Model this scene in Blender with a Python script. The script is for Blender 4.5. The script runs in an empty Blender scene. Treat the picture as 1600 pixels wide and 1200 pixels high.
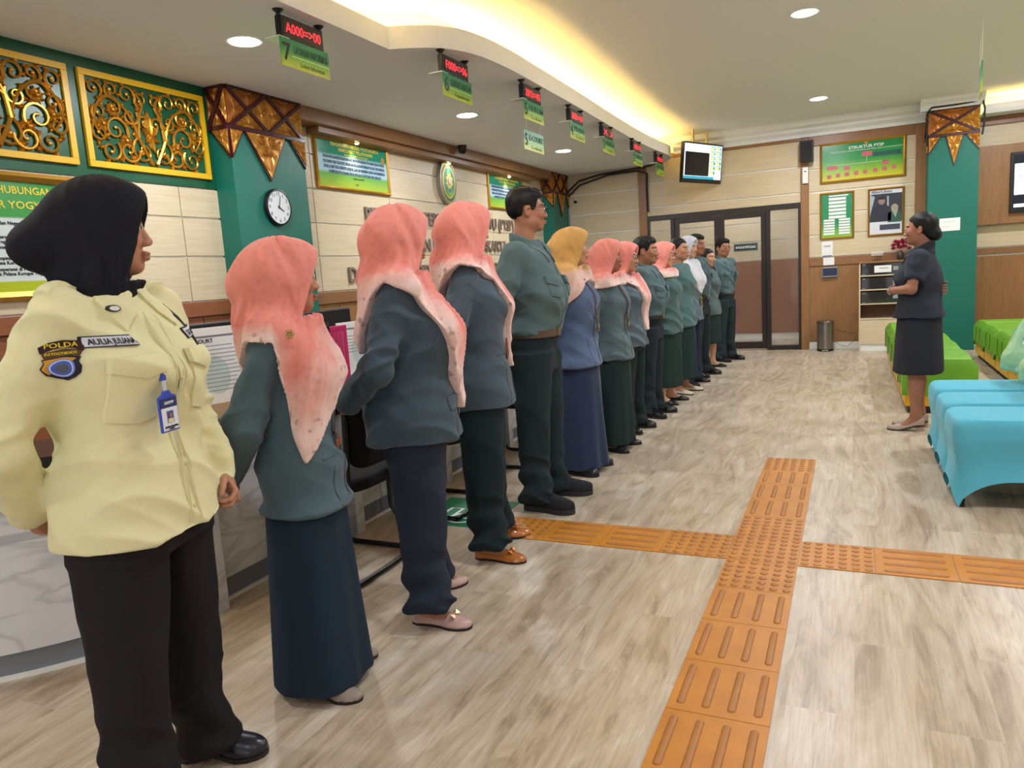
import bpy, bmesh, math, random
import numpy as np
from mathutils import Vector, Matrix
from mathutils.bvhtree import BVHTree
random.seed(5); rng = np.random.RandomState(11)
SC = bpy.context.scene; COL = SC.collection
PI = math.pi
# ------------------------------------------------------------------ camera
def cam_setup():
    yaw, pitch, roll, F = -0.43604, 0.14760, -0.06470, 1152.46
    cy, sy, cp, sp = math.cos(yaw), math.sin(yaw), math.cos(pitch), math.sin(pitch)
    f = Vector((sy*cp, cy*cp, -sp)); r = Vector((cy, -sy, 0)); u = r.cross(f)
    c, s = math.cos(roll), math.sin(roll)
    r2, u2 = r*c+u*s, u*c-r*s
    cd = bpy.data.cameras.new('camera'); cd.sensor_width = 36; cd.lens = F/1600*36; cd.clip_start = .05
    co = bpy.data.objects.new('camera', cd); COL.objects.link(co)
    m = Matrix((r2, u2, -f)).transposed().to_4x4(); m.translation = (0.3551, -3.3688, 1.3162)
    co.matrix_world = m; SC.camera = co
cam_setup()
# ------------------------------------------------------------------ world, exposure
w = bpy.data.worlds.new('world'); SC.world = w; w.use_nodes = True
w.node_tree.nodes['Background'].inputs[0].default_value = (.93, .97, 1, 1)
w.node_tree.nodes['Background'].inputs[1].default_value = 1.7
SC.view_settings.view_transform = 'Standard'; SC.view_settings.look = 'None'
SC.view_settings.gamma = 1; SC.view_settings.exposure = 0.0
try: SC.view_settings.use_curve_mapping = False
except Exception: pass
LAMP_W = 27.0
# ------------------------------------------------------------------ materials
MATS = {}
def srgb(r, g=None, b=None):
    if g is None: r, g, b = r
    def c(v):
        v /= 255.
        return v/12.92 if v <= .04045 else ((v+.055)/1.055)**2.4
    return (c(r), c(g), c(b), 1)
def M(name, col, rough=.5, metal=0., noise=None, bump=None, emit=None, alpha=None, trans=None, spec=None, coat=0., sheen=0., coord='Object'):
    if name in MATS: return MATS[name]
    m = bpy.data.materials.new(name); m.use_nodes = True; nt = m.node_tree; N = nt.nodes; L = nt.links
    b = N['Principled BSDF']; col = srgb(col)
    b.inputs['Base Color'].default_value = col; b.inputs['Roughness'].default_value = rough; b.inputs['Metallic'].default_value = metal
    if spec is not None: b.inputs['Specular IOR Level'].default_value = spec
    if coat: b.inputs['Coat Weight'].default_value = coat; b.inputs['Coat Roughness'].default_value = .1
    if sheen: b.inputs['Sheen Weight'].default_value = sheen; b.inputs['Sheen Roughness'].default_value = .4
    if trans: b.inputs['Transmission Weight'].default_value = trans
    if alpha is not None: b.inputs['Alpha'].default_value = alpha
    if emit: b.inputs['Emission Color'].default_value = srgb(emit[0]); b.inputs['Emission Strength'].default_value = emit[1]
    if noise or bump:
        tc = N.new('ShaderNodeTexCoord')
    if noise:
        col2, scale, st = noise[:3]
        mp = N.new('ShaderNodeMapping'); mp.inputs['Scale'].default_value = st; L.new(tc.outputs[coord], mp.inputs[0])
        n = N.new('ShaderNodeTexNoise'); n.inputs['Scale'].default_value = scale; n.inputs['Detail'].default_value = 5; n.inputs['Roughness'].default_value = .6
        if len(noise) > 5: n.inputs['Distortion'].default_value = noise[5]
        L.new(mp.outputs[0], n.inputs['Vector'])
        rp = N.new('ShaderNodeValToRGB'); lo, hi = noise[3:5] if len(noise) > 4 else (.35, .65)
        rp.color_ramp.elements[0].position = lo; rp.color_ramp.elements[1].position = hi
        rp.color_ramp.elements[0].color = col; rp.color_ramp.elements[1].color = srgb(col2)
        L.new(n.outputs['Fac'], rp.inputs[0]); L.new(rp.outputs[0], b.inputs['Base Color'])
    if bump:
        scale, strength, st = bump
        mp2 = N.new('ShaderNodeMapping'); mp2.inputs['Scale'].default_value = st; L.new(tc.outputs[coord], mp2.inputs[0])
        n2 = N.new('ShaderNodeTexNoise'); n2.inputs['Scale'].default_value = scale; n2.inputs['Detail'].default_value = 3; L.new(mp2.outputs[0], n2.inputs['Vector'])
        bp = N.new('ShaderNodeBump'); bp.inputs['Strength'].default_value = strength; bp.inputs['Distance'].default_value = .004
        L.new(n2.outputs['Fac'], bp.inputs['Height']); L.new(bp.outputs[0], b.inputs['Normal'])
    MATS[name] = m; return m
def fabric(name, col, col2=None, rough=.85, sheen=.15):
    c2 = col2 or tuple(min(255, int(v*1.08+3)) for v in col)
    if sum(col) < 160: sheen = 0.
    return M(name, col, rough, noise=(c2, 900, (1, 1, 1), .3, .7), bump=(700, .12, (1, 1, 1)), sheen=sheen, spec=.25)
def floor_material():
    m = bpy.data.materials.new('vinyl_floor'); m.use_nodes = True; N = m.node_tree.nodes; L = m.node_tree.links; b = N['Principled BSDF']
    tc = N.new('ShaderNodeTexCoord')
    rot = N.new('ShaderNodeMapping'); rot.inputs['Rotation'].default_value = (0, 0, PI/2); L.new(tc.outputs['Object'], rot.inputs[0])
    br = N.new('ShaderNodeTexBrick'); br.inputs['Scale'].default_value = 1; br.inputs['Brick Width'].default_value = 1.22; br.inputs['Row Height'].default_value = .183
    br.inputs['Mortar Size'].default_value = .0007; br.inputs['Color1'].default_value = (0, 0, 0, 1); br.inputs['Color2'].default_value = (1, 1, 1, 1); br.inputs['Mortar'].default_value = (.4, .4, .4, 1)
    br.offset = .37; L.new(rot.outputs[0], br.inputs['Vector'])
    # grain: noise stretched along Y, shifted per plank
    sh = N.new('ShaderNodeVectorMath'); sh.operation = 'MULTIPLY_ADD'; sh.inputs[1].default_value = (3.1, 7.7, 5); L.new(br.outputs['Color'], sh.inputs[0]); L.new(tc.outputs['Object'], sh.inputs[2])
    mp = N.new('ShaderNodeMapping'); mp.inputs['Scale'].default_value = (6, 1.2, 1); L.new(sh.outputs[0], mp.inputs[0])
    n = N.new('ShaderNodeTexNoise'); n.inputs['Scale'].default_value = 1.1; n.inputs['Detail'].default_value = 7; n.inputs['Roughness'].default_value = .62; n.inputs['Distortion'].default_value = 2.0; L.new(mp.outputs[0], n.inputs['Vector'])
    rp = N.new('ShaderNodeValToRGB'); cr = rp.color_ramp
    cr.elements[0].position = .28; cr.elements[0].color = srgb(152, 133, 110); cr.elements[1].position = .72; cr.elements[1].color = srgb(210, 199, 184)
    e = cr.elements.new(.48); e.color = srgb(190, 173, 151)
    L.new(n.outputs['Fac'], rp.inputs[0])
    # fine fibre lines
    mp3 = N.new('ShaderNodeMapping'); mp3.inputs['Scale'].default_value = (60, 2.2, 1); L.new(sh.outputs[0], mp3.inputs[0])
    n3 = N.new('ShaderNodeTexNoise'); n3.inputs['Scale'].default_value = 2; n3.inputs['Detail'].default_value = 4; n3.inputs['Distortion'].default_value = .6; L.new(mp3.outputs[0], n3.inputs['Vector'])
    r3 = N.new('ShaderNodeValToRGB'); r3.color_ramp.elements[0].position = .35; r3.color_ramp.elements[0].color = (.80, .78, .75, 1); r3.color_ramp.elements[1].position = .6; r3.color_ramp.elements[1].color = (1, 1, 1, 1)
    L.new(n3.outputs['Fac'], r3.inputs[0])
    mx = N.new('ShaderNodeMix'); mx.data_type = 'RGBA'; mx.blend_type = 'MULTIPLY'; mx.inputs[0].default_value = .8; L.new(rp.outputs[0], mx.inputs[6]); L.new(r3.outputs[0], mx.inputs[7])
    pl = N.new('ShaderNodeMapRange'); pl.inputs[3].default_value = .95; pl.inputs[4].default_value = 1.03; L.new(br.outputs['Color'], pl.inputs[0])
    mj = N.new('ShaderNodeMix'); mj.data_type = 'RGBA'; mj.blend_type = 'MULTIPLY'; mj.inputs[0].default_value = 1; L.new(mx.outputs[2], mj.inputs[6]); L.new(pl.outputs[0], mj.inputs[7])
    L.new(mj.outputs[2], b.inputs['Base Color']); b.inputs['Roughness'].default_value = .33; b.inputs['Specular IOR Level'].default_value = .45
    return m
def marble_material():
    m = bpy.data.materials.new('marble'); m.use_nodes = True; N = m.node_tree.nodes; L = m.node_tree.links; b = N['Principled BSDF']
    tc = N.new('ShaderNodeTexCoord'); mp = N.new('ShaderNodeMapping'); mp.inputs['Rotation'].default_value = (.6, 0, 0); mp.inputs['Scale'].default_value = (.7, .7, 2.6); L.new(tc.outputs['Object'], mp.inputs[0])
    n = N.new('ShaderNodeTexNoise'); n.inputs['Scale'].default_value = 2.2; n.inputs['Detail'].default_value = 8; n.inputs['Distortion'].default_value = 1.2; L.new(mp.outputs[0], n.inputs['Vector'])
    rp = N.new('ShaderNodeValToRGB'); cr = rp.color_ramp; base = srgb(222, 222, 224)
    cr.elements[0].position = 0; cr.elements[0].color = base; cr.elements[1].position = 1; cr.elements[1].color = base
    for p, c in ((.44, srgb(216, 216, 219)), (.49, srgb(190, 190, 194)), (.53, srgb(214, 214, 217))):
        e = cr.elements.new(p); e.color = c
    L.new(n.outputs['Fac'], rp.inputs[0]); L.new(rp.outputs[0], b.inputs['Base Color']); b.inputs['Roughness'].default_value = .18
    return m
mt_floor = floor_material(); mt_marble = marble_material()
mt_ceil = M('ceiling_paint', (238, 240, 244), .9)
mt_white = M('white_paint', (236, 235, 230), .6)
mt_maple = M('maple_panel', (204, 184, 150), .42, noise=((218, 202, 172), 2.0, (1.3, 1.3, 26), .3, .7, .4))
mt_groove = M('groove_white', (246, 244, 238), .35)
mt_brown = M('brown_veneer', (140, 98, 58), .4, noise=((156, 112, 70), 3, (14, 14, 1.2), .3, .7, .3))
mt_brownh = M('brown_trim', (134, 92, 56), .38, noise=((150, 106, 68), 3, (2, 2, 20), .3, .7, .3))
mt_redbrown = M('red_brown_veneer', (136, 80, 50), .4, noise=((152, 92, 60), 3, (2, 2, 20), .3, .7, .3))
mt_pillar = M('green_paint', (10, 106, 90), .45)
mt_green = M('green_lacquer', (8, 80, 50), .35)
mt_yellow = M('yellow_paint', (228, 178, 22), .4)
mt_gold = M('gold_leaf', (196, 140, 46), .30, .75)
mt_goldframe = M('gold_frame', (196, 146, 56), .28, .7)
mt_copper = M('copper_carving', (180, 112, 46), .38, .45, noise=((150, 84, 34), 14, (1, 1, 1), .35, .7))
mt_goldcarve = M('gold_carving', (200, 142, 52), .34, .5, noise=((158, 98, 36), 20, (1, 1, 1), .35, .7))
mt_maroon = M('maroon_strip', (66, 20, 26), .22)
mt_black = M('black_plastic', (18, 18, 20), .4)
mt_darkframe = M('dark_frame', (38, 30, 28), .35)
mt_steel = M('brushed_steel', (150, 146, 142), .28, .9)
mt_greycut = M('grey_letter', (128, 112, 98), .5)
mt_paper = M('paper', (238, 238, 236), .7)
mt_ink = M('ink', (40, 42, 48), .7)
mt_kick = M('grey_kickboard', (120, 124, 132), .35)
mt_lampdisc = M('lamp_diffuser', (255, 255, 255), .5, emit=((255, 252, 245), 30))
mt_spot = M('spot_bulb', (255, 240, 210), .5, emit=((255, 226, 170), 25))
mt_led = M('led_strip_glow', (255, 220, 120), .5, emit=((255, 210, 112), 52))
mt_glass = M('tinted_glass', (120, 116, 110), .03, alpha=.22, spec=.9)
mt_clear = M('clear_acrylic', (235, 240, 240), .05, alpha=.22, spec=.7)
mt_tile = M('tactile_orange', (198, 130, 34), .45, noise=((182, 114, 30), 6, (1, 1, 1), .3, .7))
mt_tilebar = M('tactile_worn', (176, 112, 40), .5, noise=((160, 108, 56), 25, (1, 1, 1), .3, .7))
# ------------------------------------------------------------------ object helpers
def tag(o, label=None, cat=None, group=None, kind=None):
    if label: o['label'] = label
    if cat: o['category'] = cat
    if group: o['group'] = group
    if kind: o['kind'] = kind
    return o
def empty(name, loc=(0, 0, 0), rz=0, label=None, cat=None, group=None):
    o = bpy.data.objects.new(name, None); COL.objects.link(o); o.location = loc; o.rotation_euler = (0, 0, rz); o.empty_display_size = .1
    return tag(o, label, cat, group)
def link(name, me, parent=None, mat=None):
    if mat is not None and not me.materials: me.materials.append(mat)
    o = bpy.data.objects.new(name, me); COL.objects.link(o)
    if parent is not None: o.parent = parent
    return o
def basis(d):
    d = Vector(d).normalized(); a = Vector((0, 0, 1)) if abs(d.z) < .95 else Vector((1, 0, 0))
    u = d.cross(a).normalized(); return u, d.cross(u).normalized(), d
class MB:
    def __init__(s, off=(0, 0, 0)): s.v = []; s.f = []; s.m = []; s.off = Vector(off); s.mi = 0
    def add(s, vs, fs):
        b = len(s.v); s.v += [Vector(q)-s.off for q in vs]; s.f += [tuple(i+b for i in f) for f in fs]; s.m += [s.mi]*len(fs); return s
    def box(s, a, b):
        (x0, y0, z0), (x1, y1, z1) = a, b
        return s.add([(x0, y0, z0), (x1, y0, z0), (x1, y1, z0), (x0, y1, z0), (x0, y0, z1), (x1, y0, z1), (x1, y1, z1), (x0, y1, z1)],
              [(0, 3, 2, 1), (4, 5, 6, 7), (0, 1, 5, 4), (1, 2, 6, 5), (2, 3, 7, 6), (3, 0, 4, 7)])
    def prism(s, poly, d):     # poly: 3D points, extruded by vector d
        n = len(poly); d = Vector(d); P = [Vector(q) for q in poly]
        return s.add(P+[q+d for q in P], [tuple(reversed(range(n))), tuple(range(n, 2*n))]+[(i, (i+1) % n, n+(i+1) % n, n+i) for i in range(n)])
    def tube(s, pts, r, n=8, flat=None, cap=True, closed=False):
        P = [Vector(q) for q in pts]; K = len(P); R = r if hasattr(r, '__len__') else [r]*K
        vs = []; fs = []; pu = None
        for i, q in enumerate(P):
            t = (P[(i+1) % K]-P[i-1]) if closed else (P[min(i+1, K-1)]-P[max(i-1, 0)])
            if t.length < 1e-9: t = Vector((0, 0, 1))
            t.normalize()
            if flat is not None:
                u = Vector(flat); u = (u-t*u.dot(t)).normalized()
            elif pu is None: u = basis(t)[0]
            else: u = (pu-t*pu.dot(t)).normalized()
            pu = u; v = t.cross(u)
            for k in range(n):
                a = 2*PI*k/n; vs.append(q+(u*math.cos(a)+v*math.sin(a))*R[i])
        for i in range(K if closed else K-1):
            for k in range(n):
                a, b = i*n+k, i*n+(k+1) % n; c, d = ((i+1) % K)*n+(k+1) % n, ((i+1) % K)*n+k
                fs.append((a, b, c, d))
        if cap and not closed: fs += [tuple(reversed(range(n))), tuple(range((K-1)*n, K*n))]
        return s.add(vs, fs)
    def cyl(s, a, b, r, r2=None, n=16):
        return s.tube([a, b], [r, r if r2 is None else r2], n)
    def lathe(s, prof, c=(0, 0, 0), n=24, axis=None):
        c = Vector(c); u, v, d = (Vector((1, 0, 0)), Vector((0, 1, 0)), Vector((0, 0, 1))) if axis is None else basis(axis)
        vs = []; fs = []
        for (r, z) in prof:
            for k in range(n):
                a = 2*PI*k/n; vs.append(c+u*(r*math.cos(a))+v*(r*math.sin(a))+d*z)
        for i in range(len(prof)-1):
            for k in range(n): fs.append((i*n+k, i*n+(k+1) % n, (i+1)*n+(k+1) % n, (i+1)*n+k))
        fs += [tuple(reversed(range(n))), tuple(range((len(prof)-1)*n, len(prof)*n))]
        return s.add(vs, fs)
    def mesh(s, name, mats, smooth=False, bevel=0):
        me = bpy.data.meshes.new(name); me.from_pydata([tuple(q) for q in s.v], [], s.f)
        for m in (mats if isinstance(mats, (list, tuple)) else [mats]): me.materials.append(m)
        if isinstance(mats, (list, tuple)): me.polygons.foreach_set('material_index', s.m)
        bm = bmesh.new(); bm.from_mesh(me); bmesh.ops.recalc_face_normals(bm, faces=bm.faces)
        if bevel: bmesh.ops.bevel(bm, geom=[e for e in bm.edges if len(e.link_faces) == 2 and e.calc_face_angle() > .5], offset=bevel, segments=2, affect='EDGES', profile=.5)
        bm.to_mesh(me); bm.free()
        if smooth:
            me.polygons.foreach_set('use_smooth', [True]*len(me.polygons))
            try: me.set_sharp_from_angle(angle=.7)
            except Exception: pass
        me.update(); return me
    def build(s, name, mats, parent=None, smooth=False, bevel=0):
        return link(name, s.mesh(name, mats, smooth, bevel), parent)
def box(name, a, b, mat, parent=None, bevel=0, off=None):
    if off is None: off = parent.location if parent is not None else (0, 0, 0)
    return MB(off).box(a, b).build(name, mat, parent, bevel=bevel)
def struct(o): o['kind'] = 'structure'; return o
def text_mesh(s, h, w=None, align='CENTER', extr=.0008, bold=.0, spacing=1.0):
    c = bpy.data.curves.new('lettering', 'FONT'); c.body = s; c.size = h/.70; c.align_x = align; c.extrude = extr; c.offset = bold*h; c.resolution_u = 2; c.space_character = spacing
    o = bpy.data.objects.new('tmp', c); me = bpy.data.meshes.new_from_object(o); bpy.data.objects.remove(o); bpy.data.curves.remove(c)
    if w and len(me.vertices):
        xs = [v.co.x for v in me.vertices]; k = w/max(1e-6, max(xs)-min(xs)); x0 = (max(xs)+min(xs))/2 if align == 'CENTER' else min(xs)
        for v in me.vertices: v.co.x = (v.co.x-x0)*k
    return me
def frame(o, u, v):
    o, u, v = Vector(o), Vector(u).normalized(), Vector(v).normalized(); n = u.cross(v)
    m = Matrix((u, v, n)).transposed().to_4x4(); m.translation = o; return m
def txt(s, h, fr, parent, mat, name='lettering', **k):
    me = text_mesh(s, h, **k)
    off = Matrix.Translation(-Vector(parent.location)) if parent is not None else Matrix()
    me.transform(off @ fr); me.materials.clear(); me.materials.append(mat)
    return link(name, me, parent)
def LW(y, z, x=-3.85): return frame((x, y, z), (0, 1, 0), (0, 0, 1))       # left wall, faces +X
def BW(x, z, y=7.8): return frame((x, y, z), (1, 0, 0), (0, 0, 1))         # back wall, faces -Y
def wood_shift(o): return o
# ================================================================== the room
XL, YB, ZL, ZH, XR, YR = -3.85, 7.8, 2.77, 3.10, 3.4, -6.5
floor = struct(box('floor', (XL-.1, YR, -.1), (XR+.1, YB+1.6, 0), mt_floor))
# ---- tactile paving let into the floor (parts of the floor)
def tactile_base():
    g = .0012; return MB().box((-.15+g, -.15+g, 0), (.15-g, .15-g, .004)).mesh('tactile_tile', mt_tile, bevel=.001)
def dots_mesh(n=6):
    b = MB(); p = .3/n
    for i in range(n):
        for j in range(n):
            b.lathe([(.0165, .0039), (.0150, .0068), (.011, .0084)], (-.15+p*(i+.5), -.15+p*(j+.5), 0), 12)
    return b.mesh('dots', mt_tilebar, smooth=True)
def bar_mesh():
    b = MB(); L, R = .118, .0125; rings = []
    for (r, z) in ((R, .0039), (R-.002, .0072), (R-.005, .0085)):
        pts = [(r*math.cos(a), L-R+r*math.sin(a), z) for a in [PI*k/6 for k in range(7)]]+[(r*math.cos(a), -(L-R)+r*math.sin(a), z) for a in [PI+PI*k/6 for k in range(7)]]
        rings.append(pts)
    n = len(rings[0]); vs = sum(rings, []); fs = [(i*n+k, i*n+(k+1) % n, (i+1)*n+(k+1) % n, (i+1)*n+k) for i in range(2) for k in range(n)]
    fs.append(tuple(range(2*n, 3*n))); b.add(vs, fs); return b.mesh('bar', mt_tilebar, smooth=True)
me_tile, me_dots, me_bar = tactile_base(), dots_mesh(), bar_mesh()
def tile(x, y, kind, rz=0):
    t = link('tactile_tile', me_tile, floor); t.location = (x, y, 0); t.rotation_euler = (0, 0, rz)
    if kind == 'd': link('dots', me_dots, t)
    else:
        for k in range(4):
            b = link('bar', me_bar, t); b.location = (-.1125+.075*k, 0, 0)
for y in (-.3, 0, .3, 1.5): tile(0, y, 'd')
for y in (.6, .9, 1.2): tile(0, y, 'b')
for k in range(11): tile(0, -.6-.3*k, 'b')
for x in (-.3, .3, -1.2): tile(x, 0, 'd')
for x in (-.6, -.9): tile(x, 0, 'b', PI/2)
for k in range(9): tile(.6+.3*k, 0, 'b', PI/2)
# ---- left wall
wl = struct(box('wall_left', (XL-.12, YR, 0), (XL-.016, YB+1.6, ZH+.1), mt_groove))
def panel(parent, a, b, mat, name='panel', bev=.002): return box(name, a, b, mat, parent, bev)
def rows_left(ys, zs, gap=.006):
    for i in range(len(ys)-1):
        for j in range(len(zs)-1):
            panel(wl, (XL-.018, ys[i]+gap*.6, zs[j]+gap), (XL, ys[i+1]-gap*.6, zs[j+1]-gap), mt_maple)
rows_left([-6.5, -5, -4, -3, -2.1, -1.2, -.40, .445, .80], [1.265, 1.58, 1.85, 2.06])
rows_left([1.5, 1.87, 3.04, 4.21, 5.38, 6.55, 7.2], [1.265, 1.575, 1.86, 2.15, 2.44, 2.76])
for (y0, y1, m) in ((-6.5, .80, mt_redbrown), (1.5, 7.2, mt_brownh)):
    t = struct(box('trim_1' if y0 < 0 else 'trim_2', (XL-.01, y0, 1.16), (XL+.022, y1, 1.262), m, bevel=.004))
    ys = np.arange(y0, y1, .585)
    for k in range(len(ys)):
        panel(wl, (XL-.018, ys[k]+.004, .1), (XL, min(ys[k]+.585, y1)-.004, 1.158), mt_redbrown if y0 < 0 else mt_brown)
bb = struct(box('baseboard_left', (XL-.01, YR, 0), (XL+.02, YB, .095), mt_white))
lac = struct(box('trim_3', (XL-.012, YR, 2.062), (XL+.004, .80, ZL), mt_green))
# ---- green pillar with carved capital (left), clock side
pl = struct(box('trim_4', (XL-.02, .79, 0), (-3.672, 1.58, ZL), mt_pillar)); pl.name = 'pillar_left'
pl2 = struct(box('pillar_left_back', (XL-.02, 7.12, 0), (-3.672, YB, ZL), mt_pillar))
pr = struct(box('pillar_back', (1.22, 7.45, 0), (1.76, YB+.05, ZH), mt_pillar))
def ridged_plate(poly, fr_o, u, v, n, mat, parent, depth=.012, petals=26):
    """flat polygon plate (u,v coords) whose face carries raised sunburst ridges"""
    o = Vector(fr_o); u, v, n = Vector(u), Vector(v), Vector(n); off = parent.location
    P = []
    m = len(poly)
    for i in range(m):
        a, b = Vector(poly[i]), Vector(poly[(i+1) % m]); k = max(3, int(petals/m))
        for t in range(k): P.append(a.lerp(b, t/k))
    c = sum((Vector(q) for q in poly), Vector((0, 0)))/m; K = len(P)
    vs = [o+u*q.x+v*q.y-n*.004 for q in P]+[o+u*q.x+v*q.y+n*depth*.5 for q in P]
    for f_, h0, h1 in ((.80, .9, .35), (.45, 1.0, .5), (.18, 1.15, .8)):
        vs += [o+u*(c.x+(q.x-c.x)*f_)+v*(c.y+(q.y-c.y)*f_)+n*depth*(h0 if i % 2 else h1) for i, q in enumerate(P)]
    vs.append(o+u*c.x+v*c.y+n*depth*1.6); fs = []
    for r in range(4): fs += [(r*K+i, r*K+(i+1) % K, (r+1)*K+(i+1) % K, (r+1)*K+i) for i in range(K)]
    fs += [(4*K+i, 4*K+(i+1) % K, 5*K) for i in range(K)]
    b = MB(off); b.add(vs, fs); return b.build('carved_plate', mat, parent)
def strip(a, b, wd, o, u, v, n, parent, dep=.02):
    a, b = Vector(a), Vector(b); d = (b-a).normalized(); p = Vector((-d.y, d.x))*wd/2
    o, u, v, n = Vector(o), Vector(u), Vector(v), Vector(n); off = parent.location
    q = [a+p, a-p, b-p, b+p]; base = [o+u*c.x+v*c.y-n*.004 for c in q]
    MB(off).prism(base, n*(dep+.004)).build('lattice_strip', mt_maroon, parent, bevel=.004)
def scroll_pts(c, r, a0, turns, sgn, k=.18, n=26):
    out = []
    for i in range(n):
        t = i/(n-1); rr = r*(k+(1-k)*(1-t)); a = a0+sgn*t*turns*2*PI; out.append((c[0]+rr*math.cos(a), c[1]+rr*math.sin(a)))
    return out
def capital(o, u, n, W, h, cells, pend, parent, half=True, side=False):
    v = (0, 0, 1); o = Vector(o); u = Vector(u); n = Vector(n)
    cw = W/cells; M_ = [mt_copper, mt_goldcarve]
    for c in range(cells):
        x0 = c*cw; x1 = x0+cw; xm = (x0+x1)/2; g = .018
        def pt(*q): return [(a, b) for a, b in q]
        ridged_plate(pt((x0+g*1.6, -g*.4), (x1-g*1.6, -g*.4), (xm, -h/2+g)), o, u, v, n, M_[0], parent)
        ridged_plate(pt((x0+g*1.6, -h+g*.6), (xm, -h/2-g), (x1-g*1.6, -h+g*.6)), o, u, v, n, M_[1], parent)
        ridged_plate(pt((x0+.002, -g*1.3), (xm-g*1.5, -h/2), (x0+.002, -h+g*1.3)), o, u, v, n, M_[0] if c == 0 else M_[1], parent)
        ridged_plate(pt((x1-.002, -g*1.3), (x1-.002, -h+g*1.3), (xm+g*1.5, -h/2)), o, u, v, n, M_[1], parent)
        strip((x0+.01, -.012), (x1-.01, -h+.012), .03, o, u, v, n, parent, .019); strip((x0+.01, -h+.012), (x1-.01, -.012), .03, o, u, v, n, parent, .023)
    strip((0, -h), (W, -h), .034, o, u, v, n, parent, .024); strip((0, -.004), (W, -.004), .022, o, u, v, n, parent, .016)
    for (p0, p1, tipx, tipz) in pend:
        poly = [(p0, -h-.01), (tipx, -h-tipz), (p1, -h-.01)]
        pm = []
        b = MB(parent.location)
        big = [(p0-.012, -h-.012), (tipx, -h-tipz-.028), (p1+.012, -h-.012)]
        big = [(max(0, min(W, a)), z) for a, z in big]
        b.prism([o+u*a+Vector(v)*z-n*.004 for a, z in big], n*.016); b.build('pendant', mt_maroon, parent)
        ridged_plate(poly, o+n*.012, u, v, n, M_[1], parent, .012, 18)
        # little raised volutes on the wide pendant
        if p1-p0 > .2:
            cx = (p0+p1)/2
            for sg in (-1, 1):
                for (dx, dz, r) in ((.058, .06, .036), (.03, .15, .024)):
                    pts = scroll_pts((cx+sg*dx, -h-dz), r, PI/2, 1.3, sg, .2, 18)
                    MB(parent.location).tube([o+n*.026+u*a+Vector(v)*z for a, z in pts], .0075, 6).build('volute', mt_goldcarve, parent, smooth=True)
capital((-3.670, .79, 2.765), (0, 1, 0), (1, 0, 0), .79, .285, 2, [(0.0, .12, 0.002, .185), (.15, .56, .37, .325), (.63, .79, .788, .19)], pl)
capital((XL+.0, .788, 2.765), (1, 0, 0), (0, -1, 0), .18, .285, 1, [(.03, .18, .178, .185)], pl)
capital((-3.670, 7.12, 2.765), (0, 1, 0), (1, 0, 0), .66, .29, 2, [(.0, .12, .002, .19), (.18, .5, .34, .32), (.56, .66, .658, .19)], pl2)
capital((XL+.0, 7.118, 2.765), (1, 0, 0), (0, -1, 0), .18, .29, 1, [(.03, .18, .178, .19)], pl2)
capital((1.22, 7.448, 2.97), (1, 0, 0), (0, -1, 0), .54, .31, 1, [(0, .12, .002, .19), (.19, .36, .275, .35), (.40, .54, .538, .19)], pr)
capital((1.218, YB, 2.97), (0, -1, 0), (-1, 0, 0), .35, .31, 1, [(.22, .35, .348, .19)], pr)
# ---- brown box moulding above the left boards
struct(box('trim_5', (XL, 1.58, 2.655), (-3.667, 7.12, ZL), mt_brownh, bevel=.006))
struct(box('trim_6', (XL, 1.86, 2.60), (-3.72, 6.6, 2.657), mt_brownh, bevel=.006))
# ---- back wall
wb = struct(box('wall_back', (XL-.1, YB+.016, 2.035), (XR+.1, YB+.2, ZH+.1), mt_groove))
wb1 = struct(box('wall_back_left', (XL-.1, YB+.016, 0), (-2.43, YB+.2, 2.036), mt_groove))
wb2 = struct(box('wall_back_right', (-.28, YB+.016, 0), (XR+.1, YB+.2, 2.036), mt_groove))
def rows_back(x0, x1, zs, gap=.009, par=wb):
    for j in range(len(zs)-1): panel(par, (x0, YB, zs[j]+gap), (x1, YB+.018, zs[j+1]-gap), mt_maple)
rows_back(-3.66, -2.55, [1.27, 1.575, 1.86, 2.15, 2.46, 2.78])
rows_back(-2.43, -.285, [2.03, 2.165, 2.515, 2.86])
rows_back(-.18, 1.10, [1.27, 1.575, 1.86, 2.155, 2.455, 2.77])
rows_back(1.78, XR, [1.26, 1.545]); rows_back(1.78, XR, [2.5, 2.76])
for i, (a, b, m) in enumerate([((-2.55, YB-.03, 0), (-2.43, YB+.02, 2.78), mt_brown), ((-.285, YB-.03, 0), (-.18, YB+.02, 2.88), mt_brown), ((1.10, YB-.02, 0), (1.24, YB+.02, 2.88), mt_brown),
        ((-2.43, YB-.02, 2.85), (-.28, YB+.02, 2.91), mt_brownh), ((-.18, YB-.02, 2.765), (1.10, YB+.02, 2.89), mt_brownh), ((-.18, YB-.02, 1.155), (1.10, YB+.02, 1.27), mt_brownh),
        ((1.76, YB-.02, 2.76), (XR, YB+.02, 2.86), mt_brownh), ((1.76, YB-.02, 1.18), (XR, YB+.02, 1.258), mt_brownh), ((XL, YB-.02, 1.16), (-2.55, YB+.02, 1.27), mt_brownh), ((-3.69, YB-.03, 0), (-3.655, YB+.02, 2.77), M('grey_conduit', (150, 152, 156), .4))]):
    struct(box('trim_%d' % (7+i), a, b, m, bevel=.004))
for (x0, x1) in ((-.18, .46), (.46, 1.10), (1.76, 2.6), (2.6, XR), (-3.66, -3.1), (-3.1, -2.55)):
    panel(wb2 if x0 > -1 else wb1, (x0+.004, YB-.006, .1), (x1-.004, YB+.018, 1.155), mt_brown)
struct(box('baseboard_back', (-.28, YB-.022, 0), (XR, YB+.02, .098), mt_white, bevel=.003))
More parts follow.
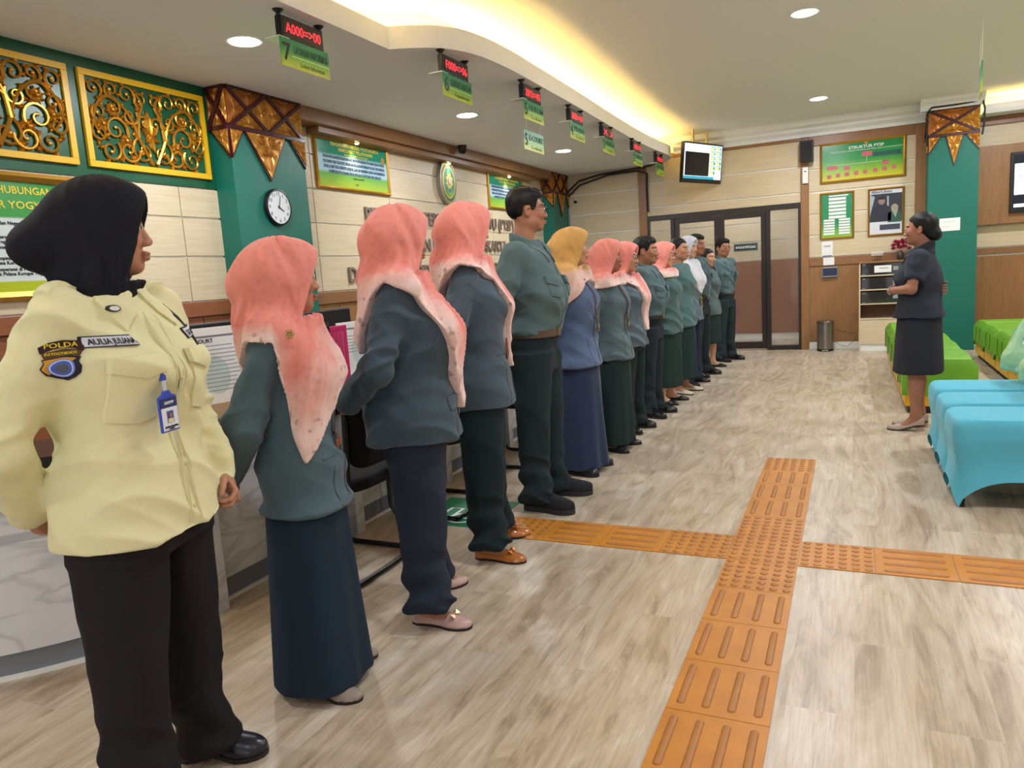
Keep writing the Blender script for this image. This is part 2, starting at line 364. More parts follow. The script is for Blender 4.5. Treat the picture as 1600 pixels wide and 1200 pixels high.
rp = struct(box('trim_20', (1.79, YB-.10, 1.545), (XR, YB+.005, 2.5), mt_brown, bevel=.004))
# crown mouldings
def crown(name, prof, x0, x1):
    b = MB(); b.prism([(x0, y, z) for y, z in prof], (x1-x0, 0, 0)); return struct(b.build(name, mt_ceil))
cprof = [(YB+.02, 2.89), (YB-.03, 2.89), (YB-.04, 2.93), (YB-.09, 2.97), (YB-.10, 3.0), (YB-.16, 3.03), (YB-.17, 3.1), (YB+.02, 3.1)]
crown('trim_21', cprof, -2.0, 1.22)
crown('trim_22', [(7.46, 2.97), (7.43, 2.97), (7.38, 3.03), (7.33, 3.06), (7.32, 3.1), (7.46, 3.1)], 1.12, 1.80)
crown('trim_23', [(YB+.02, 2.86), (YB-.32, 2.86), (YB-.34, 2.90), (YB-.34, 2.965), (YB-.31, 2.965), (YB-.30, 2.89), (YB+.02, 2.89)], 1.80, XR)
# ---- glazed partition with double door (dark frame) and the room beyond
xs = [-2.43, -2.41, -2.075, -2.03, -1.405, -1.365, -.755, -.705, -.285]
dm = mt_darkframe
st = struct(MB().box((-2.43, YB-.03, 1.965), (-.285, YB+.09, 2.035)).box((-2.43, YB-.03, 0), (-2.405, YB+.09, 1.965)).box((-2.085, YB-.03, 0), (-2.03, YB+.09, 1.965)).box((-.745, YB-.03, 0), (-.69, YB+.09, 1.965)).box((-.32, YB-.03, 0), (-.285, YB+.09, 1.965))
     .box((-2.405, YB-.03, 0), (-2.085, YB+.09, .06)).box((-.69, YB-.03, 0), (-.32, YB+.09, .06)).build('window_1', dm, bevel=.004))
for (a, b) in ((-2.405, -2.085), (-.69, -.32)): box('pane', (a, YB+.02, .06), (b, YB+.028, 1.965), mt_glass, st)
for i, (a, b) in enumerate(((-2.03, -1.39), (-1.385, -.745))):
    fr = .068
    d = struct(MB().box((a, YB-.01, .02), (a+fr, YB+.05, 1.96)).box((b-fr, YB-.01, .02), (b, YB+.05, 1.96)).box((a+fr, YB-.01, 1.96-fr), (b-fr, YB+.05, 1.96)).box((a+fr, YB-.01, .02), (b-fr, YB+.05, .02+.10)).build('door_%d' % (i+1), dm, bevel=.004))
    box('pane', (a+fr, YB+.015, .12), (b-fr, YB+.023, 1.96-fr), mt_glass, d)
    hx = b-fr/2 if i == 0 else a+fr/2
    MB().tube([(hx, YB-.02, .85), (hx, YB-.06, .87), (hx, YB-.06, 1.23), (hx, YB-.02, 1.25)], .011, 8).build('door_handle', mt_steel, d, smooth=True)
wf = struct(box('wall_far', (XL, YB+1.5, 0), (XR, YB+1.6, ZH), mt_groove))
for j, (z0, z1) in enumerate(((1.28, 1.57), (1.59, 1.86), (1.88, 2.15), (2.17, 2.44))): panel(wf, (-3.4, YB+1.485, z0), (.6, YB+1.502, z1), mt_maple)
panel(wf, (-3.4, YB+1.48, .1), (.6, YB+1.502, 1.27), mt_redbrown)
# ---- other walls (behind and beside the camera)
struct(box('wall_right', (XR, YR, 0), (XR+.1, YB+.1, ZH+.1), mt_maple))
wr = struct(MB().box((XL-.1, YR-.1, 2.7), (XR+.1, YR, ZH+.1)).box((XL-.1, YR-.1, 0), (-3.0, YR, 2.7)).box((3.0, YR-.1, 0), (XR+.1, YR, 2.7)).build('wall_rear', mt_maple))
for (a, b) in ((-3.0, -1.52), (-1.48, -.02), (.02, 1.48), (1.52, 3.0)): box('pane', (a, YR-.06, 0), (b, YR-.05, 2.7), mt_clear, wr)  # unseen rear glazing, opened wide to let world light in
lf = bpy.data.lights.new('far_room_fill', 'AREA'); lf.size = .6; lf.energy = 14; lfo = bpy.data.objects.new('far_room_fill', lf); COL.objects.link(lfo); lfo.location = (-1.4, YB+.8, 2.6)  # added fill light, unseen, to brighten the wall behind the glass doors
# ---- ceilings
struct(box('ceiling', (XL-.1, YR, ZH), (XR+.1, YB+.1, ZH+.1), mt_ceil))
def catmull(P, n=8):
    out = []; P = [Vector((*q, 0)) for q in P]
    for i in range(len(P)-1):
        p0, p1, p2, p3 = P[max(i-1, 0)], P[i], P[i+1], P[min(i+2, len(P)-1)]
        for k in range(n):
            t = k/n; out.append(.5*((2*p1)+(-p0+p2)*t+(2*p0-5*p1+4*p2-p3)*t*t+(-p0+3*p1-3*p2+p3)*t**3))
    out.append(P[-1]); return [(q.x, q.y) for q in out]
edge = [(-2.31, YR+k*(.80-YR)/20) for k in range(21)]+[(-2.31, .835)]+catmull([(-2.31, .835), (-2.17, .905), (-2.02, 1.03), (-1.92, 1.27), (-1.88, 1.7), (-1.885, 2.4), (-1.90, 3.3), (-1.935, 4.6), (-1.945, 5.7), (-1.92, 6.5), (-1.90, 6.95), (-1.93, 7.22), (-2.03, 7.48), (-2.2, YB)])[1:]
def offset_edge(d):
    out = []
    for i, q in enumerate(edge):
        a, b = Vector(edge[max(i-1, 0)]), Vector(edge[min(i+1, len(edge)-1)]); t = (b-a).normalized(); n_ = Vector((-t.y, t.x)); c = Vector(q)+n_*d; out.append((c.x, c.y))
    return out
def ribbon(prof, name, mat):   # prof: list of (offset inward, z)
    lines = [[(x, y, z) for x, y in offset_edge(d)] for d, z in prof]; n = len(edge); b = MB(); m = len(prof)
    b.add(sum(lines, []), [(i*n+k, i*n+k+1, ((i+1) % m)*n+k+1, ((i+1) % m)*n+k) for i in range(m) for k in range(n-1)]); return struct(b.build(name, mat))
low = MB(); low.prism([(XL-.1, YR, ZL), *[(x, y, ZL) for x, y in edge], (XL-.1, YB, ZL)], (0, 0, .03)); struct(low.build('ceiling_soffit', mt_ceil))
ribbon([(-.0005, ZL+.0005), (-.0005, 2.905), (.03, 2.92), (.05, 2.90), (.05, ZL+.02)], 'trim_24', mt_ceil)
ribbon([(.36, ZL+.02), (.36, ZH), (.40, ZH), (.40, ZL+.02)], 'trim_25', mt_ceil)
led = ribbon([(.20, 2.825), (.20, 2.84), (.23, 2.84), (.23, 2.825)], 'led_strip', mt_led); del led['kind']
tag(led, 'glowing warm LED strip in the curved ceiling cove', 'light strip')
led2 = tag(box('led_strip', (1.82, YB-.12, 2.895), (XR-.02, YB-.09, 2.91), mt_led), 'glowing warm LED strip in the cove above the right wall panel', 'light strip')
# ---- downlights
me_ring = MB().lathe([(.088, -.002), (.105, -.004), (.108, 0.0)], n=28).mesh('ring', mt_white, smooth=True)
me_disc = MB().lathe([(.088, -.0035), (.086, -.005)], n=28).mesh('diffuser', mt_lampdisc)
def downlight(x, y, z, label, grp, e=1.0):
    o = empty('downlight', (x, y, z), 0, label, 'ceiling light', grp)
    link('trim_ring', me_ring, o); link('diffuser', me_disc, o)
    l = bpy.data.lights.new('downlight_lamp', 'AREA'); l.shape = 'DISK'; l.size = .17; l.energy = LAMP_W*e; l.color = (.90, .945, 1)
    lo = bpy.data.objects.new('downlight_lamp', l); COL.objects.link(lo); lo.parent = o; lo.location = (0, 0, -.008)
for (x, y) in ((-2.83, 2.875), (-2.87, 5.485), (-2.9, .2), (-2.95, -2.3), (-2.95, -5)): downlight(x, y, ZL, 'round white downlight in the low soffit ' + {2.875: 'in front of the nearer service notice', 5.485: 'in front of the far service notice', .2: 'in front of the clock pillar', -2.3: 'above the curved reception desk', -5: 'behind the guard'}[y], 'soffit downlights', 1.15 if y > 0 else .8)
for (x, y) in ((.03, 2.91), (0, 6.31), (.05, -.5), (.05, -3.9), (2.2, 2.9), (2.2, 6.2), (2.2, -.5), (2.2, -3.9)): downlight(x, y, ZH, 'round white downlight in the high ceiling ' + {(.03, 2.91): 'over the speaker of the row', (0, 6.31): 'before the glass doors', (.05, -.5): 'over the tactile crossing', (.05, -3.9): 'at the entrance', (2.2, 2.9): 'over the turquoise stools', (2.2, 6.2): 'before the wall monitor', (2.2, -.5): 'right of the tactile crossing', (2.2, -3.9): 'by the entrance corner'}[(x, y)], 'high ceiling downlights', 1.5 if y > 2 else (1.1 if y > -1 else .45))
# ================================================================== people: signed-distance modelling, meshed with surface nets
f32 = np.float32
_lat = rng.rand(32, 32, 32).astype(f32)
def vnoise(P, seed=0):
    P = np.asarray(P, f32)+seed*7.31; i = np.floor(P).astype(int); f = P-i; f = f*f*(3-2*f); i &= 31; j = (i+1) & 31
    x0, y0, z0 = i.T; x1, y1, z1 = j.T; fx, fy, fz = f.T; L = _lat
    a = L[x0, y0, z0]*(1-fx)+L[x1, y0, z0]*fx; b = L[x0, y1, z0]*(1-fx)+L[x1, y1, z0]*fx
    c = L[x0, y0, z1]*(1-fx)+L[x1, y0, z1]*fx; d = L[x0, y1, z1]*(1-fx)+L[x1, y1, z1]*fx
    return (a*(1-fy)+b*fy)*(1-fz)+(c*(1-fy)+d*fy)*fz
def ridged(P, seed=0):
    n = vnoise(P, seed); return 1-np.abs(2*n-1)*1.6
def Rz(a):
    c, s = math.cos(a), math.sin(a); return np.array([[c, -s, 0], [s, c, 0], [0, 0, 1]])
def Rx(a):
    c, s = math.cos(a), math.sin(a); return np.array([[1, 0, 0], [0, c, -s], [0, s, c]])
def Ry(a):
    c, s = math.cos(a), math.sin(a); return np.array([[c, 0, s], [0, 1, 0], [-s, 0, c]])
class Grid:
    def __init__(s, lo, hi, h, zseg=None):
        s.x = np.arange(lo[0], hi[0]+h, h, dtype=f32); s.y = np.arange(lo[1], hi[1]+h, h, dtype=f32)
        if zseg:
            zz = []
            for a, b, hz in zseg: zz.append(np.arange(a, b-hz*.3, hz))
            s.z = np.concatenate(zz+[[zseg[-1][1]]]).astype(f32)
        else: s.z = np.arange(lo[2], hi[2]+h, h, dtype=f32)
        s.F = np.full((len(s.x), len(s.y), len(s.z)), .5, f32)
    def sub(s, lo, hi):
        sl = tuple(slice(max(0, np.searchsorted(ax, l)-1), np.searchsorted(ax, h)+1) for ax, l, h in zip((s.x, s.y, s.z), lo, hi))
        return sl, s.x[sl[0]][:, None, None], s.y[sl[1]][None, :, None], s.z[sl[2]][None, None, :]
    def put(s, fn, lo, hi, k=.01, op='u', pad=.07):
        lo = np.asarray(lo)-pad; hi = np.asarray(hi)+pad; sl, X, Y, Z = s.sub(lo, hi)
        if min(s.F[sl].shape) == 0: return
        d = fn(X, Y, Z).astype(f32); A = s.F[sl]
        if op == 'u':
            if k <= 0: s.F[sl] = np.minimum(A, d)
            else:
                h = np.clip(.5+.5*(A-d)/k, 0, 1); s.F[sl] = A*(1-h)+d*h-k*h*(1-h)
        elif op == 's':
            d = -d
            if k <= 0: s.F[sl] = np.maximum(A, d)
            else:
                h = np.clip(.5-.5*(A-d)/k, 0, 1); s.F[sl] = A*(1-h)+d*h+k*h*(1-h)
    def cone(s, a, b, ra, rb=None, k=.01, sc=(1, 1, 1), op='u', pad=.07):
        rb = ra if rb is None else rb; a = np.asarray(a, float); b = np.asarray(b, float); sc = np.asarray(sc, float); ms = sc.min()
        A = a/sc; D = b/sc-A; DD = max(D @ D, 1e-9); R = max(ra, rb)*sc
        def fn(X, Y, Z):
            px, py, pz = X/sc[0]-A[0], Y/sc[1]-A[1], Z/sc[2]-A[2]
            t = np.clip((px*D[0]+py*D[1]+pz*D[2])/DD, 0, 1)
            return (np.sqrt((px-t*D[0])**2+(py-t*D[1])**2+(pz-t*D[2])**2)-(ra+(rb-ra)*t))*ms
        s.put(fn, np.minimum(a, b)-R, np.maximum(a, b)+R, k, op, pad)
    def chain(s, P, R, k=.012, sc=(1, 1, 1), pad=.07):
        for i in range(len(P)-1): s.cone(P[i], P[i+1], R[i], R[i+1], k, sc, pad=pad)
    def ell(s, c, r, k=.01, rot=None, op='u', pad=.07):
        c = np.asarray(c, float); r = np.asarray(r, float); Q = np.eye(3) if rot is None else rot.T; ext = np.sqrt(((Q.T*r)**2).sum(1))
        def fn(X, Y, Z):
            x, y, z = X-c[0], Y-c[1], Z-c[2]
            u, v, w_ = Q[0, 0]*x+Q[0, 1]*y+Q[0, 2]*z, Q[1, 0]*x+Q[1, 1]*y+Q[1, 2]*z, Q[2, 0]*x+Q[2, 1]*y+Q[2, 2]*z
            k0 = np.sqrt((u/r[0])**2+(v/r[1])**2+(w_/r[2])**2); k1 = np.sqrt((u/r[0]**2)**2+(v/r[1]**2)**2+(w_/r[2]**2)**2)
            return k0*(k0-1)/np.maximum(k1, 1e-6)
        s.put(fn, c-ext, c+ext, k, op, pad)
    def loft(s, secs, k=.015, n=2.3, pad=.07, open_=False):
        """secs rows: z, cx, cy, rx, ry"""
        S = np.array(secs, float); S = S[np.argsort(S[:, 0])]; z = S[:, 0]
        lo = (np.min(S[:, 1]-S[:, 3]), np.min(S[:, 2]-S[:, 4]), z[0]); hi = (np.max(S[:, 1]+S[:, 3]), np.max(S[:, 2]+S[:, 4]), z[-1])
        def smooth(Zq, col):
            # monotone-ish smooth interpolation
            i = np.clip(np.searchsorted(z, Zq, side='right')-1, 0, len(z)-2); t = np.clip((Zq-z[i])/(z[i+1]-z[i]), 0, 1)
            m = np.gradient(S[:, col], z); hgt = z[i+1]-z[i]; t2, t3 = t*t, t**3
            return (2*t3-3*t2+1)*S[i, col]+(t3-2*t2+t)*hgt*m[i]+(-2*t3+3*t2)*S[i+1, col]+(t3-t2)*hgt*m[i+1]
        def fn(X, Y, Z):
            Zq = np.clip(Z, z[0], z[-1]); cx, cy, rx, ry = [smooth(Zq, c) for c in (1, 2, 3, 4)]
            d = (((np.abs((X-cx)/rx))**n+(np.abs((Y-cy)/ry))**n)**(1/n)-1)*np.minimum(rx, ry)
            if open_: return d
            return np.maximum(d, np.maximum(Z-z[-1], z[0]-Z))
        s.put(fn, lo, hi, k, 'u', pad)
    def mesh(s, smooth_it=1):
        F = s.F; ins = F < 0; nx, ny, nz = F.shape
        cell = np.zeros((nx-1, ny-1, nz-1), np.uint8)
        for dx in (0, 1):
            for dy in (0, 1):
                for dz in (0, 1): cell += ins[dx:nx-1+dx, dy:ny-1+dy, dz:nz-1+dz]
        act = (cell > 0) & (cell < 8); idx = np.argwhere(act)
        if len(idx) == 0: return np.zeros((0, 3)), np.zeros((0, 4), int)
        num = np.full(act.shape, -1, np.int32); num[act] = np.arange(len(idx))
        acc = np.zeros((len(idx), 3)); cnt = np.zeros(len(idx)); ax = (s.x, s.y, s.z)
        for a in range(3):
            o1, o2 = [(1, 2), (0, 2), (0, 1)][a]
            for d1 in (0, 1):
                for d2 in (0, 1):
                    b = idx.copy(); b[:, o1] += d1; b[:, o2] += d2; e = b.copy(); e[:, a] += 1
                    f0 = F[tuple(b.T)]; f1 = F[tuple(e.T)]; m = (f0 < 0) != (f1 < 0)
                    t = np.where(m, f0/np.where(m, f0-f1, 1), 0)
                    for q in range(3):
                        g0 = ax[q][b[:, q]]; val = g0+t*(ax[q][e[:, q]]-g0) if q == a else g0
                        acc[:, q] += np.where(m, val, 0)
                    cnt += m
        V = acc/cnt[:, None]; faces = []
        for a in range(3):
            o1, o2 = [(1, 2), (2, 0), (0, 1)][a]
            sl0 = [slice(None)]*3; sl1 = [slice(None)]*3; sl0[a] = slice(0, -1); sl1[a] = slice(1, None)
            ch = ins[tuple(sl0)] != ins[tuple(sl1)]; E = np.argwhere(ch)
            E = E[(E[:, o1] > 0) & (E[:, o2] > 0) & (E[:, o1] < F.shape[o1]-1) & (E[:, o2] < F.shape[o2]-1)]
            flip = ins[tuple(E.T)]
            q = []
            for (a1, a2) in ((-1, -1), (0, -1), (0, 0), (-1, 0)):
                c = E.copy(); c[:, o1] += a1; c[:, o2] += a2; q.append(num[tuple(c.T)])
            q = np.stack(q, 1); q[~flip] = q[~flip][:, ::-1]; faces.append(q)
        Q = np.concatenate(faces); Q = Q[(Q >= 0).all(1)]
        for _ in range(smooth_it): V = relax(V, Q, .5)
        return V, Q
def relax(V, Q, w_=.5):
    acc = np.zeros_like(V); cnt = np.zeros(len(V))
    for i in range(4):
        np.add.at(acc, Q[:, i], V[Q[:, (i+1) % 4]]); np.add.at(acc, Q[:, i], V[Q[:, i-1]]); np.add.at(cnt, Q[:, i], 2)
    return V*(1-w_)+w_*acc/np.maximum(cnt, 1)[:, None]
def vnormals(V, Q):
    n = np.cross(V[Q[:, 2]]-V[Q[:, 0]], V[Q[:, 3]]-V[Q[:, 1]]); N = np.zeros_like(V)
    for i in range(4): np.add.at(N, Q[:, i], n)
    return N/np.maximum(np.linalg.norm(N, axis=1), 1e-9)[:, None]
def sdf_obj(name, V, Q, mat, parent, attrs=None):
    me = bpy.data.meshes.new(name); nf = len(Q)
    me.vertices.add(len(V)); me.vertices.foreach_set('co', np.asarray(V, f32).ravel()); me.loops.add(nf*4); me.loops.foreach_set('vertex_index', Q.astype(np.int32).ravel())
    me.polygons.add(nf); me.polygons.foreach_set('loop_start', np.arange(0, nf*4, 4, dtype=np.int32))
    me.polygons.foreach_set('use_smooth', np.ones(nf, bool)); me.update(calc_edges=True); me.validate()
    for k, v in (attrs or {}).items():
        v = np.asarray(v, f32)
        if v.ndim == 1: a = me.attributes.new(k, 'FLOAT', 'POINT'); a.data.foreach_set('value', v)
        else:
            a = me.attributes.new(k, 'FLOAT_COLOR', 'POINT'); c = np.ones((len(V), 4), f32); c[:, :3] = v; a.data.foreach_set('color', c.ravel())
    return link(name, me, parent, mat)
# ---- skin material reads the body's own colouring (lips, brows) from a colour attribute
def attr_mat(name, rough=.55, sss=.0, bump=None, spec=.35):
    if name in MATS: return MATS[name]
    m = bpy.data.materials.new(name); m.use_nodes = True; N = m.node_tree.nodes; L = m.node_tree.links; b = N['Principled BSDF']
    a = N.new('ShaderNodeAttribute'); a.attribute_name = 'tint'; L.new(a.outputs['Color'], b.inputs['Base Color']); b.inputs['Roughness'].default_value = rough; b.inputs['Specular IOR Level'].default_value = spec
    if sss: b.inputs['Subsurface Weight'].default_value = sss; b.inputs['Subsurface Radius'].default_value = (.01, .004, .002); b.inputs['Subsurface Scale'].default_value = .5
    MATS[name] = m; return m
def hijab_mat(name, main, edge_col, spots=True, accent=(120, 96, 110), edge_w=(.05, .32)):
    """woven scarf: plain field, paler printed border near its own hem"""
    if name in MATS: return MATS[name]
    m = bpy.data.materials.new(name); m.use_nodes = True; N = m.node_tree.nodes; L = m.node_tree.links; b = N['Principled BSDF']
    tc = N.new('ShaderNodeTexCoord'); at = N.new('ShaderNodeAttribute'); at.attribute_name = 'hem'
    n1 = N.new('ShaderNodeTexNoise'); n1.inputs['Scale'].default_value = 14; n1.inputs['Detail'].default_value = 4; L.new(tc.outputs['Object'], n1.inputs['Vector'])
    ad = N.new('ShaderNodeMath'); ad.operation = 'MULTIPLY_ADD'; ad.inputs[1].default_value = .28; L.new(n1.outputs['Fac'], ad.inputs[0]); L.new(at.outputs['Fac'], ad.inputs[2])
    rp = N.new('ShaderNodeValToRGB'); cr = rp.color_ramp; cr.elements[0].position = edge_w[0]+.12; cr.elements[0].color = srgb(edge_col); cr.elements[1].position = edge_w[1]+.12; cr.elements[1].color = srgb(main)
    L.new(ad.outputs[0], rp.inputs[0]); last = rp.outputs[0]
    vo = N.new('ShaderNodeTexVoronoi'); vo.inputs['Scale'].default_value = 42; L.new(tc.outputs['Object'], vo.inputs['Vector'])
    vr = N.new('ShaderNodeValToRGB'); vr.color_ramp.elements[0].position = .02; vr.color_ramp.elements[0].color = (.86, .80, .80, 1); vr.color_ramp.elements[1].position = .5; vr.color_ramp.elements[1].color = (1.06, 1.06, 1.06, 1); L.new(vo.outputs['Distance'], vr.inputs[0])
    mx = N.new('ShaderNodeMix'); mx.data_type = 'RGBA'; mx.blend_type = 'MULTIPLY'; mx.inputs[0].default_value = .55; L.new(last, mx.inputs[6]); L.new(vr.outputs[0], mx.inputs[7]); last = mx.outputs[2]
    if spots:
        n2 = N.new('ShaderNodeTexNoise'); n2.inputs['Scale'].default_value = 30; n2.inputs['Detail'].default_value = 2; L.new(tc.outputs['Object'], n2.inputs['Vector'])
        r2 = N.new('ShaderNodeValToRGB'); r2.color_ramp.elements[0].position = .62; r2.color_ramp.elements[0].color = (0, 0, 0, 1); r2.color_ramp.elements[1].position = .70; r2.color_ramp.elements[1].color = (1, 1, 1, 1); L.new(n2.outputs['Fac'], r2.inputs[0])
        r4 = N.new('ShaderNodeMapRange'); r4.inputs[1].default_value = .05; r4.inputs[2].default_value = .26; r4.inputs[3].default_value = .6; r4.inputs[4].default_value = 0; L.new(at.outputs['Fac'], r4.inputs[0])
        mu = N.new('ShaderNodeMath'); mu.operation = 'MULTIPLY'; L.new(r2.outputs[0], mu.inputs[0]); L.new(r4.outputs[0], mu.inputs[1])
        m2 = N.new('ShaderNodeMix'); m2.data_type = 'RGBA'; m2.inputs[7].default_value = srgb(accent); L.new(mu.outputs[0], m2.inputs[0]); L.new(last, m2.inputs[6]); last = m2.outputs[2]
    L.new(last, b.inputs['Base Color']); b.inputs['Roughness'].default_value = .8; b.inputs['Sheen Weight'].default_value = .15 if sum(main) > 200 else .0; b.inputs['Specular IOR Level'].default_value = .2
    MATS[name] = m; return m
mt_skin = attr_mat('skin', .5, .08); mt_sclera = M('eye_white', (214, 206, 198), .2); mt_iris = M('eye_iris', (34, 20, 14), .1)
mt_hair = M('black_hair', (7, 6, 7), .5, noise=((18, 16, 17), 40, (6, 6, 1), .35, .7), bump=(60, .3, (8, 8, 1)), spec=.3)
ME_EYE = None
def eye_mesh():
    global ME_EYE
    if ME_EYE: return ME_EYE
    b = MB(); n = 16; r = .0122
    prof = [(r*math.sin(t), -r*math.cos(t)) for t in [PI*i/14 for i in range(1, 14)]]
    vs = []; fs = []
    for (q, h) in prof:
        for k in range(n): a = 2*PI*k/n; vs.append((q*math.cos(a), h, q*math.sin(a)))
    b.add(vs, []); 
    for i in range(len(prof)-1):
        b.mi = 1 if i < 2 else 0
        b.add([], [])
        for k in range(n): b.f.append((i*n+k, i*n+(k+1) % n, (i+1)*n+(k+1) % n, (i+1)*n+k)); b.m.append(b.mi)
    b.f.append(tuple(range(n))); b.m.append(1); b.f.append(tuple(range((len(prof)-1)*n, len(prof)*n))); b.m.append(0)
    ME_EYE = b.mesh('eye', [mt_sclera, mt_iris], smooth=True); return ME_EYE
# ---- projecting flat trimmings (pockets, badges, lettering) onto a garment
class Skin:
    def __init__(s, V, Q): s.b = BVHTree.FromPolygons([tuple(v) for v in V], [tuple(q) for q in Q])
    def hit(s, o, d, off=0.):
        h, n, _, _ = s.b.ray_cast(Vector(o), Vector(d))
        if h is None: return None
        return h-Vector(d).normalized()*off
def on_garment(me, fr, sk, off, back=.3):
    """move a flat mesh (u,v,h in local xyz) on to the garment under frame fr (z axis points out of the cloth)"""
    n = (fr.to_3x3() @ Vector((0, 0, 1))).normalized(); last = None
    for v in me.vertices:
        p = fr @ Vector((v.co.x, v.co.y, 0)); h = sk.hit(p+n*back, -n)
        if h is None: h = p if last is None else p-n*((p-last).dot(n))
        last = h; v.co = h+n*(off+v.co.z)
    return me
def patch(name, outline, fr, sk, off, th, mat, parent, rings=4, c=None, attr_sub=6, puff=0.):
    P = []; m = len(outline)
    for i in range(m):
        a, b = Vector(outline[i]), Vector(outline[(i+1) % m]); k = max(1, min(attr_sub, int((b-a).length/.012)+1))
        for t in range(k): P.append(a.lerp(b, t/k))
    c = Vector(c) if c else sum(P, Vector((0, 0)))/len(P); K = len(P); b = MB()
    vs = [(q.x, q.y, -.006) for q in P]
    for r in range(rings):
        f = 1-r/rings; vs += [(c.x+(q.x-c.x)*f, c.y+(q.y-c.y)*f, th+puff*(1-f*f)) for q in P]
    vs.append((c.x, c.y, th+puff)); fs = []
    for r in range(rings): fs += [(r*K+i, r*K+(i+1) % K, (r+1)*K+(i+1) % K, (r+1)*K+i) for i in range(K)]
    fs += [(rings*K+i, rings*K+(i+1) % K, (rings+1)*K) for i in range(K)]
    b.add(vs, fs); me = b.mesh(name, mat, smooth=True); on_garment(me, fr, sk, off); return link(name, me, parent)
def seam(name, pts, fr, sk, r, mat, parent, off=0.):
    n = (fr.to_3x3() @ Vector((0, 0, 1))).normalized(); out = []
    for i in range(len(pts)-1):
        a, b = Vector(pts[i]), Vector(pts[i+1]); k = max(2, int((b-a).length/.02))
        for t in range(k if i < len(pts)-2 else k+1):
            q = a.lerp(b, t/k); h = sk.hit(fr @ Vector((q.x, q.y, 0))+n*.3, -n, off)
            if h is not None: out.append(h+n*off)
    if len(out) > 1: return MB().tube(out, r, 5).build(name, mat, parent, smooth=True)
def text_on(s, h, fr, sk, off, mat, parent, w=None, bold=0.02, name='lettering'):
    me = text_mesh(s, h, w, extr=.0004, bold=bold); on_garment(me, fr, sk, off); me.materials.clear(); me.materials.append(mat); return link(name, me, parent)
def interp(x, xp, fp): return np.interp(x, xp, fp)
FOOT_L = [0, .03, .12, .3, .5, .68, .82, .92, .98, 1.0]
FOOT_W = [.004, .020, .031, .029, .034, .044, .041, .030, .017, .003]
def foot_fn(heel, ang, L, wk, HT, zb, z_off=0., hmul=1., rim=None, narrow=1.):
    """solid shaped like a foot or shoe. heel: (x,y) of heel back; ang: toe direction; HT: list of heights along the length"""
    dx, dy = math.cos(ang), math.sin(ang)
    def fn(X, Y, Z):
        x, y = X-heel[0], Y-heel[1]; l = (x*dx+y*dy)/L; w_ = -x*dy+y*dx; lc = np.clip(l, 0.0, 1.0)
        bend = .006*np.sin(lc*PI); hw = interp(lc, FOOT_L, FOOT_W)*wk; ht = interp(lc, np.linspace(0, 1, len(HT)), HT)*hmul
        zz = Z-interp(lc, [0, .2, .62, 1], [zb, zb, 0, 0])-z_off
        d = np.sqrt(((w_-bend)/hw)**2+(np.maximum(zz, 0)/ht)**2)-1; d = d*np.minimum(hw, ht)*.9
        d = np.maximum(d, -zz); d = np.maximum(d, np.maximum(-l, l-1)*L)
        if rim is not None: d = np.maximum(d, zz-interp(lc, np.linspace(0, 1, len(rim)), rim))
        return np.broadcast_to(d, np.broadcast(X, Y, Z).shape)
    P = [np.array([heel[0]+dx*t*L, heel[1]+dy*t*L]) for t in (0, 1)]
    lo = np.minimum(*P)-.06; hi = np.maximum(*P)+.06
    return fn, (lo[0], lo[1], -.01), (hi[0], hi[1], .16)
SKIN_HT = [.075, .11, .115, .10, .08, .062, .048, .036, .028, .022, .016]
def add_hand(G, wrist, d, n, side, curl=(.35, .5, .5), s=1., thumb=.6, spread=.0):
    """palm, four fingers of unequal length, thumb from the side of the palm. d fingers, n palm normal, side = thumb side"""
    w_ = np.array(wrist, float); d = np.array(d, float); d /= np.linalg.norm(d); n = np.array(n, float); n -= d*(n @ d); n /= np.linalg.norm(n)
    t = np.cross(d, n)*side; R = np.stack([d, t, n], 1)
    G.ell(w_+d*.050*s, np.array([.052, .039, .0155])*s, .008, R); G.cone(w_-d*.01, w_+d*.03*s, .024*s, .022*s, .012)
    for i, L in enumerate((.070, .079, .073, .057)):
        base = w_+d*(.086-.006*abs(i-1.2))*s+t*(.0275-.0183*i)*s; fd = d+t*(.10-.06*i)*(1+spread); fd /= np.linalg.norm(fd); a = 0; P = [base-fd*.02*s]; r = [.0092*s]
        cc = [c*(1+.10*i) for c in curl]
        q = base; P.append(q); r.append(.0090*s)
        for k, f in enumerate((.45, .31, .24)):
            a += cc[k]; q = q+(fd*math.cos(a)+n*math.sin(a))*L*f*s; P.append(q); r.append((.0084-.0006*k)*s)
        G.chain(P, r, .003, pad=.02)
    b0 = w_+d*.022*s+t*.026*s+n*.006*s; b1 = b0+(d*.55+t*.75+n*thumb*.5)*.034*s; b2 = b1+(d*.85+t*.25+n*thumb)*.026*s; b3 = b2+(d*.9-t*.05+n*thumb)*.022*s
    G.chain([b0, b1, b2, b3], [.0135*s, .0112*s, .0095*s, .0078*s], .006, pad=.02)
